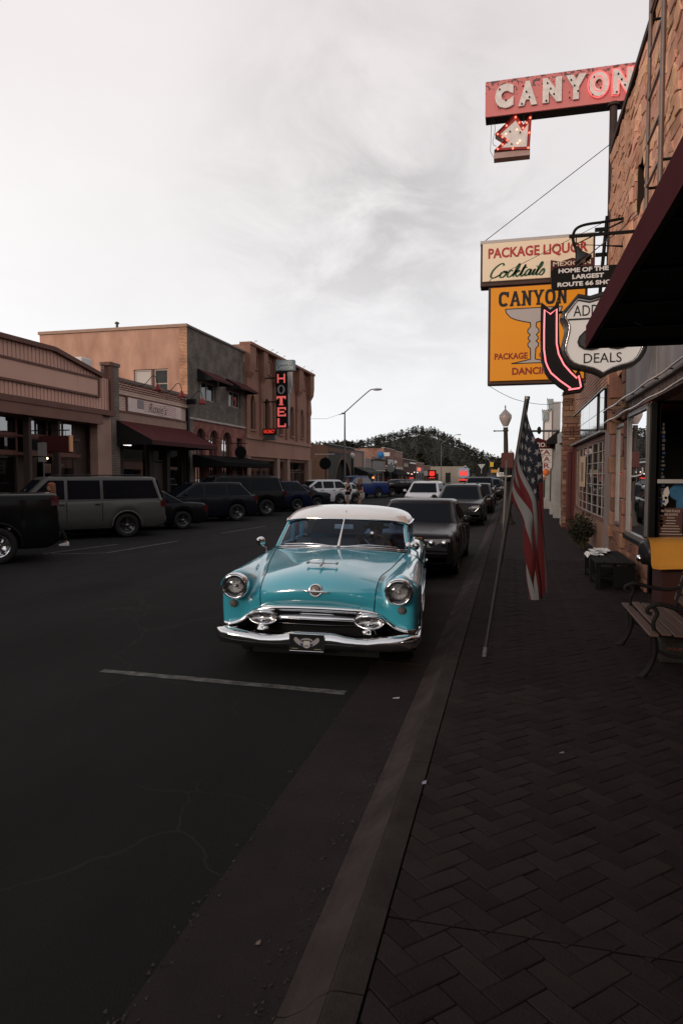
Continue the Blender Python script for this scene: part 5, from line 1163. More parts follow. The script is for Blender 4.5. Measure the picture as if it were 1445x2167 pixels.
mb = MB(); RF.slab(mb, 25.7, 48, 3.3, 3.75, .0, .12); mb.build('fascia', M_pg, R1); mb = MB(); mb.quad((XR, 48, 0), (12, 48, 0), (12, 48, 3.75), (XR, 48, 3.75)).quad((XR, 25.7, 3.6), (12, 25.7, 3.6), (12, 48, 3.6), (XR, 48, 3.6)); mb.build('rear_block', M_pg, R1)
awning('side_awning', 'thin maroon awning over the pale shop front near the pizza sign', 31.5, 37.5, 4.0, 3.35, .55, .18, M_mar, xf=XR, sgn=-1)
t = thing('box_sign', 'empty thin-framed box sign standing off the pale shop roof', 'sign', (1.7, 38, 3.6)); mb = MB()
for a, b in (((1.62, 36.5, 3.6), (1.62, 36.5, 5.0)), ((1.62, 36.5, 5.0), (2.05, 36.5, 5.6)), ((2.05, 36.5, 5.6), (2.05, 36.5, 3.7))): mb.tube([a, b], .035, 6)
mb.build('frame', mat('rusty_frame', (.16, .07, .06), .7), t); MB().quad((1.64, 36.52, 3.6), (2.03, 36.52, 3.6), (2.03, 36.52, 5.5), (1.64, 36.52, 5.0)).build('face', mat('milky_panel', (.62, .60, .58), .5), t)
for k, (x, z, lab) in enumerate(((1.66, 5.05, 'grey striped pennant at the lower corner of the box sign frame'), (1.9, 5.6, 'grey striped pennant at the top of the box sign frame'))):
    t = thing('pennant', lab, 'flag', (x, 36.4, z), group='pennants on the sign frame'); mb = MB(); pa = [(x + .3 * i / 6 - .12, 36.4 + .03 * math.sin(i), z + .28 - .05 * abs(math.sin(i * 1.7))) for i in range(7)]; pb = [(x + .26 * i / 6 - .06, 36.4 + .05 * math.sin(i + 1), z - .2 - .10 * ((i * 5) % 3)) for i in range(7)]; mb.grid([pa, pb], smooth=False); mb.build('cloth', mat('grey_bunting', (.36, .38, .37), .9, var=.8, vscale=9, vcol=(.16, .18, .18)), t)
    MB().tube([(x - .13, 36.42, z + .3), (x - .1, 36.42, z - .3)], .012, 5).build('stick', M_steel, t)
R2 = shopfront_r = None
def eastshop(name, lab, y0, y1, z, m, cat='shop'):
    t = thing(name, lab, cat, (XR, (y0 + y1) / 2, 0)); hs = [(y0 + 1 + k * 4.4, y0 + 4.4 + k * 4.4, .6, 2.6) for k in range(int((y1 - y0 - 1) / 4.4))]
    mb = MB(); RF.wall(mb, y0, y1, 0, z, hs, .3); mb.build('wall', m, t)
    for h_ in hs: RF.window(t, *h_, M_frame, G_dark, 2, 1, -.15, .08)
    mb = MB(); RF.slab(mb, y0, y1, z, z + .12, -.3, .1); mb.build('coping', M_coping, t); mb = MB(); mb.quad((XR, y0 + .01, 0), (14, y0 + .01, 0), (14, y0 + .01, z), (XR, y0 + .01, z)).quad((XR, y1, 0), (14, y1, 0), (14, y1, z), (XR, y1, z)).quad((XR, y0, z - .2), (14, y0, z - .2), (14, y1, z - .2), (XR, y1, z - .2)); mb.build('rear_block', m, t)
    return t
eastshop('brown_east_shop', 'brown shop beyond the pizza sign on the far east side', 48.1, 74, 3.4, M_pierw); eastshop('brick_east_shop', 'low red brick shop far along the east sidewalk', 74.1, 110, 3.3, M_fb); eastshop('last_east_shop', 'last low shop of the east row before the hill', 110.1, 150, 3.2, M_hotel)
eastshop('unseen_east_block', 'unseen plain block added behind the viewpoint at the south end of the east side', -45, -14.1, 7.0, M_gbrick, 'building')  # unseen block, added to keep sky light off the street
# pizza sign
t = thing('pizza_sign', 'white and maroon PIZZA PASTA BEER sign with peaked top hanging over the sidewalk', 'sign', (1.2, 33, 2.4))
Y = 32.95
MB().prism([(x, Y, z) for x, z in ((.55, 3.22), (1.86, 3.22), (1.86, 2.35), (1.62, 2.0), (1.35, 1.72), (1.0, 1.62), (.7, 1.9), (.55, 2.3))], (0, .1, 0)).build('panel', mat('off_white_enamel', (.60, .57, .56), .6), t)
h_ = MB().prism([(x, Y - .01, z) for x, z in ((.5, 3.2), (1.9, 3.2), (1.9, 3.52), (1.5, 3.60), (1.22, 3.72), (.95, 3.60), (.5, 3.52))], (0, .12, 0)).build('header', M_mar, t)
MB().text('STATION', (.64, Y - .012, 3.28), (1, 0, 0), (0, 0, 1), h=.2, w=1.1, depth=.004).build('lettering', M_white, h_)
ml = mat('maroon_letter', (.22, .03, .035), .6)
for s_, z in (('PIZZA', 2.93), ('PASTA', 2.62), ('BEER', 2.31)):
    MB().text(s_, (.66 if s_ != 'BEER' else .78, Y - .004, z), (1, 0, 0), (0, 0, 1), h=.22, w=1.1 if s_ != 'BEER' else .98, depth=.004, bold=.02).build('lettering', ml, t)
mb = MB()
for z in (2.88, 2.57, 2.26): mb.box(.6, 1.84, Y - .006, Y, z, z + .015)
mb.build('rule_line', ml, t); MB().lathe([(0, -.01), (.16, -.01), (.16, .01), (0, .01)], (1.6, Y - .01, 2.1), (0, 1, 0), 14).build('pizza_picture', mat('orange_print', (.65, .15, .04), .6), t); MB().prism([(x, Y - .006, z) for x, z in ((.8, 2.1), (1.7, 1.85), (1.35, 1.72), (1.0, 1.64), (.72, 1.9))], (0, .004, 0)).build('brown_swash', mat('brown_swash', (.30, .12, .07), .7), t)
MB().tube([(2.1, 33, 4.02), (.4, 33, 4.02)], .05, 8).tube([(.8, 33, 4.02), (.8, 33, 3.5)], .012, 5).tube([(1.7, 33, 4.02), (1.7, 33, 3.5)], .02, 5).build('bracket', M_steel, t); MB().ball((1.27, 33, 4.05), .12, 8, 6, (.8, .8, 1.5)).build('finial', M_iron, t)
# ------------------------------------------------------------------ signs over the east sidewalk
M_signp = mat('faded_pink_red', (.66, .16, .155), .6, var=.0)
def rust_face():
    m = mat('rusted_sign_face', (.66, .16, .155), .6); n = m.node_tree.nodes; lk = m.node_tree.links.new; b = n['Principled BSDF']
    tc = n.new('ShaderNodeTexCoord'); ns = n.new('ShaderNodeTexNoise'); ns.inputs['Scale'].default_value = 11; ns.inputs['Detail'].default_value = 5; ns.inputs['Roughness'].default_value = .55; lk(tc.outputs['Object'], ns.inputs['Vector'])
    sp = n.new('ShaderNodeSeparateXYZ'); lk(tc.outputs['Object'], sp.inputs[0])
    mr = n.new('ShaderNodeMapRange'); mr.inputs[1].default_value = .2; mr.inputs[2].default_value = .8; mr.inputs[3].default_value = -.16; mr.inputs[4].default_value = .05; lk(sp.outputs['Z'], mr.inputs[0])
    ad = n.new('ShaderNodeMath'); lk(ns.outputs['Fac'], ad.inputs[0]); lk(mr.outputs[0], ad.inputs[1])
    r2 = n.new('ShaderNodeMapRange'); r2.inputs[1].default_value = .545; r2.inputs[2].default_value = .57; lk(ad.outputs[0], r2.inputs[0])
    mx = n.new('ShaderNodeMix'); mx.data_type = 'RGBA'; mx.inputs[6].default_value = (.64, .205, .20, 1); mx.inputs[7].default_value = (.14, .085, .085, 1); lk(r2.outputs[0], mx.inputs[0]); lk(mx.outputs[2], b.inputs['Base Color'])
    return m
CS = thing('canyon_rooftop_sign', 'rusty pink-red CANYON rooftop sign with white letters, its last two edged in neon', 'sign', (.9, 17.0, 10.4))
MB().box(-.68, 3.1, 16.95, 17.35, 10.42, 11.19, .01).build('cabinet', mat('sign_side_black', (.02, .016, .016), .7), CS)
f_ = MB().box(-.68, 3.1, 16.9, 16.948, 10.40, 11.20).build('face', rust_face(), CS)

M_wl = mat('white_letter_enamel', (.80, .74, .70), .5, var=.5, vscale=9, vcol=(.42, .33, .30))
xs = [-.46, .07, .61, 1.12, 1.62, 2.13]
neon_hot = lit('hot_pink_neon', (1, .15, .15), 1.3)
for ch, x in zip('CANYON', xs):
    w = .40 if ch != 'Y' else .42
    lt = MB().text(ch, (x, 16.895, 10.53), (1, 0, 0), (0, 0, 1), h=.55, w=w * 1.05, bold=.085, depth=.05).build('letter', M_wl, CS)
    hb = MB()
    for k in range(4): hb.lathe([(.018, 0), (.018, .03), (.008, .04)], (x + w * (.2 + .6 * ((k * 37) % 10) / 10), 16.845, 10.57 + .13 * k), (0, -1, 0), 8)
    hb.build('electrode', M_black, lt)
def path_tube(pts, r, y, name, m, parent, close=True):
    return MB().tube([(x, y, z) for x, z in pts], r, 7, close=close).build(name, m, parent)
x = xs[4]; c_ = (x + .2, 10.795)
path_tube([(c_[0] + .225 * math.cos(a * math.pi / 14), c_[1] + .29 * math.sin(a * math.pi / 14)) for a in range(28)], .011, 16.84, 'neon_tube', neon_hot, CS)
path_tube([(c_[0] + .11 * math.cos(a * math.pi / 10), c_[1] + .02 + .17 * math.sin(a * math.pi / 10)) for a in range(20)] , .010, 16.84, 'neon_tube', neon_hot, CS)
x = xs[5]
path_tube([(x - .02, 10.5), (x - .02, 11.09), (x + .12, 11.09), (x + .29, 10.78), (x + .29, 11.09), (x + .42, 11.09), (x + .42, 10.5), (x + .3, 10.5), (x + .11, 10.84), (x + .11, 10.5)], .011, 16.84, 'neon_tube', neon_hot, CS)
# pole and brace
PO = thing('sign_mast', 'tall dark steel mast and brace carrying the stack of signs', 'pole', (2.05, 16.95, 5))
MB().tube([(2.17, 17.0, 4.9), (2.17, 17.0, 10.40)], .085, 12).lathe([(.14, 0), (.14, .06)], (2.17, 17.0, 10.34), (0, 0, 1), 12).build('mast', mat('rusty_mast', (.07, .045, .042), .7, .3, var=.5, vscale=6), PO)
MB().tube([(2.08, 16.98, 7.9), (1.98, 16.96, 6.6), (1.9, 16.95, 5.2)], .04, 8).beam((1.82, 17, 7.62), (2.17, 17, 7.62), .06, .08).beam((1.84, 17, 7.05), (2.17, 17, 7.05), .06, .08).beam((1.86, 17, 5.6), (2.17, 17, 5.6), .05, .06).beam((1.7, 17, 4.4), (2.17, 17, 5.2), .05, .06).build('brace', M_iron, PO)
MB().tube(catmull([(2.2, 16.9, 9.7), (2.32, 16.7, 10.1), (2.5, 16.6, 10.25), (2.6, 16.5, 10.15)], 4), .02, 6).build('conduit', M_iron, PO)
t = thing('guy_wire', 'taut wire from the mast to the corner of the liquor sign', 'cable', (.7, 16.9, 8)); MB().tube([(2.12, 16.95, 9.5), (-.72, 16.9, 7.49)], .009, 5).build('wire', M_iron, t); MB().tube([(-.72, 16.9, 7.49), (-.72, 16.9, 7.42)], .012, 5).build('eye', M_iron, t)
t = thing('long_wire', 'thin wire crossing the liquor sign diagonally towards the wall', 'cable', (.7, 16.4, 7)); MB().tube([(2.0, 16.4, 7.6), (-.5, 16.45, 6.5)], .006, 5).build('wire', M_iron, t); MB().tube([(-.5, 16.45, 6.5), (-.53, 16.6, 6.5)], .008, 5).build('hook', M_iron, t)
# arrow marquee
AR = thing('bulb_arrow_sign', 'small red bulb-edged arrow with a white face under the rusty sign', 'sign', (0, 17, 9.5))
outer = [(0.01, 10.345), (0.194, 10.079), (0.381, 10.345), (0.34, 9.52), (-0.464, 9.575), (-0.218, 9.782), (-0.446, 9.949)]
cx_ = sum(p[0] for p in outer) / 7; cz_ = sum(p[1] for p in outer) / 7
inner = [(0.018, 10.22), (0.175, 9.96), (0.305, 10.12), (0.272, 9.60), (-0.30, 9.638), (-0.115, 9.787), (-0.33, 9.945)]
back = MB().prism([(x, 16.86, z) for x, z in outer], (0, .2, 0)).build('box', mat('arrow_box_pale', (.45, .30, .27), .7, var=.4), AR)
mb = MB(); mb.add([(x, 16.855, z) for x, z in outer] + [(x, 16.855, z) for x, z in inner], [(i, (i + 1) % 7, 7 + (i + 1) % 7, 7 + i) for i in range(7)]); mb.build('red_border', mat('arrow_red', (.33, .035, .03), .5, var=.3), AR)
mb = MB(); mb.grid([[(x, 16.80, z) for x, z in outer + outer[:1]], [(x, 16.86, z) for x, z in outer + outer[:1]]], smooth=False); mb.build('rim', mat('arrow_red', (.33, .03, .03), .5), AR)
MB().poly([(x, 16.852, z) for x, z in inner]).build('white_face', mat('arrow_white', (.72, .68, .65), .6, var=.3, vscale=6), AR)
mb = MB().box(-.47, .35, 16.84, 17.08, 9.40, 9.53).build('base_tray', mat('arrow_box_pale', (.4, .3, .27), .7), AR)
bul = lit('red_bulb', (1, .16, .10), 3.2); bulw = lit('amber_bulb', (1, .5, .3), 2.2); dead = mat('dead_bulb', (.10, .06, .055), .4)
mids = []
for i in range(7):
    a, b = outer[i], outer[(i + 1) % 7]; c, d = inner[i], inner[(i + 1) % 7]; mids.append(((a[0] + c[0]) / 2, (a[1] + c[1]) / 2)); mids.append(((a[0] + b[0] + c[0] + d[0]) / 4, (a[1] + b[1] + c[1] + d[1]) / 4))
for x, z in mids: MB().ball((x, 16.83, z), .022, 8, 6).build('bulb', bul, AR)
for k, (x, z) in enumerate(((-.11, 9.98), (.05, 10.0), (.12, 9.93), (-.2, 9.93), (-.18, 9.74), (.12, 9.74), (-.07, 9.69), (.07, 9.69))): MB().ball((x, 16.83, z), .02, 8, 6).build('bulb', bulw if k % 2 else dead, AR)
MB().tube([(-.53, 16.9, 10.4), (-.55, 16.9, 9.6), (-.47, 16.9, 9.45)], .006, 5).tube(catmull([(-.5, 16.9, 10.4), (-.45, 16.9, 10.1), (-.5, 16.9, 9.8), (-.42, 16.9, 9.7)], 4), .006, 5).tube([(.2, 16.95, 10.42), (.2, 16.95, 10.2)], .015, 5).tube([(-.1, 16.95, 10.42), (-.1, 16.95, 10.1)], .015, 5).build('hanger', M_iron, AR)
# liquor light box
LQ = thing('liquor_sign', 'cream PACKAGE LIQUOR and Cocktails light box on the mast', 'sign', (.5, 17, 7))
MB().box(-.75, 1.82, 16.86, 17.25, 6.46, 7.50, .01).build('cabinet', mat('cabinet_brown', (.075, .045, .04), .6), LQ)
MB().box(-.76, 1.83, 16.82, 17.26, 7.44, 7.52, .01).build('top_cap', mat('pale_metal_cap', (.46, .43, .42), .5), LQ)
fc = MB().box(-.70, 1.77, 16.80, 16.858, 6.56, 7.435).build('face', mat('cream_acrylic', (.74, .61, .45), .35, emit=(1, .72, .48), estr=.10), LQ)
mr_ = mat('sign_red_print', (.42, .05, .045), .4); mg_ = mat('sign_green_print', (.03, .09, .045), .4)
MB().text('PACKAGE LIQUOR', (-.57, 16.799, 7.04), (1, 0, 0), (0, 0, 1), h=.28, w=2.23, bold=.035, depth=.003).build('lettering', mr_, fc)
# script lettering drawn as brush strokes
def script(strokes, x0, z0, sx, sz, y, r, name, m, parent):
    mb = MB()
    for st in strokes:
        pts = catmull(st, 5); n = len(pts); P = [Vector((x0 + (u + v * .28) * sx, y, z0 + v * sz)) for u, v in pts]; a = []; b = []
        for i, p in enumerate(P):
            t = (P[min(i + 1, n - 1)] - P[max(i - 1, 0)]).normalized(); q = Vector((-t.z, 0, t.x)); w = r * (.55 + .6 * abs(t.z))
            a.append(p + q * w); b.append(p - q * w)
        mb.grid([a, b], smooth=False)
    return mb.build(name, m, parent)
COCK = [[(1.05, 1.62), (.82, 1.95), (.45, 1.7), (.12, 1.0), (.12, .25), (.42, 0), (.8, .2), (1.0, .42)],
        [(1.32, .85), (1.05, .6), (1.08, .1), (1.36, 0), (1.56, .4), (1.48, .8), (1.30, .82), (1.5, .62), (1.75, .7)],
        [(2.16, .78), (1.95, .9), (1.74, .5), (1.84, .05), (2.1, .05), (2.35, .5)],
        [(2.35, .4), (2.6, 1.2), (2.55, 1.75), (2.42, 1.3), (2.36, 0)], [(2.38, .4), (2.65, .85), (2.78, .7), (2.52, .45), (2.75, 0), (3.0, .3)],
        [(2.98, .2), (3.2, 1.6), (3.1, .3), (3.25, .0), (3.45, .3)], [(2.98, 1.12), (3.45, 1.2)],
        [(3.92, .75), (3.7, .9), (3.48, .5), (3.56, .05), (3.8, .2), (3.94, .85), (3.9, .1), (4.1, .2)],
        [(4.1, .2), (4.3, .85), (4.25, .1), (4.45, .15)], [(4.36, 1.2), (4.40, 1.28)], [(4.45, .15), (4.8, 1.3), (4.72, 1.8), (4.58, 1.2), (4.6, .1), (4.85, .15)],
        [(4.85, .15), (5.1, .85), (5.28, .4), (5.15, .0), (4.9, .08)]]
script(COCK, -.55, 6.63, .232, .165, 16.796, .021, 'script_lettering', mg_, fc)
MX = thing('mexican_food_sign', 'maroon MEXICAN FOOD board with a peaked top in front of the cream sign', 'sign', (1.3, 16.65, 6.5))
MB().prism([(x, 16.66, z) for x, z in ((.84, 6.44), (.84, 6.91), (1.05, 6.86), (1.31, 6.93), (1.55, 6.86), (1.78, 6.91), (1.78, 6.44))], (0, .06, 0)).build('board', mat('maroon_board', (.085, .02, .022), .6), MX)
MB().text('MEXICAN', (.89, 16.655, 6.76), (1, 0, 0), (0, 0, 1), h=.10, w=.82, bold=.02, depth=.004).text('FOOD', (1.0, 16.655, 6.6), (1, 0, 0), (0, 0, 1), h=.11, w=.6, bold=.02, depth=.004).build('lettering', mat('cream_print', (.62, .52, .42), .6), MX)
# yellow cocktail sign
YS = thing('yellow_canyon_sign', 'yellow CANYON package and dancing light box with a grey cocktail glass', 'sign', (.5, 17, 5.3))
MB().box(-.56, 1.68, 16.9, 17.2, 4.14, 6.44, .01).build('cabinet', mat('cabinet_brown', (.075, .045, .04), .6), YS)
yf = MB().box(-.50, 1.62, 16.83, 16.898, 4.22, 6.40).build('face', mat('yellow_acrylic', (.62, .23, .012), .3, var=.25, vscale=.9, vcol=(.50, .17, .01), emit=(1, .36, .01), estr=.16), YS)
mk_ = mat('sign_black_print', (.015, .014, .014), .4); mrr = mat('sign_rust_print', (.26, .035, .015), .4)
# slab-serif lettering
SER = {'C': [[(.9, .72), (.9, .95)], 'arc'], }
def slab_text(txt, x0, z0, w, h, y, name, m, parent, tk=.2):
    mb = MB(); n = len(txt); cw = w / n; e = .0
    for i, ch in enumerate(txt):
        X = x0 + i * cw; W_ = cw * .9; T = tk * W_; S = h * .16
        bx = lambda a, b, c, d, k=0: mb.box(X + a * W_, X + b * W_, y - .004 - k * .0004, y, z0 + c * h, z0 + d * h)
        st = lambda p, q, k=1: mb.beam((X + p[0] * W_, y - .002 - k * .0004, z0 + p[1] * h), (X + q[0] * W_, y - .002 - k * .0004, z0 + q[1] * h), .004, T, (0, 0, 1)) if False else mb.prism([(X + p[0] * W_ - T / 2, y - .003 - k * .0004, z0 + p[1] * h), (X + p[0] * W_ + T / 2, y - .003 - k * .0004, z0 + p[1] * h), (X + q[0] * W_ + T / 2, y - .003 - k * .0004, z0 + q[1] * h), (X + q[0] * W_ - T / 2, y - .003 - k * .0004, z0 + q[1] * h)], (0, .003, 0))
        if ch in 'CO':
            a0, a1 = (40, 320) if ch == 'C' else (0, 360); o_ = []; n_ = []
            for k in range(25):
                a = R(lerp(a0, a1, k / 24)); sq = lambda v: math.copysign(abs(v) ** .75, v)
                o_.append((X + W_ * (.5 + .5 * sq(math.cos(a))), y - .004, z0 + h * (.5 + .5 * sq(math.sin(a))))); n_.append((X + W_ * (.5 + .22 * sq(math.cos(a))), y - .004, z0 + h * (.5 + .30 * sq(math.sin(a)))))
            mb.grid([o_, n_], smooth=False)
            if ch == 'C': bx(.78, 1.0, .62, .98, 1)
        if ch == 'A': st((.16, .1), (.5, 1), 1); st((.84, .1), (.5, 1), 2); bx(.3, .7, .28, .42, 3); bx(-.02, .34, 0, .14, 4); bx(.66, 1.02, 0, .14, 5)
        if ch == 'N': bx(.1, .1 + tk, 0, 1); bx(.9 - tk, .9, 0, 1); st((.2, 1), (.8, 0), 2); bx(-.03, .38, 0, .13, 3); bx(-.03, .3, .87, 1, 4); bx(.62, 1.03, .87, 1, 5)
        if ch == 'Y': st((.18, .95), (.5, .42), 1); st((.82, .95), (.5, .42), 2); bx(.5 - tk / 2, .5 + tk / 2, 0, .45, 3); bx(-.03, .37, .87, 1, 4); bx(.63, 1.03, .87, 1, 5); bx(.28, .72, 0, .13, 6)
    return mb.build(name, m, parent)
slab_text('CANYON', -.32, 5.95, 1.58, .35, 16.829, 'lettering', mk_, yf, .26)
gl = [(-.164, 5.886), (-.13, 5.79), (-.04, 5.69), (.08, 5.635), (.25, 5.585), (.41, 5.552), (.42, 5.457), (.36, 5.39), (.352, 5.33), (.414, 5.264), (.366, 5.21), (.372, 5.16), (.416, 5.124), (.36, 5.07), (.365, 5.0), (.419, 4.948), (.429, 4.701), (.216, 4.656), (-.008, 4.612)]
gr = [(.96 - x, z + .0) for x, z in gl]
mb = MB(); mb.grid([[(x, 16.826, z) for x, z in gl], [(x, 16.826, z) for x, z in gr]], smooth=False); mb.build('glass_picture', mat('glass_grey_print', (.44, .40, .39), .4), yf)
mb = MB()
for P in (gl, gr):
    for a, b in zip(P, P[1:]): mb.beam((a[0], 16.8255, a[1]), (b[0], 16.8255, b[1]), .006, .022, (0, 0, 1)) if abs(a[1] - b[1]) < abs(a[0] - b[0]) else mb.beam((a[0], 16.8255, a[1]), (b[0], 16.8255, b[1]), .022, .006, (0, 1, 0))
mb.beam((gl[0][0], 16.8255, 5.89), (gr[0][0], 16.8255, 5.89), .006, .02).beam((gl[-1][0], 16.8255, 4.612), (gr[-1][0], 16.8255, 4.612), .006, .02); mb.build('glass_outline', mk_, yf)
MB().text('PACKAGE', (-.40, 16.826, 4.715), (1, 0, 0), (0, 0, 1), h=.15, w=.76, bold=.035, depth=.003).build('lettering', mrr, yf)
MB().text('GOODS', (.62, 16.826, 4.72), (1, 0, 0), (0, 0, 1), h=.15, w=.62, bold=.035, depth=.003).build('lettering', mrr, yf)
MB().text('DANCING', (.01, 16.826, 4.345), (1, 0, 0), (0, 0, 1), h=.17, w=.98, bold=.035, depth=.003).build('lettering', mrr, yf)
MB().tube([(1.66, 17.05, 4.5), (2.1, 17.05, 4.35)], .04, 6).tube([(1.66, 17.05, 4.9), (2.1, 17.05, 5.3)], .04, 6).build('bracket', M_iron, YS)
t = thing('slack_wire', 'slack wire trailing from the lower corner of the yellow sign to the flag', 'cable', (0, 17, 4)); MB().tube(catmull([(-.54, 17, 4.14), (-.2, 17.2, 3.95), (.2, 17.4, 3.8), (.9, 18, 3.75), (1.9, 19, 4.0)], 4), .006, 5).build('wire', M_iron, t); MB().ball((-.54, 17, 4.13), .014, 6, 4).build('hook', M_iron, t)
# route shield, banner and arrow hanging by the awning
HB = thing('home_banner', 'black HOME OF THE LARGEST ROUTE 66 SHOP board over the shield sign', 'sign', (1.2, 10.8, 4.7))
P = [(.60, 4.73), (.56, 4.77), (.55, 5.0), (.60, 5.06), (2.0, 5.03), (2.0, 4.74)]
hb = MB().prism([(x, 10.8, z) for x, z in P], (0, .05, 0)).build('board', mat('sign_black', (.016, .016, .017), .4), HB)
MB().text('HOME OF THE', (.657, 10.797, 4.968), (1, 0, 0), (0, 0, 1), h=.066, w=.70, bold=.04, depth=.002).build('lettering', mat('white_print', (.72, .70, .69), .5), hb)
MB().text('LARGEST', (.853, 10.797, 4.87), (1, 0, 0), (0, 0, 1), h=.066, w=.44, bold=.04, depth=.002).build('lettering', MATS['white_print'], hb)
MB().text('ROUTE 66 SHOP', (.645, 10.797, 4.768), (1, 0, 0), (0, 0, 1), h=.066, w=.82, bold=.04, depth=.002).build('lettering', mat('white_print', (.72, .70, .69), .5), hb)
MB().tube([(.9, 10.82, 5.05), (.9, 10.82, 5.5)], .008, 5).tube([(1.7, 10.82, 5.05), (1.7, 10.82, 5.5)], .008, 5).beam((.8, 10.82, 5.5), (2.1, 10.82, 5.5), .04, .04).build('hanger', M_iron, HB)
SH = thing('route_shield_board', 'white shield sign with 66 and DEALS in a dark chrome rim', 'sign', (1.3, 10.8, 3.9))
ol = [(.932, 4.64), (.88, 4.575), (.80, 4.48), (.721, 4.396), (.696, 4.345), (.693, 4.297), (.74, 4.21), (.758, 4.16), (.752, 4.08), (.725, 3.96), (.708, 3.871), (.712, 3.80), (.744, 3.712), (.80, 3.63), (.876, 3.572), (.96, 3.545), (1.037, 3.533), (1.166, 3.494), (1.24, 3.46)]
il = [(.934, 4.54), (.89, 4.49), (.84, 4.42), (.80, 4.369), (.782, 4.335), (.78, 4.304), (.815, 4.25), (.839, 4.19), (.838, 4.10), (.81, 3.98), (.791, 3.903), (.79, 3.83), (.814, 3.768), (.85, 3.70), (.902, 3.65), (.97, 3.62), (1.052, 3.602), (1.18, 3.564), (1.25, 3.525)]
cxs = 1.303; mir = lambda L_: [(2 * cxs - x, z) for x, z in L_[::-1]]
topo = [(1.12, 4.60), (cxs, 4.645)]; topi = [(1.12, 4.505), (cxs, 4.54)]
O = [(cxs, 4.655), (1.1, 4.60)] + ol + [(cxs, 3.418)] + mir(ol) + [(2 * cxs - 1.1, 4.60)]
I = [(cxs, 4.55), (1.1, 4.50)] + il + [(cxs, 3.49)] + mir(il) + [(2 * cxs - 1.1, 4.50)]
N_ = len(O)
fcs = MB().poly([(x, 10.765, z) for x, z in I]).build('face', mat('shield_white', (.66, .65, .64), .4, emit=(1, .97, .96), estr=.06), SH)
mb = MB(); mb.grid([[(x, 10.74, z) for x, z in O + O[:1]], [(lerp(x, a, .5), 10.725, lerp(z, b, .5)) for (x, z), (a, b) in zip(O + O[:1], I + I[:1])], [(x, 10.762, z) for x, z in I + I[:1]]], smooth=False); mb.build('rim', mat('dark_chrome', (.035, .033, .033), .3, .3), SH)
mb = MB(); mb.grid([[(x, 10.74, z) for x, z in O + O[:1]], [(x, 10.98, z) for x, z in O + O[:1]]], smooth=False); mb.poly([(x, 10.98, z) for x, z in O]); mb.build('side_band', mat('brushed_dark_metal', (.035, .033, .033), .35, .5), SH)
mb = MB().tube([(lerp(x, a, .78), 10.745, lerp(z, b, .78)) for (x, z), (a, b) in zip(O, I)], .012, 6, close=True); mb.build('inner_bead', mat('bright_bead', (.5, .49, .49), .15, .9), SH)
MB().text('ADD', (.874, 10.762, 4.318), (1, 0, 0), (0, 0, 1), h=.155, w=.36, bold=.0, depth=.004).build('lettering', mk_, fcs)
MB().text('DEALS', (1.03, 10.762, 3.625), (1, 0, 0), (0, 0, 1), h=.142, w=.525, bold=.0, depth=.004).build('lettering', mk_, fcs)
MB().box(.80, 1.81, 10.755, 10.765, 4.262, 4.285).build('divider', mk_, fcs)
mb = MB().text('66', (.935, 10.76, 3.81), (1, 0, 0), (0, 0, 1), h=.36, w=.74, bold=.045, depth=.015); mb.build('digits', mk_, fcs)
MB().text('66', (.965, 10.742, 3.845), (1, 0, 0), (0, 0, 1), h=.29, w=.68, bold=-.0, depth=.003).build('digit_inlay', mat('charcoal_inlay', (.05, .05, .05), .5), fcs)
MB().tube([(1.05, 10.85, 4.6), (1.05, 10.85, 4.74)], .01, 5).tube([(1.6, 10.85, 4.6), (1.6, 10.85, 4.74)], .01, 5).build('chain', M_iron, SH)
NA = thing('neon_arrow_sign', 'black curved arrow outlined in pink neon beside the shield sign', 'sign', (.7, 10.8, 3.2))
body = [(.417, 4.543), (.545, 4.428), (.666, 4.528), (.672, 4.2), (.682, 3.941), (.713, 3.783), (.795, 3.635), (.916, 3.474), (.968, 3.528), (1.048, 3.269), (1.017, 3.214), (.738, 3.177), (.784, 3.243), (.70, 3.30), (.605, 3.383), (.535, 3.45), (.482, 3.534), (.429, 3.716), (.417, 4.0)]
MB().prism([(x, 10.73, z) for x, z in body], (0, .22, 0)).build('box', M_black, NA)
mb = MB(); mb.grid([[(x, 10.72, z) for x, z in body + body[:1]], [(x, 10.96, z) for x, z in body + body[:1]]], smooth=False); mb.build('edge_band', mat('edge_band_grey', (.26, .24, .24), .35, .5, var=.4), NA)
neon = [(.462, 4.421), (.547, 4.354), (.633, 4.423), (.637, 4.15), (.641, 3.923), (.671, 3.765), (.749, 3.606), (.845, 3.49), (.934, 3.399), (.959, 3.438), (.994, 3.275), (.969, 3.254), (.819, 3.236), (.851, 3.257), (.70, 3.37), (.568, 3.49), (.520, 3.58), (.489, 3.661), (.464, 3.841), (.46, 4.1)]
MB().tube([(x, 10.69, z) for x, z in neon], .0115, 8, close=True).build('neon_tube', lit('pink_neon_bright', (1, .20, .22), 1.7), NA)
mb = MB()
for x, z in neon[::3]: mb.tube([(x, 10.69, z), (x, 10.73, z)], .005, 5)
mb.build('tube_support', M_steel, NA)
MB().tube([(.66, 10.85, 4.4), (.80, 10.85, 4.42)], .018, 6).tube([(.95, 10.85, 3.5), (1.0, 10.88, 3.56)], .018, 6).tube([(.62, 10.85, 4.5), (.7, 10.85, 4.74)], .008, 5).build('bracket', M_iron, NA)
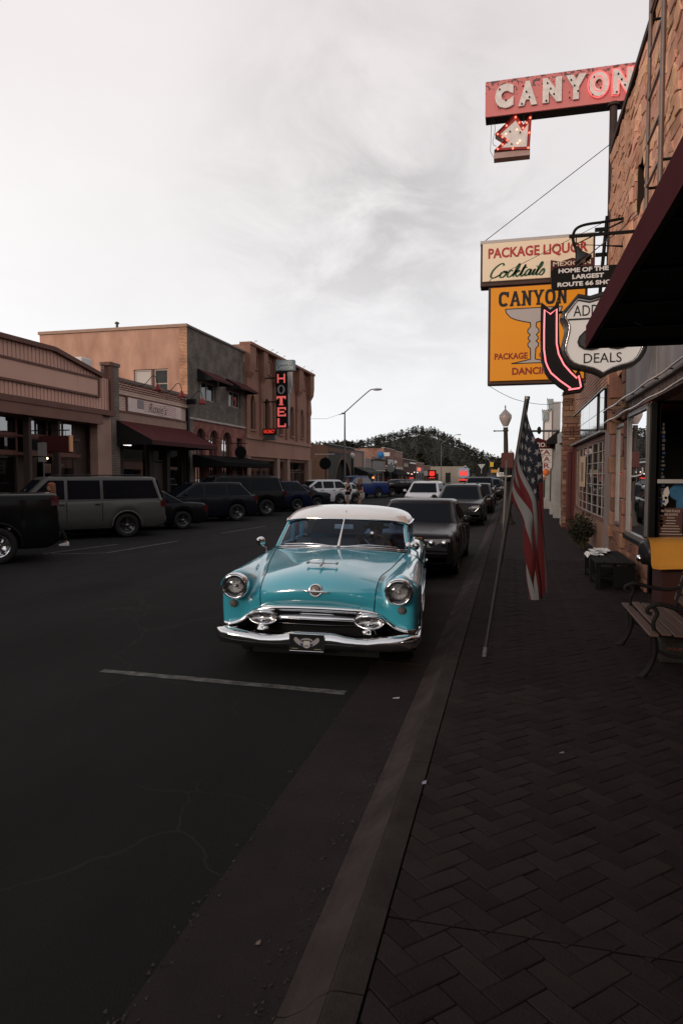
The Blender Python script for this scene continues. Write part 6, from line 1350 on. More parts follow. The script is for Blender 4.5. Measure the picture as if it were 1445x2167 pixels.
# floodlight on a curved pipe from the stone wall
FL = thing('sign_floodlight', 'black floodlight on a curved pipe arm lighting the signs', 'lamp', (1.3, 14.5, 6.3))
MB().tube(catmull([(2.1, 14.5, 6.97), (1.7, 14.5, 6.93), (1.393, 14.5, 6.91), (1.217, 14.5, 6.852), (1.148, 14.5, 6.729), (1.16, 14.5, 6.563), (1.215, 14.5, 6.44)], 4), .028, 8).tube([(2.1, 14.5, 6.43), (1.2, 14.5, 6.54), (2.1, 14.5, 6.93)], .02, 6).build('arm', M_iron, FL)
MB().lathe([(.045, .12), (.06, .05), (.07, -.02), (.17, -.17), (.18, -.2), (.14, -.2), (.05, -.06)], (1.26, 14.5, 6.38), (-.45, .12, .9), 16).build('shade', mat('black_enamel', (.02, .018, .018), .5), FL)
MB().ball((1.33, 14.48, 6.22), .06, 8, 6).build('bulb', mat('unlit_bulb', (.5, .45, .4), .3), FL)
t = thing('sagging_chain', 'thin chain slanting from the wall down to the hanging boards', 'chain', (1.7, 12, 5.6)); MB().tube(catmull([(2.08, 12.77, 6.45), (1.7, 12.0, 5.95), (1.25, 11.3, 5.45), (.9, 10.82, 5.05)], 5), .009, 6).build('links', M_steel, t); MB().tube([(2.1, 12.8, 6.5), (2.06, 12.77, 6.44)], .02, 6).build('hook', M_iron, t)
# ------------------------------------------------------------------ ordinary cars
def paint(name, col, rough=.22, metal=.0, coat=.06): return mat(name, tuple(c * .6 if max(col) < .1 else c for c in col), rough, metal, coat=coat, spec=.10)
M_rim = mat('alloy_rim', (.14, .14, .145), .3, .9); M_hl = mat('headlamp_lens', (.34, .34, .35), .12, .25, coat=.6, bump=.5, bscale=30); M_tl = mat('tail_lamp', (.07, .008, .008), .15, coat=.6); M_trim = mat('black_trim', (.02, .02, .02), .5); M_plate = mat('number_plate', (.45, .45, .44), .5)
M_under = mat('underbody', (.01, .01, .01), .9)
G_car = dark_glass('car_glass', (.0045, .0065, .0105), .13)
_wheels = {}
def wheel(parent, u, v, r, w, side, steel=False, rimm=None, name='wheel'):
    """tyre with rim; side=+1/-1 outward"""
    key = (r, w, steel, rimm.name if rimm else '')
    if key not in _wheels:
        t = MB().lathe([(r * .62, -w / 2), (r * .93, -w / 2), (r, -w * .36), (r, w * .36), (r * .93, w / 2), (r * .62, w / 2), (r * .62, -w / 2)], (0, 0, 0), (1, 0, 0), 24)
        rm = MB().lathe([(r * .64, w * .5), (r * .60, w * .5), (r * .56, w * .30), (r * .15, w * .34), (r * .13, w * .42), (0.001, w * .44)] if steel else [(r * .64, w * .5), (r * .60, w * .5), (r * .57, w * .1), (r * .1, w * .1)], (0, 0, 0), (1, 0, 0), 24)
        if not steel:
            for k in range(5):
                a = 2 * math.pi * k / 5 + .3; c, s_ = math.cos(a), math.sin(a)
                rm.beam((w * .40, c * r * .08, s_ * r * .08), (w * .42, c * r * .58, s_ * r * .58), r * .13, w * .10, (1, 0, 0))
            rm.lathe([(r * .17, w * .36), (r * .15, w * .46), (.001, w * .47)], (0, 0, 0), (1, 0, 0), 12)
        a = t.build(name, M_rubber); b = rm.build('rim', rimm or M_rim); b.parent = a
        _wheels[key] = (a.data, b.data); bpy.data.objects.remove(b); bpy.data.objects.remove(a)
    a = bpy.data.objects.new(name, _wheels[key][0]); COL.objects.link(a); a.parent = parent; a.location = (u, v, r)
    if side < 0: a.rotation_euler = (0, 0, math.pi)
    b = bpy.data.objects.new('rim', _wheels[key][1]); COL.objects.link(b); b.parent = a
    return a

def car(name, label, cat, loc, rz, L_, W_, H_, prof, ws, rear, roofw=.74, belt=None, r=.34, wb=None, clear=.2, m=None, pillars=(), rails=False, group=None, glassm=None, trim=None, arch=0.0, rearwin=True, grille=M_trim, hl=None, nose=.12, tail=.08, rimm=None, chrome=False, detail=True, cladding=None):
    """nose at -y. prof: (v, z) of hood / belt / boot line; ws=(v base, v top), rear=(v top, v base)"""
    t = thing(name, label, cat, loc, rz, group, world=False)
    hw = W_ / 2; vf, vr = wb or (L_ * .19, L_ * .80); y0 = -L_ / 2; glassm = glassm or G_car
    ra = r * 1.16
    vs = sorted({round(L_ * i / 44, 4) for i in range(45)} | {round(c + ra * math.cos(a * math.pi / 14), 4) for c in (vf, vr) for a in range(15)} | {.03, .09, L_ - .03, L_ - .09})
    vs = [v for v in vs if 0 <= v <= L_]
    def hwid(v):
        a = max(0, 1 - v / .55); b = max(0, 1 - (L_ - v) / .5)
        return hw * (1 - nose * a * a - tail * b * b)
    def zbot(v):
        z = clear + .12 * max(0, 1 - v / .35) ** 2 + .14 * max(0, 1 - (L_ - v) / .35) ** 2
        for c in (vf, vr):
            if abs(v - c) < ra: z = max(z, r + math.sqrt(max(0, ra * ra - (v - c) ** 2)) * .98)
        return z
    rows = []
    for v in vs:
        w = hwid(v); zt = interp(prof, v); zb = min(zbot(v), zt - .06); hgt = zt - zb
        half = [(0, zb), (w * .62, zb), (w * .95, zb), (w * .99, zb + min(.05, hgt * .2)), (w, zb + hgt * .38), (w * .995, zb + hgt * .62), (w * .965, zt - min(.13, hgt * .25)), (w * .94, zt - min(.05, hgt * .1)), (w * .86, zt), (w * .5, zt + .018), (0, zt + .028)]
        ring = [(x, y0 + v, z) for x, z in half] + [(-x, y0 + v, z) for x, z in half[-2:0:-1]]
        rows.append(ring)
    mb = MB().grid(rows, True, True); mb.poly(rows[0][::-1]).poly(rows[-1])
    z0 = belt if belt else interp(prof, (ws[0] + rear[1]) / 2)
    zr = H_; wb_, wr = hw * .925, hw * roofw
    A0, A1 = ws; B0, B1 = rear
    zw0 = interp(prof, A0); zw1 = interp(prof, B1)
    def ring(k, inset=0.0, z=None):
        va = lerp(A0, A1, k) + inset; vb = lerp(B1, B0, k) - inset; w = lerp(wb_, wr, k) - inset * .8; bw = .16 * (1 - inset)
        zz = lambda zz_: z if z is not None else lerp(zz_, zr - .07, k)
        zf, zk = zz(zw0 - .03), zz(zw1 - .03); zs = zz(min(zw0, zw1) - .03)
        P = [(0, va - bw, zf), (w * .55, va - bw * .72, zf), (w * .88, va - bw * .2, zf), (w, va + .12, zz(z0 - .03)), (w, lerp(va, vb, .33), zz(z0 - .03)), (w, lerp(va, vb, .66), zz(z0 - .03)), (w, vb - .12, zz(z0 - .03)), (w * .88, vb - .02, zk), (w * .55, vb + .04, zk), (0, vb + .06, zk)]
        R_ = [(x, y0 + y, q) for x, y, q in P]
        return R_ + [(-x, y, q) for x, y, q in R_[-2:0:-1]]
    hull = [ring(0), ring(.5), ring(1.0), ring(1.0, .03, zr - .035), ring(1.0, .10, zr - .01), ring(1.0, .35, zr)]
    mb.grid(hull, True, True); mb.poly(hull[-1])
    mb.build('body', m, t)
    MB().box(-hw * .72, hw * .72, y0 + .25, y0 + L_ - .25, clear - .02, clear + .3).build('underbody', M_under, t)
    sidew = lambda z: lerp(wb_, wr, min(1, max(0, (z - z0 + .03) / (zr - .07 - z0 + .03)))) + .006
    zb_, zt_ = z0 + .02, zr - .115
    fl = lambda z: lerp(A0, A1, (z - zw0) / max(.1, (zr - .07 - zw0))) + .16
    bl = lambda z: lerp(B1, B0, (z - zw1) / max(.1, (zr - .07 - zw1))) - .16
    cuts = [None, *pillars, None]
    for s in (1, -1):
        for i in range(len(cuts) - 1):
            a, b = cuts[i], cuts[i + 1]; q = []
            n = 6
            lo = [((fl(lerp(zb_, zt_, k / n)) if a is None else a + .045), lerp(zb_, zt_, k / n)) for k in range(n + 1)]
            hi = [((bl(lerp(zb_, zt_, k / n)) if b is None else b - .045), lerp(zb_, zt_, k / n)) for k in range(n + 1)]
            ra_ = [(s * sidew(z), y0 + v, z) for v, z in lo]; rb_ = [(s * sidew(z), y0 + max(v, lo[k][0] + .05), z) for k, (v, z) in enumerate(hi)]
            MB().grid([ra_, rb_], False).build('side_window', glassm, t)
    def screen(front):
        rows_ = []
        for k in (.07, .3, .55, .78, .95):
            va = lerp(A0, A1, k) if front else lerp(B1, B0, k); w = lerp(wb_, wr, k); bw = .16 if front else -.06; row = []
            for j in range(-6, 7):
                u = j / 6 * .86; off = bw * (1 - .72 * 0 - abs(u) ** 2.2 * 1.0)
                zz = lerp((zw0 if front else zw1) - .03, zr - .07, k)
                row.append((u * w, y0 + va - off + (-.014 if front else .014), zz + .006))
            rows_.append(row)
        return MB().grid(rows_, True)
    screen(True).build('windshield', glassm, t)
    if rearwin: screen(False).build('rear_window', glassm, t)
    for u, s in ((hw - .105, 1), (-hw + .105, -1)):
        for v in (vf, vr): wheel(t, u, y0 + v, r, .21, s, rimm=rimm)
    zg = interp(prof, .12)
    for s in (1, -1):
        P = [(s * hw * .52, zg - .09), (s * hw * .84, zg - .06), (s * hw * .86, zg - .19), (s * hw * .55, zg - .21)] if not hl else [(s * a * hw, zg + b) for a, b in hl]
        MB().prism([(x, y0 - .012 + .13 * (abs(x) / hw) ** 4, z) for x, z in P], (0, .06, 0)).build('headlight', M_hl, t)
        zt2 = interp(prof, L_ - .1)
        MB().prism([(x, y0 + L_ + .012, z) for x, z in ((s * hw * .70, zt2 - .06), (s * hw * .90, zt2 - .05), (s * hw * .90, zt2 - .26), (s * hw * .72, zt2 - .24))], (0, -.08, 0)).box(s * hw * .90, s * hw * .945, y0 + L_ - .16, y0 + L_ + .005, zt2 - .26, zt2 - .06).build('taillight', M_tl, t)
        mm = MB().ball((s * (hw + .10), y0 + A0 + .42, z0 + .07), .1, 10, 8, (1.0, .6, .75)); mm.tube([(s * (hw - .03), y0 + A0 + .45, z0 + .0), (s * (hw + .06), y0 + A0 + .43, z0 + .04)], .022, 6); mm.build('mirror', m if not chrome else M_chrome, t)
        if detail:
            for v in [p for p in pillars][:2]:
                mb = MB().box(s * hw * .985, s * (hw * .985 + .028), y0 + v - .22, y0 + v - .06, z0 - .15, z0 - .12); mb.build('door_handle', M_trim, t)
            for v in [A0 + .15, *pillars[:2]]:
                mb = MB(); mb.tube([(s * (hw * .968), y0 + v, z0 - .06), (s * (hw * .997), y0 + v, z0 - .3), (s * (hw * .999), y0 + v, clear + .25)], .010, 5); mb.build('door_gap', M_under, t)
    MB().prism([(x, y0 - .012, z) for x, z in ((-hw * .48, zg - .08), (hw * .48, zg - .08), (hw * .44, zg - .26), (-hw * .44, zg - .26))], (0, .05, 0)).build('grille', grille, t)
    MB().box(-hw * .86, hw * .86, y0 + .0, y0 + .06, clear + .12, clear + .26, .02).build('front_bumper', trim or m, t); MB().box(-hw * .88, hw * .88, y0 + L_ - .06, y0 + L_ + .03, clear + .2, clear + .36, .02).build('rear_bumper', trim or m, t)
    MB().box(-.15, .15, y0 + L_ + .016, y0 + L_ + .03, clear + .42, clear + .56).build('rear_plate', M_plate, t)
    if arch:
        for s in (1, -1):
            for c in (vf, vr):
                P = [(s * (hw + .012), y0 + c + ra * 1.06 * math.cos(a * math.pi / 14), r + ra * 1.06 * math.sin(a * math.pi / 14)) for a in range(15)]
                MB().tube(P, arch, 6).build('arch_flare', m, t)
    if rails:
        for s in (1, -1): MB().tube([(s * wr * .82, y0 + A1 + .35, zr - .01), (s * wr * .84, y0 + A1 + .45, zr + .045), (s * wr * .84, y0 + B0 - .5, zr + .045), (s * wr * .82, y0 + B0 - .4, zr - .01)], .018, 6).build('roof_rail', M_trim, t)
    if cladding:
        for s in (1, -1): MB().box(s * hw * .985, s * (hw + .012), y0 + vf + ra + .04, y0 + vr - ra - .04, clear + .03, clear + .1).build('sill_strip', cladding, t)
    return t
def rear_corner(x, y, a, L_, W_):
    c, s = math.cos(R(-a)), math.sin(R(-a))
    return (x - (c * W_ / 2 - s * L_ / 2), y - (s * W_ / 2 + c * L_ / 2), 0), R(-a)
GL = 'cars parked nose-in along the west kerb'
SED = lambda L_: [(0, .55), (.05, .66), (.15, .72), (.9, .84), (1.35, .92), (1.6, .94), (L_ - 1.2, .97), (L_ - .9, .99), (L_ - .12, .94), (L_ - .03, .86), (L_, .66)]
SUVP = lambda L_: [(0, .62), (.05, .82), (.16, .93), (.9, 1.05), (1.3, 1.09), (L_ - .9, 1.12), (L_ - .06, 1.12), (L_, .8)]
TRK = lambda L_: [(0, .7), (.04, .98), (.12, 1.1), (1.0, 1.2), (1.4, 1.22), (L_ - .5, 1.28), (L_ - .02, 1.28), (L_, .85)]
def leftcar(x, y, a, L_, W_, **k):
    loc, rz = rear_corner(x, y, a, L_, W_); return loc, rz
# black pickup at the frame edge
loc, rz = rear_corner(-10.0, 13.62, 46, 5.9, 2.02)
car('parked_pickup', 'black pickup truck cut off by the frame edge, nearest of the parked row', 'pickup', loc, rz, 5.9, 2.02, 1.93, [(0, .75), (.04, 1.05), (.12, 1.17), (1.1, 1.26), (1.5, 1.3), (3.6, 1.34), (3.75, 1.54), (5.88, 1.54), (5.9, .9)], (1.35, 2.1), (3.35, 3.75), m=paint('paint_black_pickup', (.012, .012, .012)), belt=1.33, r=.41, wb=(1.0, 4.62), clear=.32, pillars=(2.75,), group=GL, roofw=.8, chrome=False, rimm=mat('bright_chrome_rim', (.75, .75, .78), .12, 1.0), arch=.03, trim=M_trim)
loc, rz = rear_corner(-10.9, 20.3, 45, 5.6, 2.0)
sub = car('parked_suv', 'long grey SUV with dark windows, flared arches and a roof rack', 'SUV', loc, rz, 5.6, 2.0, 1.93, [(0, .7), (.04, .95), (.14, 1.08), (1.0, 1.17), (1.35, 1.2), (4.6, 1.22), (5.56, 1.22), (5.6, .8)], (1.25, 1.95), (5.35, 5.55), m=mat('paint_pewter', (.075, .077, .073), .42, .3, coat=.1), belt=1.21, r=.38, wb=(.98, 4.35), clear=.29, pillars=(2.55, 3.6), rails=True, group=GL, roofw=.82, arch=.035, cladding=M_trim, trim=mat('grey_bumper', (.13, .13, .13), .5))
loc, rz = rear_corner(-10.9, 23.5, 45, 4.8, 1.83)
car('parked_sedan', 'low black sedan tucked behind the tail of the grey SUV', 'sedan', loc, rz, 4.8, 1.83, 1.43, SED(4.8), (1.35, 2.2), (3.3, 4.05), m=paint('paint_dark_navy_black', (.012, .012, .016)), belt=.95, r=.33, pillars=(2.35, 3.2), group=GL)
loc, rz = rear_corner(-10.7, 28.2, 45, 4.9, 1.92)
car('parked_suv', 'dark navy crossover with a rear spoiler and silver spoked wheels', 'SUV', loc, rz, 4.9, 1.92, 1.68, SUVP(4.9), (1.2, 2.15), (4.25, 4.75), m=paint('paint_navy', (.014, .015, .024)), belt=1.11, r=.37, pillars=(2.5, 3.5), group=GL, clear=.24)
loc, rz = rear_corner(-10.7, 32.2, 45, 5.5, 2.03)
car('parked_suv', 'big boxy black SUV with a bright roof edge in front of the hotel', 'SUV', loc, rz, 5.5, 2.03, 1.93, [(0, .7), (.04, .95), (.14, 1.1), (1.0, 1.18), (1.35, 1.2), (5.46, 1.24), (5.5, .8)], (1.3, 1.95), (5.2, 5.42), m=paint('paint_black_gloss', (.010, .010, .010)), belt=1.21, r=.4, clear=.3, pillars=(2.55, 3.6), rails=True, group=GL, roofw=.82)
loc, rz = rear_corner(-10.6, 36.3, 45, 4.6, 1.88)
car('parked_suv', 'dark blue crossover parked beyond the big boxy black SUV', 'SUV', loc, rz, 4.6, 1.88, 1.66, SUVP(4.6), (1.15, 2.05), (3.95, 4.5), m=paint('paint_blue', (.012, .016, .045)), belt=1.1, r=.35, pillars=(2.4, 3.3), group=GL, clear=.22)
loc, rz = rear_corner(-10.5, 40.0, 45, 4.7, 1.82)
car('parked_sedan', 'small dark sedan between the blue crossover and the white SUV', 'sedan', loc, rz, 4.7, 1.82, 1.42, SED(4.7), (1.35, 2.2), (3.2, 3.95), m=paint('paint_slate', (.016, .018, .024)), belt=.95, r=.33, pillars=(2.35, 3.15), group=GL)
loc, rz = rear_corner(-10.4, 45.2, 45, 4.6, 1.87)
car('parked_suv', 'white compact SUV with black window band parked before the blue pickup', 'SUV', loc, rz, 4.6, 1.87, 1.68, SUVP(4.6), (1.15, 2.0), (3.9, 4.5), m=paint('paint_white_pearl', (.55, .55, .57), .25, .1), belt=1.1, r=.35, pillars=(2.4, 3.3), group=GL, clear=.22)
loc, rz = rear_corner(-10.2, 48.6, 45, 4.2, 1.78)
car('parked_hatchback', 'small white hatchback with dark rear lamps behind the two pedestrians', 'hatchback', loc, rz, 4.2, 1.78, 1.45, [(0, .55), (.05, .66), (.15, .74), (.8, .88), (1.2, .95), (4.1, 1.0), (4.2, .7)], (1.05, 1.95), (3.4, 4.1), m=paint('paint_white', (.52, .52, .53), .25, .1), belt=.97, r=.32, pillars=(2.3, 3.1), group=GL)
loc, rz = rear_corner(-10.4, 60.0, 38, 5.9, 2.02)
car('parked_pickup', 'royal blue crew-cab pickup with a long bed', 'pickup', loc, rz, 5.9, 2.02, 1.92, [(0, .75), (.04, 1.0), (.12, 1.12), (1.1, 1.2), (1.5, 1.24), (3.9, 1.26), (4.0, 1.38), (5.88, 1.38), (5.9, .9)], (1.35, 2.1), (3.7, 4.05), m=paint('paint_royal_blue', (.020, .034, .125)), belt=1.25, r=.41, wb=(1.0, 4.65), clear=.34, pillars=(2.8,), group=GL, roofw=.8)
loc, rz = rear_corner(-7.6, 66.0, 40, 5.6, 2.0)
car('parked_pickup', 'black pickup with a flat bed cover near the brick gift shop', 'pickup', loc, rz, 5.6, 2.0, 1.6, [(0, .75), (.04, 1.0), (.12, 1.1), (1.1, 1.2), (1.5, 1.24), (3.6, 1.26), (3.7, 1.42), (5.58, 1.42), (5.6, .9)], (1.35, 2.1), (3.3, 3.65), m=paint('paint_black_gloss', (.010, .010, .010)), belt=1.25, r=.4, wb=(1.0, 4.4), clear=.34, pillars=(2.7,), group=GL)
for k, (y, c, lab) in enumerate(((72, (.02, .02, .022), 'dark car beyond the flat-bed pickup before the peaked awning'), (79, (.03, .012, .012), 'dark maroon car parked before the dark bar'), (87, (.02, .022, .026), 'far dark car at the end of the angled row'))):
    loc, rz = rear_corner(-9.6, y, 40, 4.7, 1.85); car('parked_car', lab, 'car', loc, rz, 4.7, 1.85, 1.5, SED(4.7), (1.3, 2.15), (3.3, 4.05), m=paint('paint_far%d' % k, c), belt=.96, r=.34, pillars=(2.4, 3.2), group=GL, detail=False)
# east lane: cars parked along the kerb, facing the camera
GR = 'cars parked along the east kerb behind the turquoise car'
gold = mat('gold_trim', (.30, .16, .06), .3, .9)
def eastcar(name, label, cat, x, yfront, L_, *a, **k): return car(name, label, cat, (x, yfront + L_ / 2, k.pop('z', 0)), k.pop('rz', 0.0), L_, *a, group=k.pop('group', GR), **k)
lc = eastcar('parked_sedan', 'dark plum sedan with a gold-edged grille parked behind the turquoise car', 'sedan', -1.93, 12.75, 5.3, 1.9, 1.44, [(0, .56), (.04, .72), (.10, .81), (.16, .845), (1.2, .935), (1.6, .965), (1.8, .97), (4.1, .98), (5.1, .96), (5.25, .88), (5.3, .6)], (1.62, 2.45), (3.55, 4.3), m=paint('paint_plum', (.018, .013, .018), .24), belt=.97, r=.33, pillars=(2.65, 3.5), hl=[(.40, -.05), (.90, -.04), (.90, -.20), (.46, -.20)], nose=.05, roofw=.78)
zg = .82
mb = MB(); P = [(-.34, zg - .02), (.34, zg - .02), (.27, zg - .20), (-.27, zg - .20)]
for a, b in zip(P, P[1:] + P[:1]): mb.tube([(a[0], -2.68, a[1]), (b[0], -2.68, b[1])], .011, 6)
mb.build('grille_surround', gold, lc)
for x in (.52, .76, -.52, -.76): MB().lathe([(.062, .0), (.05, .018), (.02, .028), (.001, .03)], (x, -2.66, .70), (0, -1, 0), 14).build('lamp_bulb', M_chrome, lc)
mb = MB()
for k in range(9): mb.box(-.26 + k * .062, -.252 + k * .062, -2.672, -2.66, zg - .19, zg - .03)
mb.build('grille_bar', M_steel, lc)
MB().box(-.82, .82, -2.69, -2.62, .50, .53).build('bumper_strip', M_trim, lc)
tv = eastcar('parked_suv', 'dark grey crossover with a triangular lamp frame and chrome lower grille', 'SUV', -1.95, 26.6, 4.9, 1.96, 1.60, [(0, .55), (.04, .75), (.10, .88), (.8, .98), (1.3, 1.04), (4.8, 1.08), (4.9, .75)], (1.2, 2.1), (4.2, 4.7), m=paint('paint_graphite', (.030, .029, .032)), belt=1.05, r=.36, pillars=(2.5, 3.5), rails=True, clear=.22)
mb = MB()
for a, b in (((.42, .72), (.80, .72)), ((.80, .72), (.62, .56)), ((.62, .56), (.42, .72))): mb.tube([(a[0], -2.47, a[1]), (b[0], -2.47, b[1])], .014, 6)
mb.tube([(-.5, -2.47, .32), (.5, -2.47, .32)], .014, 6); mb.build('chrome_trim', M_chrome, tv)
eastcar('parked_car', 'dark hatchback half hidden behind the grey crossover', 'car', -1.72, 35.5, 4.5, 1.8, 1.54, SUVP(4.5)[:3] + [(.9, .9), (1.3, .96), (4.4, 1.0), (4.5, .7)], (1.1, 1.95), (3.7, 4.3), m=paint('paint_red_black', (.03, .016, .016)), belt=.98, r=.34, pillars=(2.3, 3.2))
tk = eastcar('parked_truck', 'dark tall pickup with a pale roof edge and bright bumper', 'pickup', -1.95, 44.0, 5.7, 2.05, 1.86, TRK(5.7), (1.4, 2.05), (3.4, 3.7), m=paint('paint_dark_truck', (.035, .033, .036)), belt=1.23, r=.41, clear=.38, pillars=(2.8,), trim=M_chrome, roofw=.8)
eastcar('parked_car', 'dark jeep-like car beyond the tall pickup', 'car', -1.5, 56, 4.3, 1.85, 1.7, SUVP(4.3), (1.2, 1.7), (4.0, 4.2), m=paint('paint_olive_black', (.02, .02, .018)), belt=1.1, r=.38, pillars=(2.2, 3.1), detail=False, trim=M_chrome)
eastcar('parked_car', 'last dark car of the east kerb near the lamp post', 'car', -1.4, 66, 4.5, 1.8, 1.5, SED(4.5), (1.3, 2.1), (3.2, 3.9), m=paint('paint_far0', (.02, .02, .022)), belt=.96, r=.33, pillars=(2.3, 3.1), detail=False)
car('driving_minivan', 'white minivan with a dark windshield driving towards the camera', 'minivan', (-4.75, 40, 0), 0, 5.1, 1.98, 1.62, [(0, .5), (.04, .72), (.12, .82), (.7, .96), (1.1, 1.03), (5.0, 1.06), (5.1, .7)], (.95, 1.85), (4.6, 4.95), m=paint('paint_white_van', (.52, .52, .55), .25, .1), belt=1.04, r=.35, pillars=(2.2, 3.4), clear=.18, hl=[(.5, .0), (.92, .02), (.94, -.09), (.55, -.08)])
# ------------------------------------------------------------------ the turquoise 1950s sedan (nose at -y; u across, v back from the bumper)
OCX = 1.055
OC = thing('vintage_sedan', 'turquoise 1950s sedan with white roof, chrome grille and round headlamps parked at the kerb', 'car', (-1.835, 6.26, 0), 0, world=False); OC.scale = (OCX, 1, 1); OC.rotation_euler = (0, R(1.0), R(6.2))
M_turq = mat('turquoise_enamel', (.048, .375, .495), .22, .0, coat=1.0, var=.12, vscale=1.1, vcol=(.04, .32, .43), spec=.5); M_turq.node_tree.nodes['Principled BSDF'].inputs['Coat IOR'].default_value = 1.8
M_roof = mat('white_enamel_roof', (.70, .69, .68), .22, .0, coat=.9)
M_seam = mat('panel_gap', (.006, .012, .014), .8)
M_lens = mat('sealed_beam', (.34, .35, .35), .06, .85, coat=1, bump=.35, bscale=22)
M_park = mat('frosted_park_lens', (.14, .13, .13), .45, bump=.6, bscale=90)
G_wind = glass_mat('windshield_glass', (.40, .50, .62), .28)
M_int = mat('turquoise_interior', (.03, .14, .19), .6); M_seat = mat('grey_upholstery', (.23, .23, .23), .8, bump=.2, bscale=60); M_seatb = mat('blue_upholstery', (.04, .16, .24), .7)
C_ = [  # rows: lower lip, mid, brow, top front, then back to the cowl; columns centre -> side
 [(0, .20, .665), (.2, .20, .663), (.4, .205, .655), (.54, .215, .632), (.635, .225, .585), (.72, .225, .515), (.80, .22, .478), (.87, .225, .465), (.925, .29, .46), (.955, .50, .45)],
 [(0, .135, .76), (.2, .14, .76), (.4, .16, .755), (.545, .20, .75), (.63, .225, .72), (.70, .215, .67), (.80, .195, .65), (.888, .21, .645), (.935, .29, .645), (.965, .50, .65)],
 [(0, .13, .865), (.2, .142, .862), (.4, .185, .85), (.55, .255, .84), (.62, .29, .82), (.68, .235, .84), (.78, .165, .86), (.89, .19, .855), (.935, .30, .84), (.965, .50, .82)],
 [(0, .23, .955), (.2, .25, .95), (.4, .31, .93), (.56, .40, .905), (.62, .42, .89), (.69, .31, .945), (.78, .215, .985), (.875, .26, .95), (.935, .38, .90), (.962, .52, .875)],
 [(0, .46, 1.022), (.2, .47, 1.015), (.40, .51, .978), (.575, .60, .940), (.645, .62, .925), (.715, .52, .975), (.79, .47, 1.005), (.875, .51, .965), (.94, .58, .905), (.965, .60, .865)],
 [(0, .90, 1.058), (.22, .90, 1.05), (.44, .92, 1.005), (.64, .95, .965), (.71, .96, .957), (.77, .95, .99), (.83, .95, 1.0), (.89, .95, .965), (.945, .95, .905), (.968, .95, .865)],
 [(0, 1.35, 1.08), (.24, 1.35, 1.073), (.48, 1.36, 1.035), (.70, 1.38, 1.0), (.77, 1.39, .99), (.82, 1.38, 1.0), (.865, 1.37, .995), (.91, 1.37, .96), (.95, 1.37, .905), (.97, 1.37, .865)],
 [(0, 1.70, 1.095), (.26, 1.72, 1.09), (.52, 1.78, 1.07), (.765, 1.88, 1.035), (.82, 1.90, 1.022), (.855, 1.92, 1.015), (.89, 1.93, .995), (.925, 1.94, .96), (.955, 1.95, .905), (.972, 1.96, .865)]]
def patch(ctrl, nu=4, nv=5):
    rows = [catmull(r_, nu) for r_ in ctrl]; cols = list(zip(*rows)); cols = [catmull(list(c), nv) for c in cols]; return [list(r_) for r_ in zip(*cols)]
full = patch(C_)
seam = 3 * 4
def mirror(rows): return [[(-x, y, z) for x, y, z in r_[::-1]] + list(r_[1:]) for r_ in rows]
hood_h = [r_[:seam + 1] for r_ in full]
MB().grid(mirror(hood_h)).build('hood', M_turq, OC)
for s in (1, -1):
    MB().grid([[(s * x, y, z) for x, y, z in r_[seam:]] for r_ in full]).build('fender', M_turq, OC)
    MB().tube([(s * r_[seam][0], r_[seam][1] - .001, r_[seam][2] + .0005) for r_ in full], .0045, 6).build('hood_gap', M_seam, OC)
# body sides: fender skirt, two doors, rear quarter
def side_u(v, z):
    b = .968 + .006 * math.sin(min(1, max(0, (z - .3) / .6)) * math.pi)
    b -= .05 * max(0, (v - 4.2) / .9) ** 2 + .0 
    return b - .03 * max(0, .40 - z) / .2
def side_panel(v0, v1, arches, name):
    rows = []; n = max(6, int((v1 - v0) / .06))
    for i in range(n + 1):
        v = lerp(v0, v1, i / n); zb = .30
        for c, ra in arches:
            if abs(v - c) < ra: zb = max(zb, .34 + math.sqrt(ra * ra - (v - c) ** 2) * .86)
        zt = .878 if v < 4 else lerp(.878, .84, (v - 4) / 1.1)
        rows.append([(lerp(zb, zt, k / 8), v) for k in range(9)])
    for s in (1, -1): MB().grid([[(s * side_u(v, z), v, z) for z, v in r_] for r_ in rows]).build(name, M_turq, OC)
side_panel(.50, 1.955, [(1.0, .41)], 'fender_side'); side_panel(1.962, 3.02, [], 'door'); side_panel(3.028, 3.75, [], 'door'); side_panel(3.757, 5.08, [(4.1, .38)], 'rear_quarter')
# shoulder strip under the side windows, and rear deck
SHO = [[(.765, v, z), (.83, v, z - .012), (.89, v, z - .03), (.93, v, z - .065), (.955, v, .905), (.971, v, .868)] for v, z in ((1.9, 1.035), (2.5, 1.045), (3.2, 1.05), (3.75, 1.05))]
for s in (1, -1): MB().grid([[(s * x, y, z) for x, y, z in r_] for r_ in patch(SHO, 3, 4)]).build('shoulder', M_turq, OC)
DK = [[(0, 3.80, 1.05), (.4, 3.80, 1.05), (.72, 3.76, 1.05), (.83, 3.75, 1.038), (.93, 3.75, .985), (.971, 3.75, .868)],
      [(0, 4.2, 1.06), (.4, 4.2, 1.05), (.70, 4.2, 1.02), (.83, 4.2, 1.0), (.93, 4.2, .95), (.967, 4.2, .86)],
      [(0, 4.7, .99), (.4, 4.7, .98), (.68, 4.72, .95), (.80, 4.75, .96), (.90, 4.75, .91), (.945, 4.75, .84)],
      [(0, 5.0, .86), (.4, 5.0, .85), (.66, 5.02, .84), (.78, 5.06, .86), (.86, 5.06, .84), (.92, 5.05, .80)],
      [(0, 5.06, .5), (.4, 5.06, .5), (.66, 5.08, .5), (.78, 5.1, .5), (.86, 5.09, .5), (.92, 5.08, .5)]]
MB().grid(mirror(patch(DK, 3, 4))).build('rear_deck', M_turq, OC)
MB().box(-.80, .80, .55, 4.9, .22, .36).box(-.62, .62, .33, 1.6, .36, .60).build('underbody', M_under, OC)
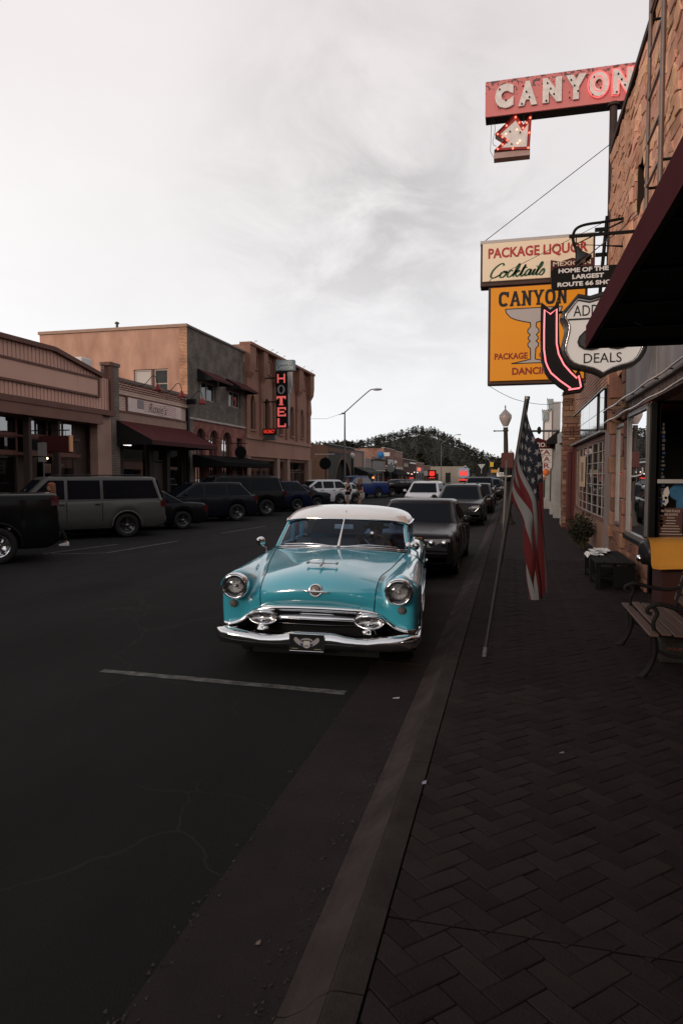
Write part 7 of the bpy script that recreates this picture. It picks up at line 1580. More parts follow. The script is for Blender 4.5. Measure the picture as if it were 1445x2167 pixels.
MB().quad((-.8, 1.86, .3), (.8, 1.86, .3), (.8, 1.86, 1.03), (-.8, 1.86, 1.03)).build('firewall', M_int, OC)
# roof
RF_ = [[(0, 2.27, 1.425), (.3, 2.285, 1.422), (.55, 2.34, 1.405), (.68, 2.42, 1.378), (.735, 2.50, 1.352)],
       [(0, 2.34, 1.468), (.3, 2.36, 1.463), (.55, 2.42, 1.440), (.69, 2.52, 1.402), (.752, 2.60, 1.356)],
       [(0, 2.62, 1.528), (.3, 2.63, 1.522), (.56, 2.66, 1.492), (.705, 2.72, 1.44), (.768, 2.76, 1.368)],
       [(0, 3.05, 1.562), (.3, 3.05, 1.556), (.57, 3.06, 1.522), (.715, 3.08, 1.462), (.778, 3.1, 1.378)],
       [(0, 3.50, 1.535), (.3, 3.50, 1.528), (.56, 3.50, 1.495), (.70, 3.50, 1.44), (.768, 3.50, 1.362)],
       [(0, 3.80, 1.455), (.3, 3.80, 1.448), (.54, 3.80, 1.42), (.68, 3.78, 1.37), (.752, 3.76, 1.32)],
       [(0, 3.95, 1.375), (.3, 3.95, 1.37), (.53, 3.95, 1.345), (.66, 3.92, 1.30), (.742, 3.88, 1.26)]]
RF_ = [[(x * 1.035, y, z) for x, y, z in r_] for r_ in RF_]
roofp = patch(RF_, 4, 4); MB().grid(mirror(roofp)).build('roof', M_roof, OC)
MB().grid(mirror([[(x, y + .02, z - .045) for x, y, z in r_] for r_ in roofp])).build('headliner', mat('headliner_grey', (.12, .13, .14), .9), OC)
edge = [r_[-1] for r_ in roofp]
for s in (1, -1): MB().tube([(s * (x + .004), y, z - .004) for x, y, z in edge], .013, 7).build('drip_rail', M_chrome, OC)
fe = roofp[0]; MB().tube([(-x, y - .006, z - .008) for x, y, z in fe[::-1]] + [(x, y - .006, z - .008) for x, y, z in fe[1:]], .011, 7).build('visor_trim', M_chrome, OC)
MB().lathe([(.006, 0), (.004, .03), (.002, .045)], (.0, 2.42, 1.475), (0, -.1, 1), 6).build('antenna_stub', M_chrome, OC); MB().ball((.19, 2.46, 1.478), .012, 8, 6, (1.6, 1, .6)).build('roof_rivet', M_iron, OC)
# windshield: wrapped one curve, with rim and centre bar
WB = [(0, 1.745, 1.10), (.25, 1.765, 1.098), (.5, 1.83, 1.085), (.68, 1.94, 1.06), (.775, 2.08, 1.045)]
WT = [(0, 2.275, 1.418), (.25, 2.288, 1.414), (.485, 2.33, 1.402), (.63, 2.40, 1.382), (.71, 2.49, 1.352)]
wb2, wt2 = catmull(WB, 4), catmull(WT, 4)
def wsrow(k): return [tuple(lerp(a, b, k) - (.03 * math.sin(k * math.pi) if i == 1 else 0) for i, (a, b) in enumerate(zip(p, q))) for p, q in zip(wb2, wt2)]
MB().grid(mirror([wsrow(k / 6) for k in range(7)])).build('windshield', G_wind, OC)
mm = lambda P: [(-x, y, z) for x, y, z in P[::-1]] + list(P[1:])
rim = MB(); rim.tube(mm([(x, y - .01, z + .0) for x, y, z in wsrow(.02)]), .014, 7); rim.tube(mm([(x, y - .008, z) for x, y, z in wsrow(.985)]), .010, 7)
rim.build('windshield_trim', M_chrome, OC)
ap = [wsrow(k / 6)[-1] for k in range(7)]
for s in (1, -1):
    MB().tube([(s * (x + .012), y - .005, z) for x, y, z in ap], [.028, .026, .024, .022, .022, .022, .022], 8).build('windshield_post', M_turq, OC)
    MB().tube([(s * (x - .012), y - .018, z) for x, y, z in ap], .009, 6).build('post_trim', M_chrome, OC)
MB().tube([(p[0][0], p[0][1] - .012, p[0][2]) for p in [wsrow(k / 6) for k in range(7)]], [.024, .02, .015, .013, .012, .010, .009], 8).build('centre_bar', M_chrome, OC)
for s in (1, -1): MB().tube(catmull([(s * .06, 1.735, 1.108), (s * .3, 1.745, 1.135), (s * .52, 1.80, 1.122), (s * .66, 1.90, 1.10)], 4), .007, 6).build('wiper', M_chrome, OC)
MB().tube(mm([(x, y - .028, z - .012) for x, y, z in wb2]), .014, 6).build('cowl_moulding', mat('cowl_chrome_dull', (.35, .35, .36), .25, .9), OC)
cv_ = MB()
for k in range(30):
    u = -.46 + k * .032; cv_.box(u, u + .02, 1.62 - 0 + .35 * u * u, 1.645 + .35 * u * u, 1.089 - .05 * u * u, 1.0945 - .05 * u * u)
cv_.build('cowl_vent', mat('vent_slot', (.09, .10, .11), .4, .6), OC)
# side and rear glass, pillars
def sidebar(v0, z0, u0, v1, z1, u1, w, m, name):
    for s in (1, -1): MB().beam((s * u0, v0, z0), (s * u1, v1, z1), .035, w, (0, 1, 0) if abs(v1 - v0) < .2 else (0, 1, .2)).build(name, m, OC)
def su(z): return lerp(.80, .775, (z - 1.04) / .32)
for s in (1, -1):
    for q in ([(2.16, 1.06), (2.92, 1.06), (2.92, 1.352), (2.52, 1.345)], [(3.02, 1.06), (3.58, 1.06), (3.52, 1.345), (3.02, 1.36)]):
        MB().poly([(s * su(z), v, z) for v, z in q]).build('side_window', G_wind, OC)
    for q in ([(2.92, 1.03), (3.02, 1.03), (3.02, 1.375), (2.92, 1.372)], [(3.58, 1.03), (4.02, 1.04), (3.90, 1.28), (3.74, 1.33), (3.52, 1.36)]):
        MB().prism([(s * (su(z) + .004), v, z) for v, z in q], (-s * .05, 0, 0)).build('pillar', M_turq, OC)
    MB().tube([(s * (su(1.05) + .012), v, 1.05) for v in (2.05, 2.6, 3.2, 3.9)], .010, 6).build('belt_trim', M_chrome, OC)
    MB().tube([(s * .772, 2.14, 1.06), (s * .745, 2.50, 1.345)], .014, 6).tube([(s * .80, 2.30, 1.06), (s * .768, 2.40, 1.25)], .008, 6).build('vent_window_post', M_chrome, OC)
RW0 = [(0, 4.12, 1.06), (.3, 4.11, 1.06), (.55, 4.07, 1.05), (.70, 3.98, 1.045)]; RW1 = [(0, 3.96, 1.37), (.3, 3.955, 1.362), (.5, 3.94, 1.345), (.62, 3.92, 1.30)]
MB().grid(mirror([catmull(RW0, 3), catmull(RW1, 3)])).build('rear_window', G_wind, OC)
# interior
dash = [[(0, 1.9, 1.03), (.4, 1.92, 1.03), (.74, 2.02, 1.02)], [(0, 2.06, 1.02), (.4, 2.08, 1.02), (.74, 2.12, 1.01)], [(0, 2.12, .88), (.4, 2.13, .88), (.74, 2.16, .88)]]
MB().grid(mirror(dash)).build('dashboard', mat('dash_dark_teal', (.02, .07, .09), .5), OC)
def bench(v, zt, m):
    b = MB(); P = [[(-.70, v, .55), (-.70, v + .06, zt - .06), (-.66, v + .09, zt), (-.66, v + .2, zt), (-.68, v + .24, .55)]]
    rows = []
    for k in range(25):
        u = -.70 + 1.4 * k / 24; f = 1 - .06 * (abs(u) / .7) ** 4 ; pl = .008 * math.cos(u * 36)
        rows.append([(u, v - .45, .52), (u, v - .45, .60 + pl), (u, v - .02, .62 + pl), (u, v + .0 - pl, .75), (u, v + .06 - pl, lerp(.6, zt, .92 * f)), (u, v + .11, zt * f + (1 - f) * .9), (u, v + .2, zt * f), (u, v + .24, .55)])
    return b.grid(rows).build('bench_seat', m, OC)
bench(2.78, 1.11, M_seat); bench(3.62, 1.09, M_seatb)
swc = Vector((.36, 2.30, 1.04)); axs = Vector((0, -.82, .57)).normalized(); a_ = axs.orthogonal().normalized(); b_ = axs.cross(a_)
st_ = MB().tube([swc + (a_ * math.cos(t * math.pi / 14) + b_ * math.sin(t * math.pi / 14)) * .205 for t in range(28)], .0135, 8, close=True)
st_ = st_.build('steering_wheel', mat('tan_wheel_rim', (.26, .13, .07), .4), OC)
sp_ = MB().lathe([(.04, -.02), (.045, .02), (.001, .03)], swc, -axs, 12)
for k in range(3):
    t = k * 2.094 + .4; sp_.tube([swc, swc + (a_ * math.cos(t) + b_ * math.sin(t)) * .2], .009, 6)
sp_.tube([swc, swc + axs * .4], .02, 8); sp_.build('spoke', M_chrome, st_)
MB().box(-.115, .115, 2.20, 2.23, 1.285, 1.345, .008).build('rear_view_mirror', mat('mirror_back', (.75, .75, .76), .4), OC).data
MB().tube([(0, 2.26, 1.40), (0, 2.22, 1.34)], .008, 6).build('mirror_stem', M_chrome, OC)
MB().box(.535, .585, 2.355, 2.358, 1.345, 1.378).build('windshield_sticker', mat('pale_sticker', (.36, .37, .38), .6), OC)
# headlamps and parking lamps
for s in (1, -1):
    c = (s * .768, .125, .858)
    hl = MB().lathe([(.085, -.10), (.128, -.02), (.131, .005), (.126, .03), (.115, .045), (.104, .04), (.100, .018)], c, (0, -1, 0), 32).build('headlight', M_chrome, OC)
    MB().lathe([(.103, .016), (.095, .032), (.07, .048), (.035, .056), (.001, .058)], c, (0, -1, 0), 28).build('lens', glass_mat('lens_glass', (.8, .8, .8), 1.3), hl)
    MB().lathe([(.103, .014), (.088, -.008), (.06, -.022), (.03, -.028), (.001, -.028)], c, (0, -1, 0), 28).build('reflector', mat('reflector_silver', (.36, .36, .37), .16, .95, bump=.8, bscale=26), hl)
    MB().ball((c[0], c[1] + .005, c[2]), .016, 8, 6).build('filament_cap', M_chrome, hl)
    MB().grid([[(c[0] + rr * math.sin(a * math.pi / 12 - math.pi / 2) * 1.0, c[1] - oo, c[2] + rr * math.cos(a * math.pi / 12 - math.pi / 2)) for a in range(13)] for rr, oo in ((.134, -.03), (.136, .03), (.128, .05))]).build('brow_trim', M_chrome, hl)
    p_ = MB().lathe([(.046, -.04), (.046, .004), (.042, .01)], (s * .80, .20, .672), (0, -1, 0), 20).build('parking_light', M_turq, OC)
    MB().lathe([(.042, .0), (.038, .02), (.022, .036), (.001, .041)], (s * .80, .20, .672), (0, -1, 0), 20).build('lens', M_park, p_)
# grille mouth
MB().quad((-.85, .42, .28), (.85, .42, .28), (.70, .34, .66), (-.70, .34, .66)).build('grille_cavity', mat('mouth_black', (.006, .006, .006), .6), OC)
lip = full[0]; lipf = [(-x, y, z) for x, y, z in lip[::-1]] + list(lip[1:])
prof_r = []
for k, o_ in enumerate(((-.004, .012), (-.02, .006), (-.026, -.012), (-.018, -.034), (.0, -.048), (.03, -.05))):
    prof_r.append([(x * (1 + 0 * o_[0]), y + o_[0], z + o_[1]) for x, y, z in lipf])
MB().grid(prof_r).build('grille_surround', M_chrome, OC)
MB().grid([[(x * .985, y + .028 + .01 * k, z - .048 - .05 * k * (1 if abs(x) < .62 else .4)) for x, y, z in lipf if abs(x) < .80] for k in range(3)]).build('upper_grille_panel', mat('dark_chrome_panel', (.10, .10, .11), .12, .95), OC)
MB().tube([(u, .235 + .06 * abs(u / .5) ** 2, .588 - .012 * abs(u / .5) ** 2) for u in [-.5 + .05 * i for i in range(21)]], .0085, 7).build('grille_bar', M_chrome, OC)
gb_ = []
for o_ in ((.02, .030), (-.012, .024), (-.022, .004), (-.012, -.022), (.02, -.028)): gb_.append([(u, .21 + .05 * abs(u / .5) ** 2 + o_[0], .545 + o_[1] - .008 * abs(u / .5) ** 2) for u in [-.46 + .046 * i for i in range(21)]])
MB().grid(gb_).build('grille_bar', M_chrome, OC)
MB().tube([(u, .28 + .05 * abs(u / .5) ** 2, .47) for u in [-.5 + .05 * i for i in range(21)]], .010, 7).build('grille_bar', mat('dark_chrome_panel', (.1, .1, .11), .12, .95), OC)
for s in (1, -1):
    u0, zc, v0 = s * .505, .548, .13
    def ell(a, b, v): return [(u0 + a * math.cos(t * math.pi / 16), v + .06 * abs(a * math.cos(t * math.pi / 16)) / .15 * .6, zc + b * math.sin(t * math.pi / 16)) for t in range(33)]
    pod = MB().grid([ell(.135, .062, v0 + .12), ell(.152, .076, v0 + .06), ell(.152, .076, v0 + .015), ell(.140, .066, v0 - .012), ell(.128, .055, v0 - .01), ell(.122, .050, v0 + .01)]).build('bumper_pod', M_chrome, OC)
    MB().grid([ell(.122, .050, v0 + .008), ell(.09, .036, v0 + .03), ell(.05, .018, v0 + .045), ell(.002, .001, v0 + .05)]).build('pod_bowl', mat('pod_bowl_chrome', (.40, .40, .41), .16, .95), pod)
    MB().lathe([(.075, 0), (.06, .03), (.045, .06), (.06, .10)], (u0, v0 + .07, .43), (0, 0, 1), 16).ball((u0 - s * .03, v0 + .0, .455), .026, 10, 6, (1.6, 1, .7)).build('pod_stand', M_chrome, pod)
    MB().tube(catmull([(s * .60, .30, .60), (s * .67, .27, .55), (s * .70, .26, .50), (s * .76, .25, .47)], 4), [.018] * 4 + [.026] * 4 + [.02] * 5, 8).build('grille_end_cap', M_chrome, OC)
# bumper: one deep wrap-around blade
US = [-.985, -.975, -.94, -.88, -.8, -.7, -.6, -.5, -.4, -.3, -.22, -.16, 0, .16, .22, .3, .4, .5, .6, .7, .8, .88, .94, .975, .985]
brow = []
def btop(u): return interp([(0, .448), (.19, .446), (.33, .412), (.50, .405), (.60, .425), (.72, .436), (.86, .448), (.96, .440), (.985, .43)], abs(u))
def bbot(u): return interp([(0, .27), (.4, .27), (.7, .275), (.9, .30), (.985, .33)], abs(u))
def bv(u): return .06 * abs(u) ** 2.5 + interp([(0, 0), (.86, 0), (.94, .05), (.975, .13), (.985, .22)], abs(u))
path = [(u, bv(u)) for u in US]; path = [(-.985, .62)] + path + [(.985, .62)]
for u, v in path:
    t, b = btop(u), bbot(u); h = t - b; rr = []
    for dv, k in ((.12, .985), (.075, 1.0), (.045, .985), (.022, .94), (.004, .86), (-.006, .76), (-.010, .66), (-.010, .54), (-.004, .40), (.008, .26), (.028, .12), (.06, .02), (.12, 0)):
        side = 1 if abs(u) > .97 else 0
        rr.append((u - math.copysign(dv * .9, u) * side, v + dv * (1 - side), b + h * k))
    brow.append(rr)
MB().grid(brow).build('front_bumper', M_chrome, OC)
MB().grid([[(u, v + .09, z) for u, v in path if abs(u) < .95] for z in (.40, .34, .28)]).build('bumper_backing', M_under, OC)
MB().box(-.6, .6, .16, .5, .2, .3).build('valance', M_under, OC)
# plate
pl = MB().box(-.205, .105, -.035, -.02, .283, .442).build('licence_plate', mat('plate_black', (.014, .014, .015), .3), OC)
fr_ = MB(); P = [(-.208, .28), (.108, .28), (.108, .445), (-.208, .445)]
for a, b in zip(P, P[1:] + P[:1]): fr_.tube([(a[0], -.038, a[1]), (b[0], -.038, b[1])], .0042, 6)
fr_.build('plate_frame', M_chrome, pl)
cx = -.05; pg = mat('plate_grey_print', (.30, .29, .31), .6); pbl = mat('plate_blue_print', (.05, .055, .13), .6)
for s in (1, -1):
    MB().poly([(cx + s * a, -.0362, b) for a, b in ((.025, .36), (.05, .375), (.075, .395), (.10, .415), (.115, .405), (.118, .385), (.10, .36), (.07, .338), (.04, .325), (.025, .33))]).build('wing_print', pg, pl)
    MB().poly([(cx + s * a, -.0365, b) for a, b in ((.03, .352), (.055, .358), (.06, .34), (.045, .327), (.03, .325))]).build('wing_shade', pbl, pl)
MB().prism([(x, -.0368, z) for x, z, in [(p[0], p[2]) for p in shield_pts(cx, .345, .062, .075, 0)]], (0, .001, 0)).build('shield_print', mat('plate_pale_print', (.50, .48, .47), .6), pl)
MB().text('66', (cx - .019, -.0372, .322), (1, 0, 0), (0, 0, 1), h=.024, w=.038, depth=.0004, bold=.01).build('digits', M_black, pl)
MB().grid([[(cx + .062 * math.cos(t), -.0364, .375 + .032 * math.sin(t)) for t in [R(25 + 130 * k / 10) for k in range(11)]], [(cx + .052 * math.cos(t), -.0364, .372 + .018 * math.sin(t)) for t in [R(25 + 130 * k / 10) for k in range(11)]]], False).build('arc_print', pg, pl)
MB().box(-.19, -.13, -.0364, -.036, .300, .306).box(.02, .085, -.0364, -.036, .299, .305).build('fine_print', mat('plate_tan_print', (.28, .24, .18), .6), pl)
# hood emblem and aeroplane ornament
em = MB().lathe([(.05, -.02), (.062, 0), (.066, .014), (.060, .024), (.052, .02)], (0, .140, .842), (0, -.98, .18), 28).build('hood_emblem', M_chrome, OC)
MB().lathe([(.053, .012), (.04, .026), (.02, .034), (.001, .036)], (0, .140, .842), (0, -.98, .18), 24).build('globe', mat('emblem_grey', (.16, .14, .135), .35, .4, var=.9, vscale=22, vcol=(.36, .27, .22)), em)
MB().lathe([(.001, -.128), (.007, -.12), (.010, -.06), (.012, 0), (.010, .06), (.007, .12), (.001, .128)], (0, .096, .838), (1, 0, -.04), 10).build('ring_bar', M_chrome, em)
jo = MB().lathe([(.001, -.10), (.008, -.07), (.013, -.02), (.012, .04), (.008, .09), (.003, .11)], (.0, .475, 1.058), (0, 1, .12), 10)
jo.add([(.0, .47, 1.062), (.125, .50, 1.062), (.13, .53, 1.064), (.0, .53, 1.064), (.0, .47, 1.056), (.125, .50, 1.058), (.13, .53, 1.058), (.0, .53, 1.056)], [(0, 1, 2, 3), (4, 5, 6, 7), (0, 1, 5, 4), (1, 2, 6, 5), (2, 3, 7, 6)])
jo.add([(-.0, .47, 1.062), (-.125, .50, 1.062), (-.13, .53, 1.064), (-.0, .53, 1.064), (-.0, .47, 1.056), (-.125, .50, 1.058), (-.13, .53, 1.058), (-.0, .53, 1.056)], [(0, 1, 2, 3), (4, 5, 6, 7), (0, 1, 5, 4), (1, 2, 6, 5), (2, 3, 7, 6)])
for s in (1, -1): jo.lathe([(.001, -.05), (.010, -.03), (.013, 0), (.010, .03), (.001, .04)], (s * .128, .51, 1.062), (0, 1, 0), 10)
jo.add([(0, .53, 1.07), (0, .585, 1.075), (0, .60, 1.115), (0, .58, 1.115), (.004, .53, 1.07), (.004, .585, 1.075), (.004, .60, 1.115), (.004, .58, 1.115)], [(0, 1, 2, 3), (4, 5, 6, 7), (0, 1, 5, 4), (1, 2, 6, 5), (2, 3, 7, 6), (3, 0, 4, 7)])
jo.v = [((x) * 1.12, .48 + (y - .48) * 1.2, 1.052 + (z - 1.05) * 1.2) for x, y, z in jo.v]
jo.build('hood_ornament', mat('aged_chrome', (.34, .34, .36), .2, .9), OC)
MB().box(.16, .205, .40, .408, .998, 1.0005).build('paint_chip', M_seam, OC)
# mirrors, door handles, side trim, wheels
for s in (1, -1):
    mu = .86 if s > 0 else -.955
    m_ = MB().lathe([(.03, .045), (.05, .03), (.058, 0), (.052, -.012), (.046, -.012)], (mu, 1.90, 1.13), (0, -1, 0), 20); m_.tube([(s * .895, 1.93, .99), (s * .895, 1.92, 1.05), (mu, 1.91, 1.08)], [.016, .010, .010], 8); m_ = m_.build('side_mirror', M_chrome, OC)
    MB().lathe([(.046, 0), (.001, .002)], (mu, 1.913, 1.13), (0, 1, 0), 16).build('mirror_glass', mat('mirror_silver', (.7, .7, .7), .03, 1.0), m_)
    MB().tube([(s * .975, .85, .72), (s * .984, 1.6, .70), (s * .984, 2.7, .67), (s * .98, 3.5, .64)], [.004, .009, .010, .006], 6).build('side_trim', M_chrome, OC)
    MB().tube([(s * .985, 2.75, .84), (s * 1.0, 2.80, .845), (s * 1.0, 2.95, .845), (s * .985, 2.99, .84)], .012, 6).build('door_handle', M_chrome, OC)
    MB().tube([(s * .972, 2.02, .30), (s * .972, 4.6, .30)], .008, 6).build('rocker_trim', M_chrome, OC)
    P = [(s * .972, 1.0 + .415 * math.cos(a * math.pi / 14), .34 + .415 * .86 * math.sin(a * math.pi / 14)) for a in range(15)]; MB().tube(P, .009, 6).build('arch_trim', M_chrome, OC)
sl_ = MB().lathe([(.01, .07), (.03, .05), (.045, .02), (.047, -.015), (.042, -.02), (.001, -.022)], (.785, 1.96, 1.12), (.1, -1, .05), 16); sl_.tube([(.80, 2.02, 1.03), (.785, 1.98, 1.1)], .014, 8); sl_.build('spotlight', M_chrome, OC)
capm = mat('hubcap_chrome', (.6, .6, .6), .12, 1)
for s in (1, -1):
    for v in (1.0, 4.1): wheel(OC, s * .80, v, .34, .19, s, steel=True, rimm=capm)
MB().box(-.9, .9, 5.10, 5.22, .34, .5, .03).build('rear_bumper', M_chrome, OC)
for s in (1, -1): MB().ball((s * .84, 5.06, .78), .09, 10, 8, (.7, .5, 1.2)).build('taillight', M_tl, OC)
# ------------------------------------------------------------------ flag on a leaning pole
FP = thing('flagpole', 'dark grey metal pole leaning from the brick sidewalk beside the kerb', 'flagpole', (-.23, 6.95, .15))
p0, p1 = Vector((-.23, 6.95, .15)), Vector((.155, 7.22, 2.74))
MB().tube([p0, lerp(p0, p1, .35), lerp(p0, p1, .36), p1], [.019, .019, .026, .026], 12).build('pole', mat('pole_metal', (.04, .038, .038), .45, .2, var=.5, vscale=8), FP)
MB().tube([p0 - Vector((.003, 0, .03)), p0 + (p1 - p0).normalized() * .09], .024, 12).build('ground_sleeve', mat('scuffed_sleeve', (.06, .06, .06), .6, .2, var=.9, vscale=40, vcol=(.2, .2, .2)), FP)
MB().tube([p1, p1 + Vector((.004, 0, .03))], .028, 12).build('end_cap', mat('pole_cap', (.2, .19, .19), .4, .5), FP)
FG = thing('stars_and_stripes', 'striped red and white flag with starred blue corner hanging limp from the leaning pole', 'flag', (.16, 7.2, 2.7))
M_fr = mat('flag_red', (.075, .010, .012), .9, bump=.3, bscale=150, spec=.2); M_fw = mat('flag_white', (.135, .135, .14), .9, bump=.3, bscale=150, spec=.2); M_fb = mat('flag_blue', (.011, .012, .019), .9, bump=.3, bscale=150, spec=.2); M_star = mat('flag_star', (.16, .16, .165), .9)
def flag_pt(s, t):
    """s along the fly, t down the hoist (0 top)"""
    hx = lerp(p1, p0, .012 + t * .37)
    drop = s ** .92 * lerp(1.86, 1.03, t ** .9)
    # cloth gathers towards a fold line hanging from the peak
    fold = .5 - .5 * math.cos(min(1, s / .30) * math.pi)
    tx = lerp(hx.x, lerp(.205, .145, t) + .17 * s * (1 - .62 * t), fold)
    if t > .5: tx += .07 * math.sin(min(1, s / .3) * math.pi) * (t - .5)
    zig = .5 * math.sin(t * lerp(24, 17, s) + .6 + s * 1.2)
    wav = .012 * math.sin(t * 31 + s * 7)
    y = hx.y - .035 - .095 * fold * zig - .05 * fold
    x = tx + .048 * fold * math.cos(t * lerp(24, 17, s) + s * 1.5) + wav * fold
    z = hx.z - drop - (.06 * math.sin(t * math.pi) * s)
    return (x, y, z)
NS, NT = 40, 52
def cloth(s0, s1, t0, t1, name, m, lab=None):
    ns = max(3, int((s1 - s0) * NS)); nt_ = max(3, int((t1 - t0) * NT))
    rows = [[flag_pt(lerp(s0, s1, i / ns), lerp(t0, t1, j / nt_)) for j in range(nt_ + 1)] for i in range(ns + 1)]
    o = MB().grid(rows).build(name, m, FG); return o
for k in range(13):
    s0 = .40 if k < 7 else 0.0
    cloth(s0, 1.0, k / 13, (k + 1) / 13, 'stripe', M_fr if k % 2 == 0 else M_fw)
cloth(0, .40, 0, 7 / 13, 'canton', M_fb)
mb = MB()
for r_ in range(9):
    for c in range(6 if r_ % 2 == 0 else 5):
        s = .40 * ((c + .5 + (0 if r_ % 2 == 0 else .5)) / 6); t = 7 / 13 * (r_ + .5) / 9
        ctr = flag_pt(s, t); pts = []
        for a in range(10):
            rr = 1 if a % 2 == 0 else .42; th = a * math.pi / 5 + math.pi / 2
            x, y, z = flag_pt(s + .021 * rr * math.sin(th - math.pi / 2), max(0, t + .028 * rr * math.cos(th - math.pi / 2)))
            pts.append((x, y - .004, z))
        mb.add(pts + [(ctr[0], ctr[1] - .004, ctr[2])], [(i, (i + 1) % 10, 10) for i in range(10)])
mb.build('star', M_star, FG)
# ------------------------------------------------------------------ ornamental lamp and sign post further along the kerb
LP = thing('ornamental_lamp', 'ornamental street lamp with acorn globe and maroon banner box near the flag', 'street lamp', (-.08, 26.5, .15))
MB().lathe([(.30, 0), (.29, .08), (.22, .16), (.17, .42), (.13, .55), (.11, .62), (.10, 1.0), (.085, 2.95), (.075, 3.45), (.11, 3.5), (.08, 3.56), (.10, 3.62)], (-.10, 26.5, .15), (-.025, 0, 1), 16).build('post', mat('bronze_post', (.06, .048, .04), .6, .3, var=.4), LP)
MB().lathe([(.09, 3.66), (.17, 3.82), (.235, 3.98), (.225, 4.06)], (-.10, 26.5, .15), (-.025, 0, 1), 18).build('globe', mat('ribbed_globe', (.42, .35, .33), .25, coat=.6, bump=.6, bscale=14), LP)
MB().lathe([(.24, 4.06), (.14, 4.18), (.05, 4.27), (.025, 4.30), (.02, 4.36), (.035, 4.38), (.002, 4.47)], (-.10, 26.5, .15), (-.025, 0, 1), 18).build('cap', mat('globe_cap', (.30, .26, .25), .4, .4), LP)
MB().tube([(-.16, 26.5, 3.64), (-.60, 26.5, 3.64)], .02, 6).ball((-.60, 26.5, 3.64), .035, 8, 6).build('banner_arm', M_iron, LP)
MB().box(-.34, .14, 26.34, 26.66, 2.22, 2.82, .04).build('maroon_box', mat('maroon_box_paint', (.10, .032, .03), .6, var=.3), LP)
MB().tube(catmull([(-.42, 26.3, 2.25), (-.40, 26.3, 2.02), (-.1, 26.3, 1.93), (.22, 26.3, 2.02), (.25, 26.3, 2.3)], 5), .03, 7).build('white_hoop', mat('white_hoop', (.50, .48, .47), .5), LP)
MB().ball((-.10, 26.5, 1.85), .17, 10, 8, (1.0, 1, .7)).build('hanging_pot', M_iron, LP)
globe_lamp(.02, 49, 3.55, 'smaller ornamental globe lamp showing behind the maroon banner box')
SPo = thing('sign_post', 'thin bare metal post in front of the ornamental lamp', 'post', (-.2, 21.7, .15)); MB().beam((-.2, 21.7, .1), (-.12, 21.7, 2.42), .05, .035, (0, 1, 0)).build('post', mat('galvanised_post', (.19, .18, .18), .45, .6, var=.3), SPo); MB().beam((-.13, 21.68, 2.0), (-.125, 21.68, 2.4), .055, .01, (0, 1, 0)).build('plate_edge', M_steel, SPo)
# ------------------------------------------------------------------ bushy plant by the gridded window
PL = thing('shaggy_shrub', 'shaggy dark green weed growing against the bulkhead of the gridded window', 'plant', (1.75, 17.9, .15))
mb = MB(); rs = random.Random(5); sm_ = MB()
for k in range(95):
    a = rs.uniform(0, 6.28); r_ = rs.uniform(.02, .42); h = rs.uniform(.35, .95) * (1 - r_ * .5); tip = Vector((1.72 + r_ * math.cos(a) * .9, 17.9 + r_ * math.sin(a) * 1.3, .15 + h)); base = Vector((1.74 + rs.uniform(-.06, .06), 17.9 + rs.uniform(-.1, .1), .15))
    mid = lerp(base, tip, .55) + Vector((0, 0, .08)); sm_.tube([base, mid, tip], [.008, .006, .002], 5)
    for j in range(16):
        t = rs.uniform(.25, 1.0); p = lerp(lerp(base, mid, t), lerp(mid, tip, t), t); d = Vector((rs.uniform(-1, 1), rs.uniform(-1, 1), rs.uniform(-.3, .8))).normalized(); l_ = rs.uniform(.06, .13); w = d.orthogonal().normalized() * l_ * .22
        mb.add([p, p + d * l_ * .5 + w, p + d * l_, p + d * l_ * .5 - w], [(0, 1, 2, 3)])
mb.build('foliage', mat('weed_leaf', (.016, .019, .012), .8, var=.7, vscale=6, vcol=(.036, .033, .02), spec=.1), PL); sm_.build('stem', mat('weed_stem', (.06, .05, .03), .8), PL)
# ------------------------------------------------------------------ low black bench with white papers
LB = thing('black_bench', 'low black wooden bench against the stone building with white papers on its end', 'bench', (1.65, 12.2, .15))
M_bw = mat('black_wood', (.008, .0075, .0075), .8, var=.3, spec=.08)
for k in range(4): MB().box(1.34 + k * .15, 1.48 + k * .15, 11.45, 13.25, .55, .59, .006).build('slat', M_bw, LB)
for x, y in ((1.38, 11.5), (1.86, 11.5), (1.38, 13.15), (1.86, 13.15), (1.38, 12.3)): MB().box(x - .035, x + .035, y - .035, y + .035, .15, .55, .005).build('leg', M_bw, LB)
MB().box(1.36, 1.41, 11.5, 13.2, .24, .29).box(1.83, 1.88, 11.5, 13.2, .24, .29).build('stretcher', M_bw, LB)
for k in range(6): MB().box(1.42 + .0 * k, 1.84, 11.6 + k * .27, 11.76 + k * .27, .30, .32).build('shelf_slat', M_bw, LB)
MB().box(1.60, 1.92, 11.42, 11.46, .2, .54).build('end_board', M_bw, LB)
t = thing('white_papers', 'crumpled white newspaper draped over the far end of the black bench', 'newspaper', (1.4, 12.9, .6))
rs = random.Random(9)
for k in range(3):
    x0, y0 = 1.31 + .09 * k, 12.35 + .22 * k; rows = [[(x0 + .26 * i / 6 + rs.uniform(-.01, .01), y0 + .55 * j / 7, .598 + .012 * k + rs.uniform(0, .022) - (.05 if i == 0 and k == 0 else 0)) for i in range(7)] for j in range(8)]
    MB().grid(rows, False).build('sheet', mat('newsprint', (.78, .77, .76), .6, var=.75, vscale=8, vcol=(.05, .05, .05)), t)
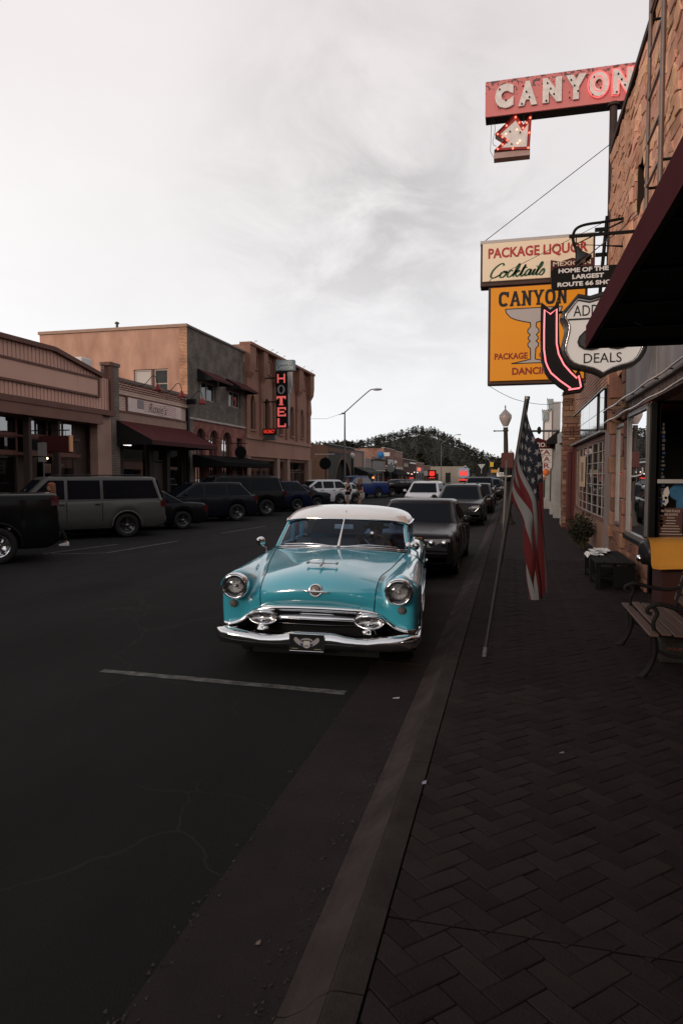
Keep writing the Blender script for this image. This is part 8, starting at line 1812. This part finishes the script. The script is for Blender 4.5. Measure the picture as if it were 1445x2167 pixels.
# ------------------------------------------------------------------ slatted park bench with iron ends
PB = thing('park_bench', 'weathered wooden slat bench with scrolled black iron ends facing the street', 'bench', (1.5, 7.1, .15))
M_slat = mat('weathered_slat', (.085, .05, .04), .6, var=.55, vscale=9, vcol=(.05, .032, .027), stretch=(1, .12, 1), pick=.15)
seat = [(1.235, .575), (1.335, .588), (1.435, .580), (1.535, .566), (1.63, .560)]
for x, z in seat: MB().box(x - .041, x + .041, 6.36, 7.9, z - .012, z + .012, .006).build('seat_slat', M_slat, PB)
for k in range(5):
    z = .68 + k * .095; x = 1.715 + (z - .6) * .28; a = MB(); a.beam((x, 6.36, z), (x, 7.9, z), .022, .075, (.28, 0, 1)); a.build('back_slat', M_slat, PB)
for y in (6.52, 7.74):
    e_ = MB()
    def tb(P, r_): e_.tube(catmull([(x, y, z) for x, z in P], 5), r_, 8)
    tb([(1.20, .55), (1.30, .555), (1.45, .545), (1.62, .52), (1.72, .56)], .024)                               # seat rail
    tb([(1.255, .55), (1.27, .42), (1.25, .30), (1.20, .20), (1.155, .155)], [.030] * 8 + [.026] * 8 + [.03] * 5)     # front leg
    tb([(1.70, .56), (1.70, .42), (1.74, .30), (1.82, .155)], [.03] * 16)                                        # back leg
    tb([(1.27, .42), (1.42, .36), (1.56, .38), (1.70, .44)], .014)                                               # tie
    tb([(1.70, .56), (1.74, .75), (1.80, .95), (1.88, 1.14)], .022)                                              # back post
    tb([(1.27, .56), (1.255, .66), (1.285, .74), (1.25, .80), (1.21, .79), (1.205, .75), (1.24, .735)], .018)     # arm scroll
    tb([(1.21, .79), (1.30, .825), (1.45, .79), (1.62, .77), (1.745, .80)], .020)                                # arm
    e_.box(1.12, 1.19, y - .03, y + .03, .150, .17).box(1.78, 1.86, y - .03, y + .03, .150, .17)
    e_.build('iron_end', M_iron, PB)
t = thing('fountain_box', 'dark low box lettered FOUNTAIN in red beneath the park bench', 'box', (1.62, 7.1, .15))
b_ = MB().box(1.44, 2.0, 7.12, 7.4, .15, .36, .006).build('box', mat('dark_box', (.02, .018, .018), .6), t); MB().text('FOUNTAIN', (1.50, 7.118, .275), (1, 0, 0), (0, 0, 1), h=.028, w=.30, bold=.0, depth=.001).build('lettering', mat('dull_red_print', (.22, .05, .03), .7), b_)
# ------------------------------------------------------------------ yellow curved car-body seat
YT = thing('yellow_body_panel', 'rounded yellow sheet-metal car panel with black end cap displayed on a dark red base', 'display panel', (2.3, 9.9, .15))
M_yel = mat('golden_enamel', (.52, .235, .04), .28, coat=.7, var=.2, vscale=2)
rows = []
for i in range(17):
    x = lerp(1.80, 3.1, i / 16); sag = .03 * math.sin(i / 16 * 3.1)
    rows.append([(x, y, .755 + (z - .585) * .74 + sag + (.02 if i == 0 else 0)) for y, z in ((10.35, 1.02), (10.15, 1.06), (9.95, 1.075), (9.78, 1.05), (9.68, .98), (9.62, .86), (9.60, .74), (9.58, .64), (9.54, .60), (9.49, .585))])
MB().grid(rows).build('panel', M_yel, YT)
MB().tube([(x, 9.49, z) for x, z in [(r_[-1][0], r_[-1][2]) for r_ in rows]], .012, 6).build('rolled_edge', M_yel, YT)
MB().lathe([(.001, .05), (.12, .05), (.165, .03), (.17, -.04), (.16, -.07), (.001, -.07)], (1.775, 9.82, .94), (-1, -.25, 0), 22).build('end_cap', mat('black_rubber_cap', (.014, .014, .015), .35), YT)
MB().lathe([(.03, 0), (.05, .03), (.04, .06), (.001, .065)], (1.71, 9.72, .87), (-1, -.3, 0), 14).build('chrome_boss', M_chrome, YT)
MB().box(1.95, 3.05, 9.72, 10.3, .15, .76, .01).build('base', mat('dark_red_base', (.04, .013, .011), .7, var=.4), YT)
# ------------------------------------------------------------------ people: one skinned figure each, clothes as children
def skin_mesh(name, joints, bones, m, parent, sub=2):
    """joints: {key:(x,y,z,r)}; bones: pairs; first joint is the root"""
    keys = list(joints); me = bpy.data.meshes.new(name)
    me.from_pydata([joints[k][:3] for k in keys], [(keys.index(a), keys.index(b)) for a, b in bones], [])
    o = bpy.data.objects.new(name, me); COL.objects.link(o)
    sk = o.modifiers.new('skin', 'SKIN'); sk.use_smooth_shade = True
    for i, k in enumerate(keys):
        d = me.skin_vertices[0].data[i]; r_ = joints[k][3]; d.radius = (r_, r_) if not isinstance(r_, tuple) else r_; d.use_root = (i == 0)
    ss = o.modifiers.new('sub', 'SUBSURF'); ss.levels = sub; ss.render_levels = sub
    dg = bpy.context.evaluated_depsgraph_get(); m2 = bpy.data.meshes.new_from_object(o.evaluated_get(dg)); bpy.data.objects.remove(o)
    m2.materials.clear(); m2.materials.append(m); m2.polygons.foreach_set('use_smooth', [True] * len(m2.polygons))
    o = bpy.data.objects.new(name, m2); COL.objects.link(o); o.parent = parent
    return o
M_skin = mat('skin', (.36, .20, .145), .6, var=.15, vscale=8); M_skin2 = mat('tanned_skin', (.26, .14, .10), .6)
def hand(j, b, base, wrist, d, side, fing):
    """five fingers from the wrist, slightly curled, into joints j / bones b"""
    d = Vector(d).normalized(); side = Vector(side).normalized(); up = d.cross(side).normalized(); w = Vector(wrist)
    j[base + 'palm'] = (*(w + d * .05), (.022, .034)); b.append((fing, base + 'palm'))
    for k, (off, l_) in enumerate(((-.028, .066), (-.010, .076), (.009, .072), (.027, .056))):
        p = w + d * .088 + side * off; j[base + 'f%da' % k] = (*p, .011); b.append((base + 'palm', base + 'f%da' % k))
        q = p + d * l_ * .55 + up * .006; j[base + 'f%db' % k] = (*q, .0095); b.append((base + 'f%da' % k, base + 'f%db' % k))
        e_ = q + d * l_ * .42 + up * .02; j[base + 'f%dc' % k] = (*e_, .0075); b.append((base + 'f%db' % k, base + 'f%dc' % k))
    t0 = w + d * .03 - side * .036; t1 = t0 + d * .036 - side * .024; j[base + 'ta'] = (*t0, .013); j[base + 'tb'] = (*t1, .010); b += [(base + 'palm', base + 'ta'), (base + 'ta', base + 'tb')]
def head(parent, c, yaw, skin, hair=None, hairm=None, hat=False):
    """head with face; faces -y turned by yaw"""
    cy, sy = math.cos(yaw), math.sin(yaw)
    T = lambda x, y, z: (c[0] + x * cy - y * sy, c[1] + x * sy + y * cy, c[2] + z)
    def sh(mb0):
        return mb0
    rows = []
    for i, (z, rx, ry, oy) in enumerate(((-.115, .03, .03, -.035), (-.105, .045, .05, -.03), (-.08, .058, .07, -.018), (-.045, .067, .085, -.008), (0, .073, .094, 0), (.04, .075, .098, .004), (.08, .066, .088, .008), (.105, .045, .062, .01), (.118, .012, .018, .01))):
        rows.append([T(rx * math.sin(a * math.pi / 10), oy - ry * math.cos(a * math.pi / 10) - (.018 if a == 0 and -.05 < z < .02 else 0), z) for a in range(20)])
    h = MB().grid(rows, True, True).poly(rows[0][::-1]).poly(rows[-1]).build('head', skin, parent)
    f = MB()
    for s in (1, -1): f.ball(T(s * .03, -.086, .008), .010, 8, 6)
    f.build('eyes', mat('eye_dark', (.03, .025, .02), .3), h)
    n = MB(); n.add([T(-.009, -.092, .01), T(.009, -.092, .01), T(.014, -.096, -.035), T(-.014, -.096, -.035), T(0, -.118, -.03)], [(0, 1, 4), (1, 2, 4), (2, 3, 4), (3, 0, 4)], True)
    for s in (1, -1): n.ball(T(s * .075, .01, -.005), .022, 8, 6, (.4, .8, 1.3))
    n.build('nose_and_ears', skin, h)
    MB().ball(T(0, -.083, -.062), .02, 8, 5, (1.1, .5, .3)).build('mouth', mat('lips', (.26, .09, .08), .6), h)
    if hair is not None:
        hm = MB(); rows = []
        for z, rx, ry, oy in ((-hair, .075, .045, .085), (-.12, .095, .06, .06), (-.05, .094, .085, .04), (.0, .090, .095, .025), (.05, .088, .108, .008), (.09, .078, .10, .01), (.122, .05, .065, .012), (.134, .008, .012, .012)):
            rows.append([T(rx * math.sin(a * math.pi / 10) * (1 + .06 * math.sin(a * 3 + z * 30)), oy - ry * math.cos(a * math.pi / 10) * (1 if z > .04 else (.35 if math.cos(a * math.pi / 10) > .55 else 1)), z) for a in range(20)])
        hm.grid(rows, True, True); hm.build('hair', hairm, h)
    return h
def walker(name, label, loc, rz, skin, top, topm, bottom, botm, shoem, hairm, hair, stride=.3, sleeve='short', armL=None, armR=None, scale=1.0, bag=None):
    """standing/walking figure, faces local -y"""
    t = thing(name, label, 'person', loc, rz, world=False); t.scale = (scale,) * 3
    h = stride / 2
    J = {'pel': (0, 0, .94, (.135, .10)), 'spi': (0, 0, 1.12, (.125, .09)), 'che': (0, .005, 1.30, (.15, .10)), 'nec0': (0, .01, 1.42, .075), 'nec': (0, 0, 1.49, .05), 'nec2': (0, -.01, 1.55, .048)}
    B = [('pel', 'spi'), ('spi', 'che'), ('che', 'nec0'), ('nec0', 'nec'), ('nec', 'nec2')]
    for s, n, fy in ((1, 'l', -h), (-1, 'r', h)):
        J[n + 'hip'] = (s * .09, 0, .88, .092); J[n + 'kne'] = (s * .095, fy * .55 - .03, .50, .058); J[n + 'cal'] = (s * .095, fy * .8 + .01, .33, .055); J[n + 'ank'] = (s * .095, fy + .03, .09, .036); J[n + 'toe'] = (s * .10, fy - .09, .045, .036)
        B += [('pel', n + 'hip'), (n + 'hip', n + 'kne'), (n + 'kne', n + 'cal'), (n + 'cal', n + 'ank'), (n + 'ank', n + 'toe')]
        arm = (armL if s == 1 else armR) or ((s * .24, .02, 1.12), (s * .25, -.06 - s * fy * .4, .90))
        J[n + 'sho'] = (s * .175, .01, 1.38, .06); J[n + 'elb'] = (*arm[0], .042); J[n + 'wri'] = (*arm[1], .028)
        B += [('che', n + 'sho'), (n + 'sho', n + 'elb'), (n + 'elb', n + 'wri')]
        d = Vector(arm[1]) - Vector(arm[0]); hand(J, B, n + 'h', arm[1], d, (0, 1, 0) if abs(d.normalized().y) < .8 else (1, 0, 0), n + 'wri')
    skin_mesh('body', J, B, skin, t, 1)
    # garments: slightly larger shells over the same skeleton
    g = lambda k, dr: (*J[k][:3], tuple(r_ + dr for r_ in J[k][3]) if isinstance(J[k][3], tuple) else J[k][3] + dr)
    TJ = {k: g(k, .014) for k in ('pel', 'spi', 'che', 'nec0')}; TB = [('pel', 'spi'), ('spi', 'che'), ('che', 'nec0')]
    if sleeve != 'none':
        for n in 'lr':
            TJ[n + 'sho'] = g(n + 'sho', .012); TB.append(('che', n + 'sho')); e_ = J[n + 'elb']; s_ = J[n + 'sho']
            if sleeve == 'long':
                TJ[n + 'elb'] = g(n + 'elb', .014); w_ = J[n + 'wri']; TJ[n + 'wri'] = (*w_[:3], .04); TB += [(n + 'sho', n + 'elb'), (n + 'elb', n + 'wri')]
            else: TJ[n + 'mid'] = tuple(lerp(s_[i], e_[i], .55) for i in range(3)) + (.062,); TB.append((n + 'sho', n + 'mid'))
    skin_mesh(top, TJ, TB, topm, t, 1)
    BJ = {'pel': g('pel', .018)}; BB = []
    for n in 'lr':
        BJ[n + 'hip'] = g(n + 'hip', .016); BB.append(('pel', n + 'hip'))
        if bottom == 'shorts': a, b = J[n + 'hip'], J[n + 'kne']; BJ[n + 'mid'] = tuple(lerp(a[i], b[i], .45) for i in range(3)) + (.098,); BB.append((n + 'hip', n + 'mid'))
        else: BJ[n + 'kne'] = g(n + 'kne', .018); BJ[n + 'cal'] = g(n + 'cal', .014); BJ[n + 'ank'] = (*J[n + 'ank'][:2], .13, .055); BB += [(n + 'hip', n + 'kne'), (n + 'kne', n + 'cal'), (n + 'cal', n + 'ank')]
    skin_mesh(bottom, BJ, BB, botm, t, 1)
    for n in 'lr':
        a = J[n + 'ank']; x, y = a[0], a[1]
        rows = []
        for yy, w, zt in ((.06, .030, .10), (.03, .038, .115), (-.03, .042, .10), (-.10, .048, .075), (-.16, .045, .06), (-.20, .025, .045)): rows.append([(x - w, y + yy, .0), (x - w * 1.02, y + yy, .03), (x - w * .7, y + yy, zt * .85), (x, y + yy, zt), (x + w * .7, y + yy, zt * .85), (x + w * 1.02, y + yy, .03), (x + w, y + yy, .0)])
        MB().grid(rows).poly(rows[0]).poly(rows[-1]).build('shoe', shoem, t)
    head(t, (0, -.02, 1.645), 0, skin, hair, hairm)
    return t
M_denim = mat('black_denim', (.012, .012, .014), .9); M_gin = mat('auburn_hair', (.20, .075, .032), .7, bump=.6, bscale=60, stretch=(1, 1, .2)); M_brn = mat('brown_hair', (.11, .055, .035), .7, bump=.6, bscale=60, stretch=(1, 1, .2))
walker('person', 'auburn-haired person in a pale long-sleeved top and white shoes walking behind the black pickup', (-12.3, 16.45, 0), R(-62), M_skin, 'long_sleeved_top', mat('pale_stripe_top', (.42, .41, .47), .9, var=.3, vscale=3), 'trousers', M_denim, mat('white_shoe', (.62, .61, .66), .6), M_gin, .26, .62, 'long', armL=((.29, .10, 1.13), (.24, .06, .90)))
walker('person', 'woman in dark shorts and top, light brown hair, leaning towards the white hatchback', (-9.75, 41.2, 0), R(-70), M_skin, 'dark_top', mat('dark_top', (.02, .018, .018), .9), 'shorts', M_denim, M_white, M_brn, .20, .12, 'none', armL=((.22, -.16, 1.16), (.18, -.40, 1.10)), armR=((-.22, -.14, 1.16), (-.14, -.38, 1.08)), scale=1.0)
w2 = walker('person', 'woman with long auburn hair carrying a pale shoulder bag beside the white hatchback', (-8.95, 41.0, 0), R(150), M_skin, 'black_top', mat('black_top', (.016, .014, .014), .9), 'shorts', mat('grey_shorts', (.05, .05, .055), .9), M_white, M_gin, .30, .15, 'short')
t = thing('shoulder_bag', 'pale shoulder bag hanging at the hip of the woman with auburn hair', 'bag', (-8.72, 40.7, .8)); MB().box(-8.86, -8.60, 40.55, 40.68, .62, .90, .03).build('bag', mat('pale_canvas', (.34, .31, .28), .9, var=.4), t); MB().tube(catmull([(-8.84, 40.62, .88), (-8.92, 40.85, 1.25), (-8.95, 40.95, 1.40), (-8.8, 40.85, 1.25), (-8.62, 40.62, .88)], 4), .014, 6).build('strap', mat('tan_strap', (.22, .13, .08), .8), t)
# driver of the turquoise car (seated, hands on the wheel rim)
DR = thing('person', 'driver in dark hat and jacket behind the steering wheel of the turquoise car', 'person', (-1.835, 6.26, 0), 0, world=False); DR.rotation_euler = (0, R(1.0), R(6.2))
dx = .38
J = {'pel': (dx, 2.66, .70, (.15, .12)), 'spi': (dx, 2.70, .86, (.14, .10)), 'che': (dx, 2.69, 1.02, (.16, .11)), 'nec': (dx, 2.66, 1.13, .06), 'nec2': (dx, 2.64, 1.18, .05)}
B = [('pel', 'spi'), ('spi', 'che'), ('che', 'nec'), ('nec', 'nec2')]
for s, n in ((1, 'l'), (-1, 'r')):
    wr = swc + (a_ * 0 + Vector((s * .175, .015, .10))) + Vector((0, .02, 0))
    J[n + 'sho'] = (dx + s * .18, 2.68, 1.08, .065); J[n + 'elb'] = (dx + s * .26, 2.52, .90, .048); J[n + 'wri'] = (wr.x, wr.y + .07, wr.z, .030)
    B += [('che', n + 'sho'), (n + 'sho', n + 'elb'), (n + 'elb', n + 'wri')]; hand(J, B, n + 'h', (wr.x, wr.y + .06, wr.z), (0, -.8, .5), (1, 0, 0), n + 'wri')
    J[n + 'hip'] = (dx + s * .10, 2.60, .68, .09); J[n + 'kne'] = (dx + s * .12, 2.22, .66, .065); J[n + 'ank'] = (dx + s * .12, 2.02, .42, .04); B += [('pel', n + 'hip'), (n + 'hip', n + 'kne'), (n + 'kne', n + 'ank')]
skin_mesh('body', J, B, M_skin2, DR, 1)
GJ = {k: (*J[k][:3], tuple(r_ + .014 for r_ in J[k][3]) if isinstance(J[k][3], tuple) else J[k][3] + .012) for k in ('pel', 'spi', 'che', 'lsho', 'rsho', 'lelb', 'relb')}
for n in 'lr': w_ = J[n + 'wri']; GJ[n + 'wri'] = (w_[0], w_[1] + .02, w_[2] - .01, .040)
skin_mesh('jacket', GJ, [('pel', 'spi'), ('spi', 'che')] + [q for n in 'lr' for q in (('che', n + 'sho'), (n + 'sho', n + 'elb'), (n + 'elb', n + 'wri'))], mat('dark_jacket', (.018, .018, .020), .9), DR, 1)
head(DR, (dx, 2.62, 1.25), 0, M_skin2)
MB().lathe([(.17, 0), (.172, .008), (.10, .012), (.098, .07), (.085, .10), (.02, .105), (.001, .10)], (dx, 2.63, 1.285), (0, -.05, 1), 24).build('hat', mat('dark_hat', (.018, .016, .016), .9), DR)
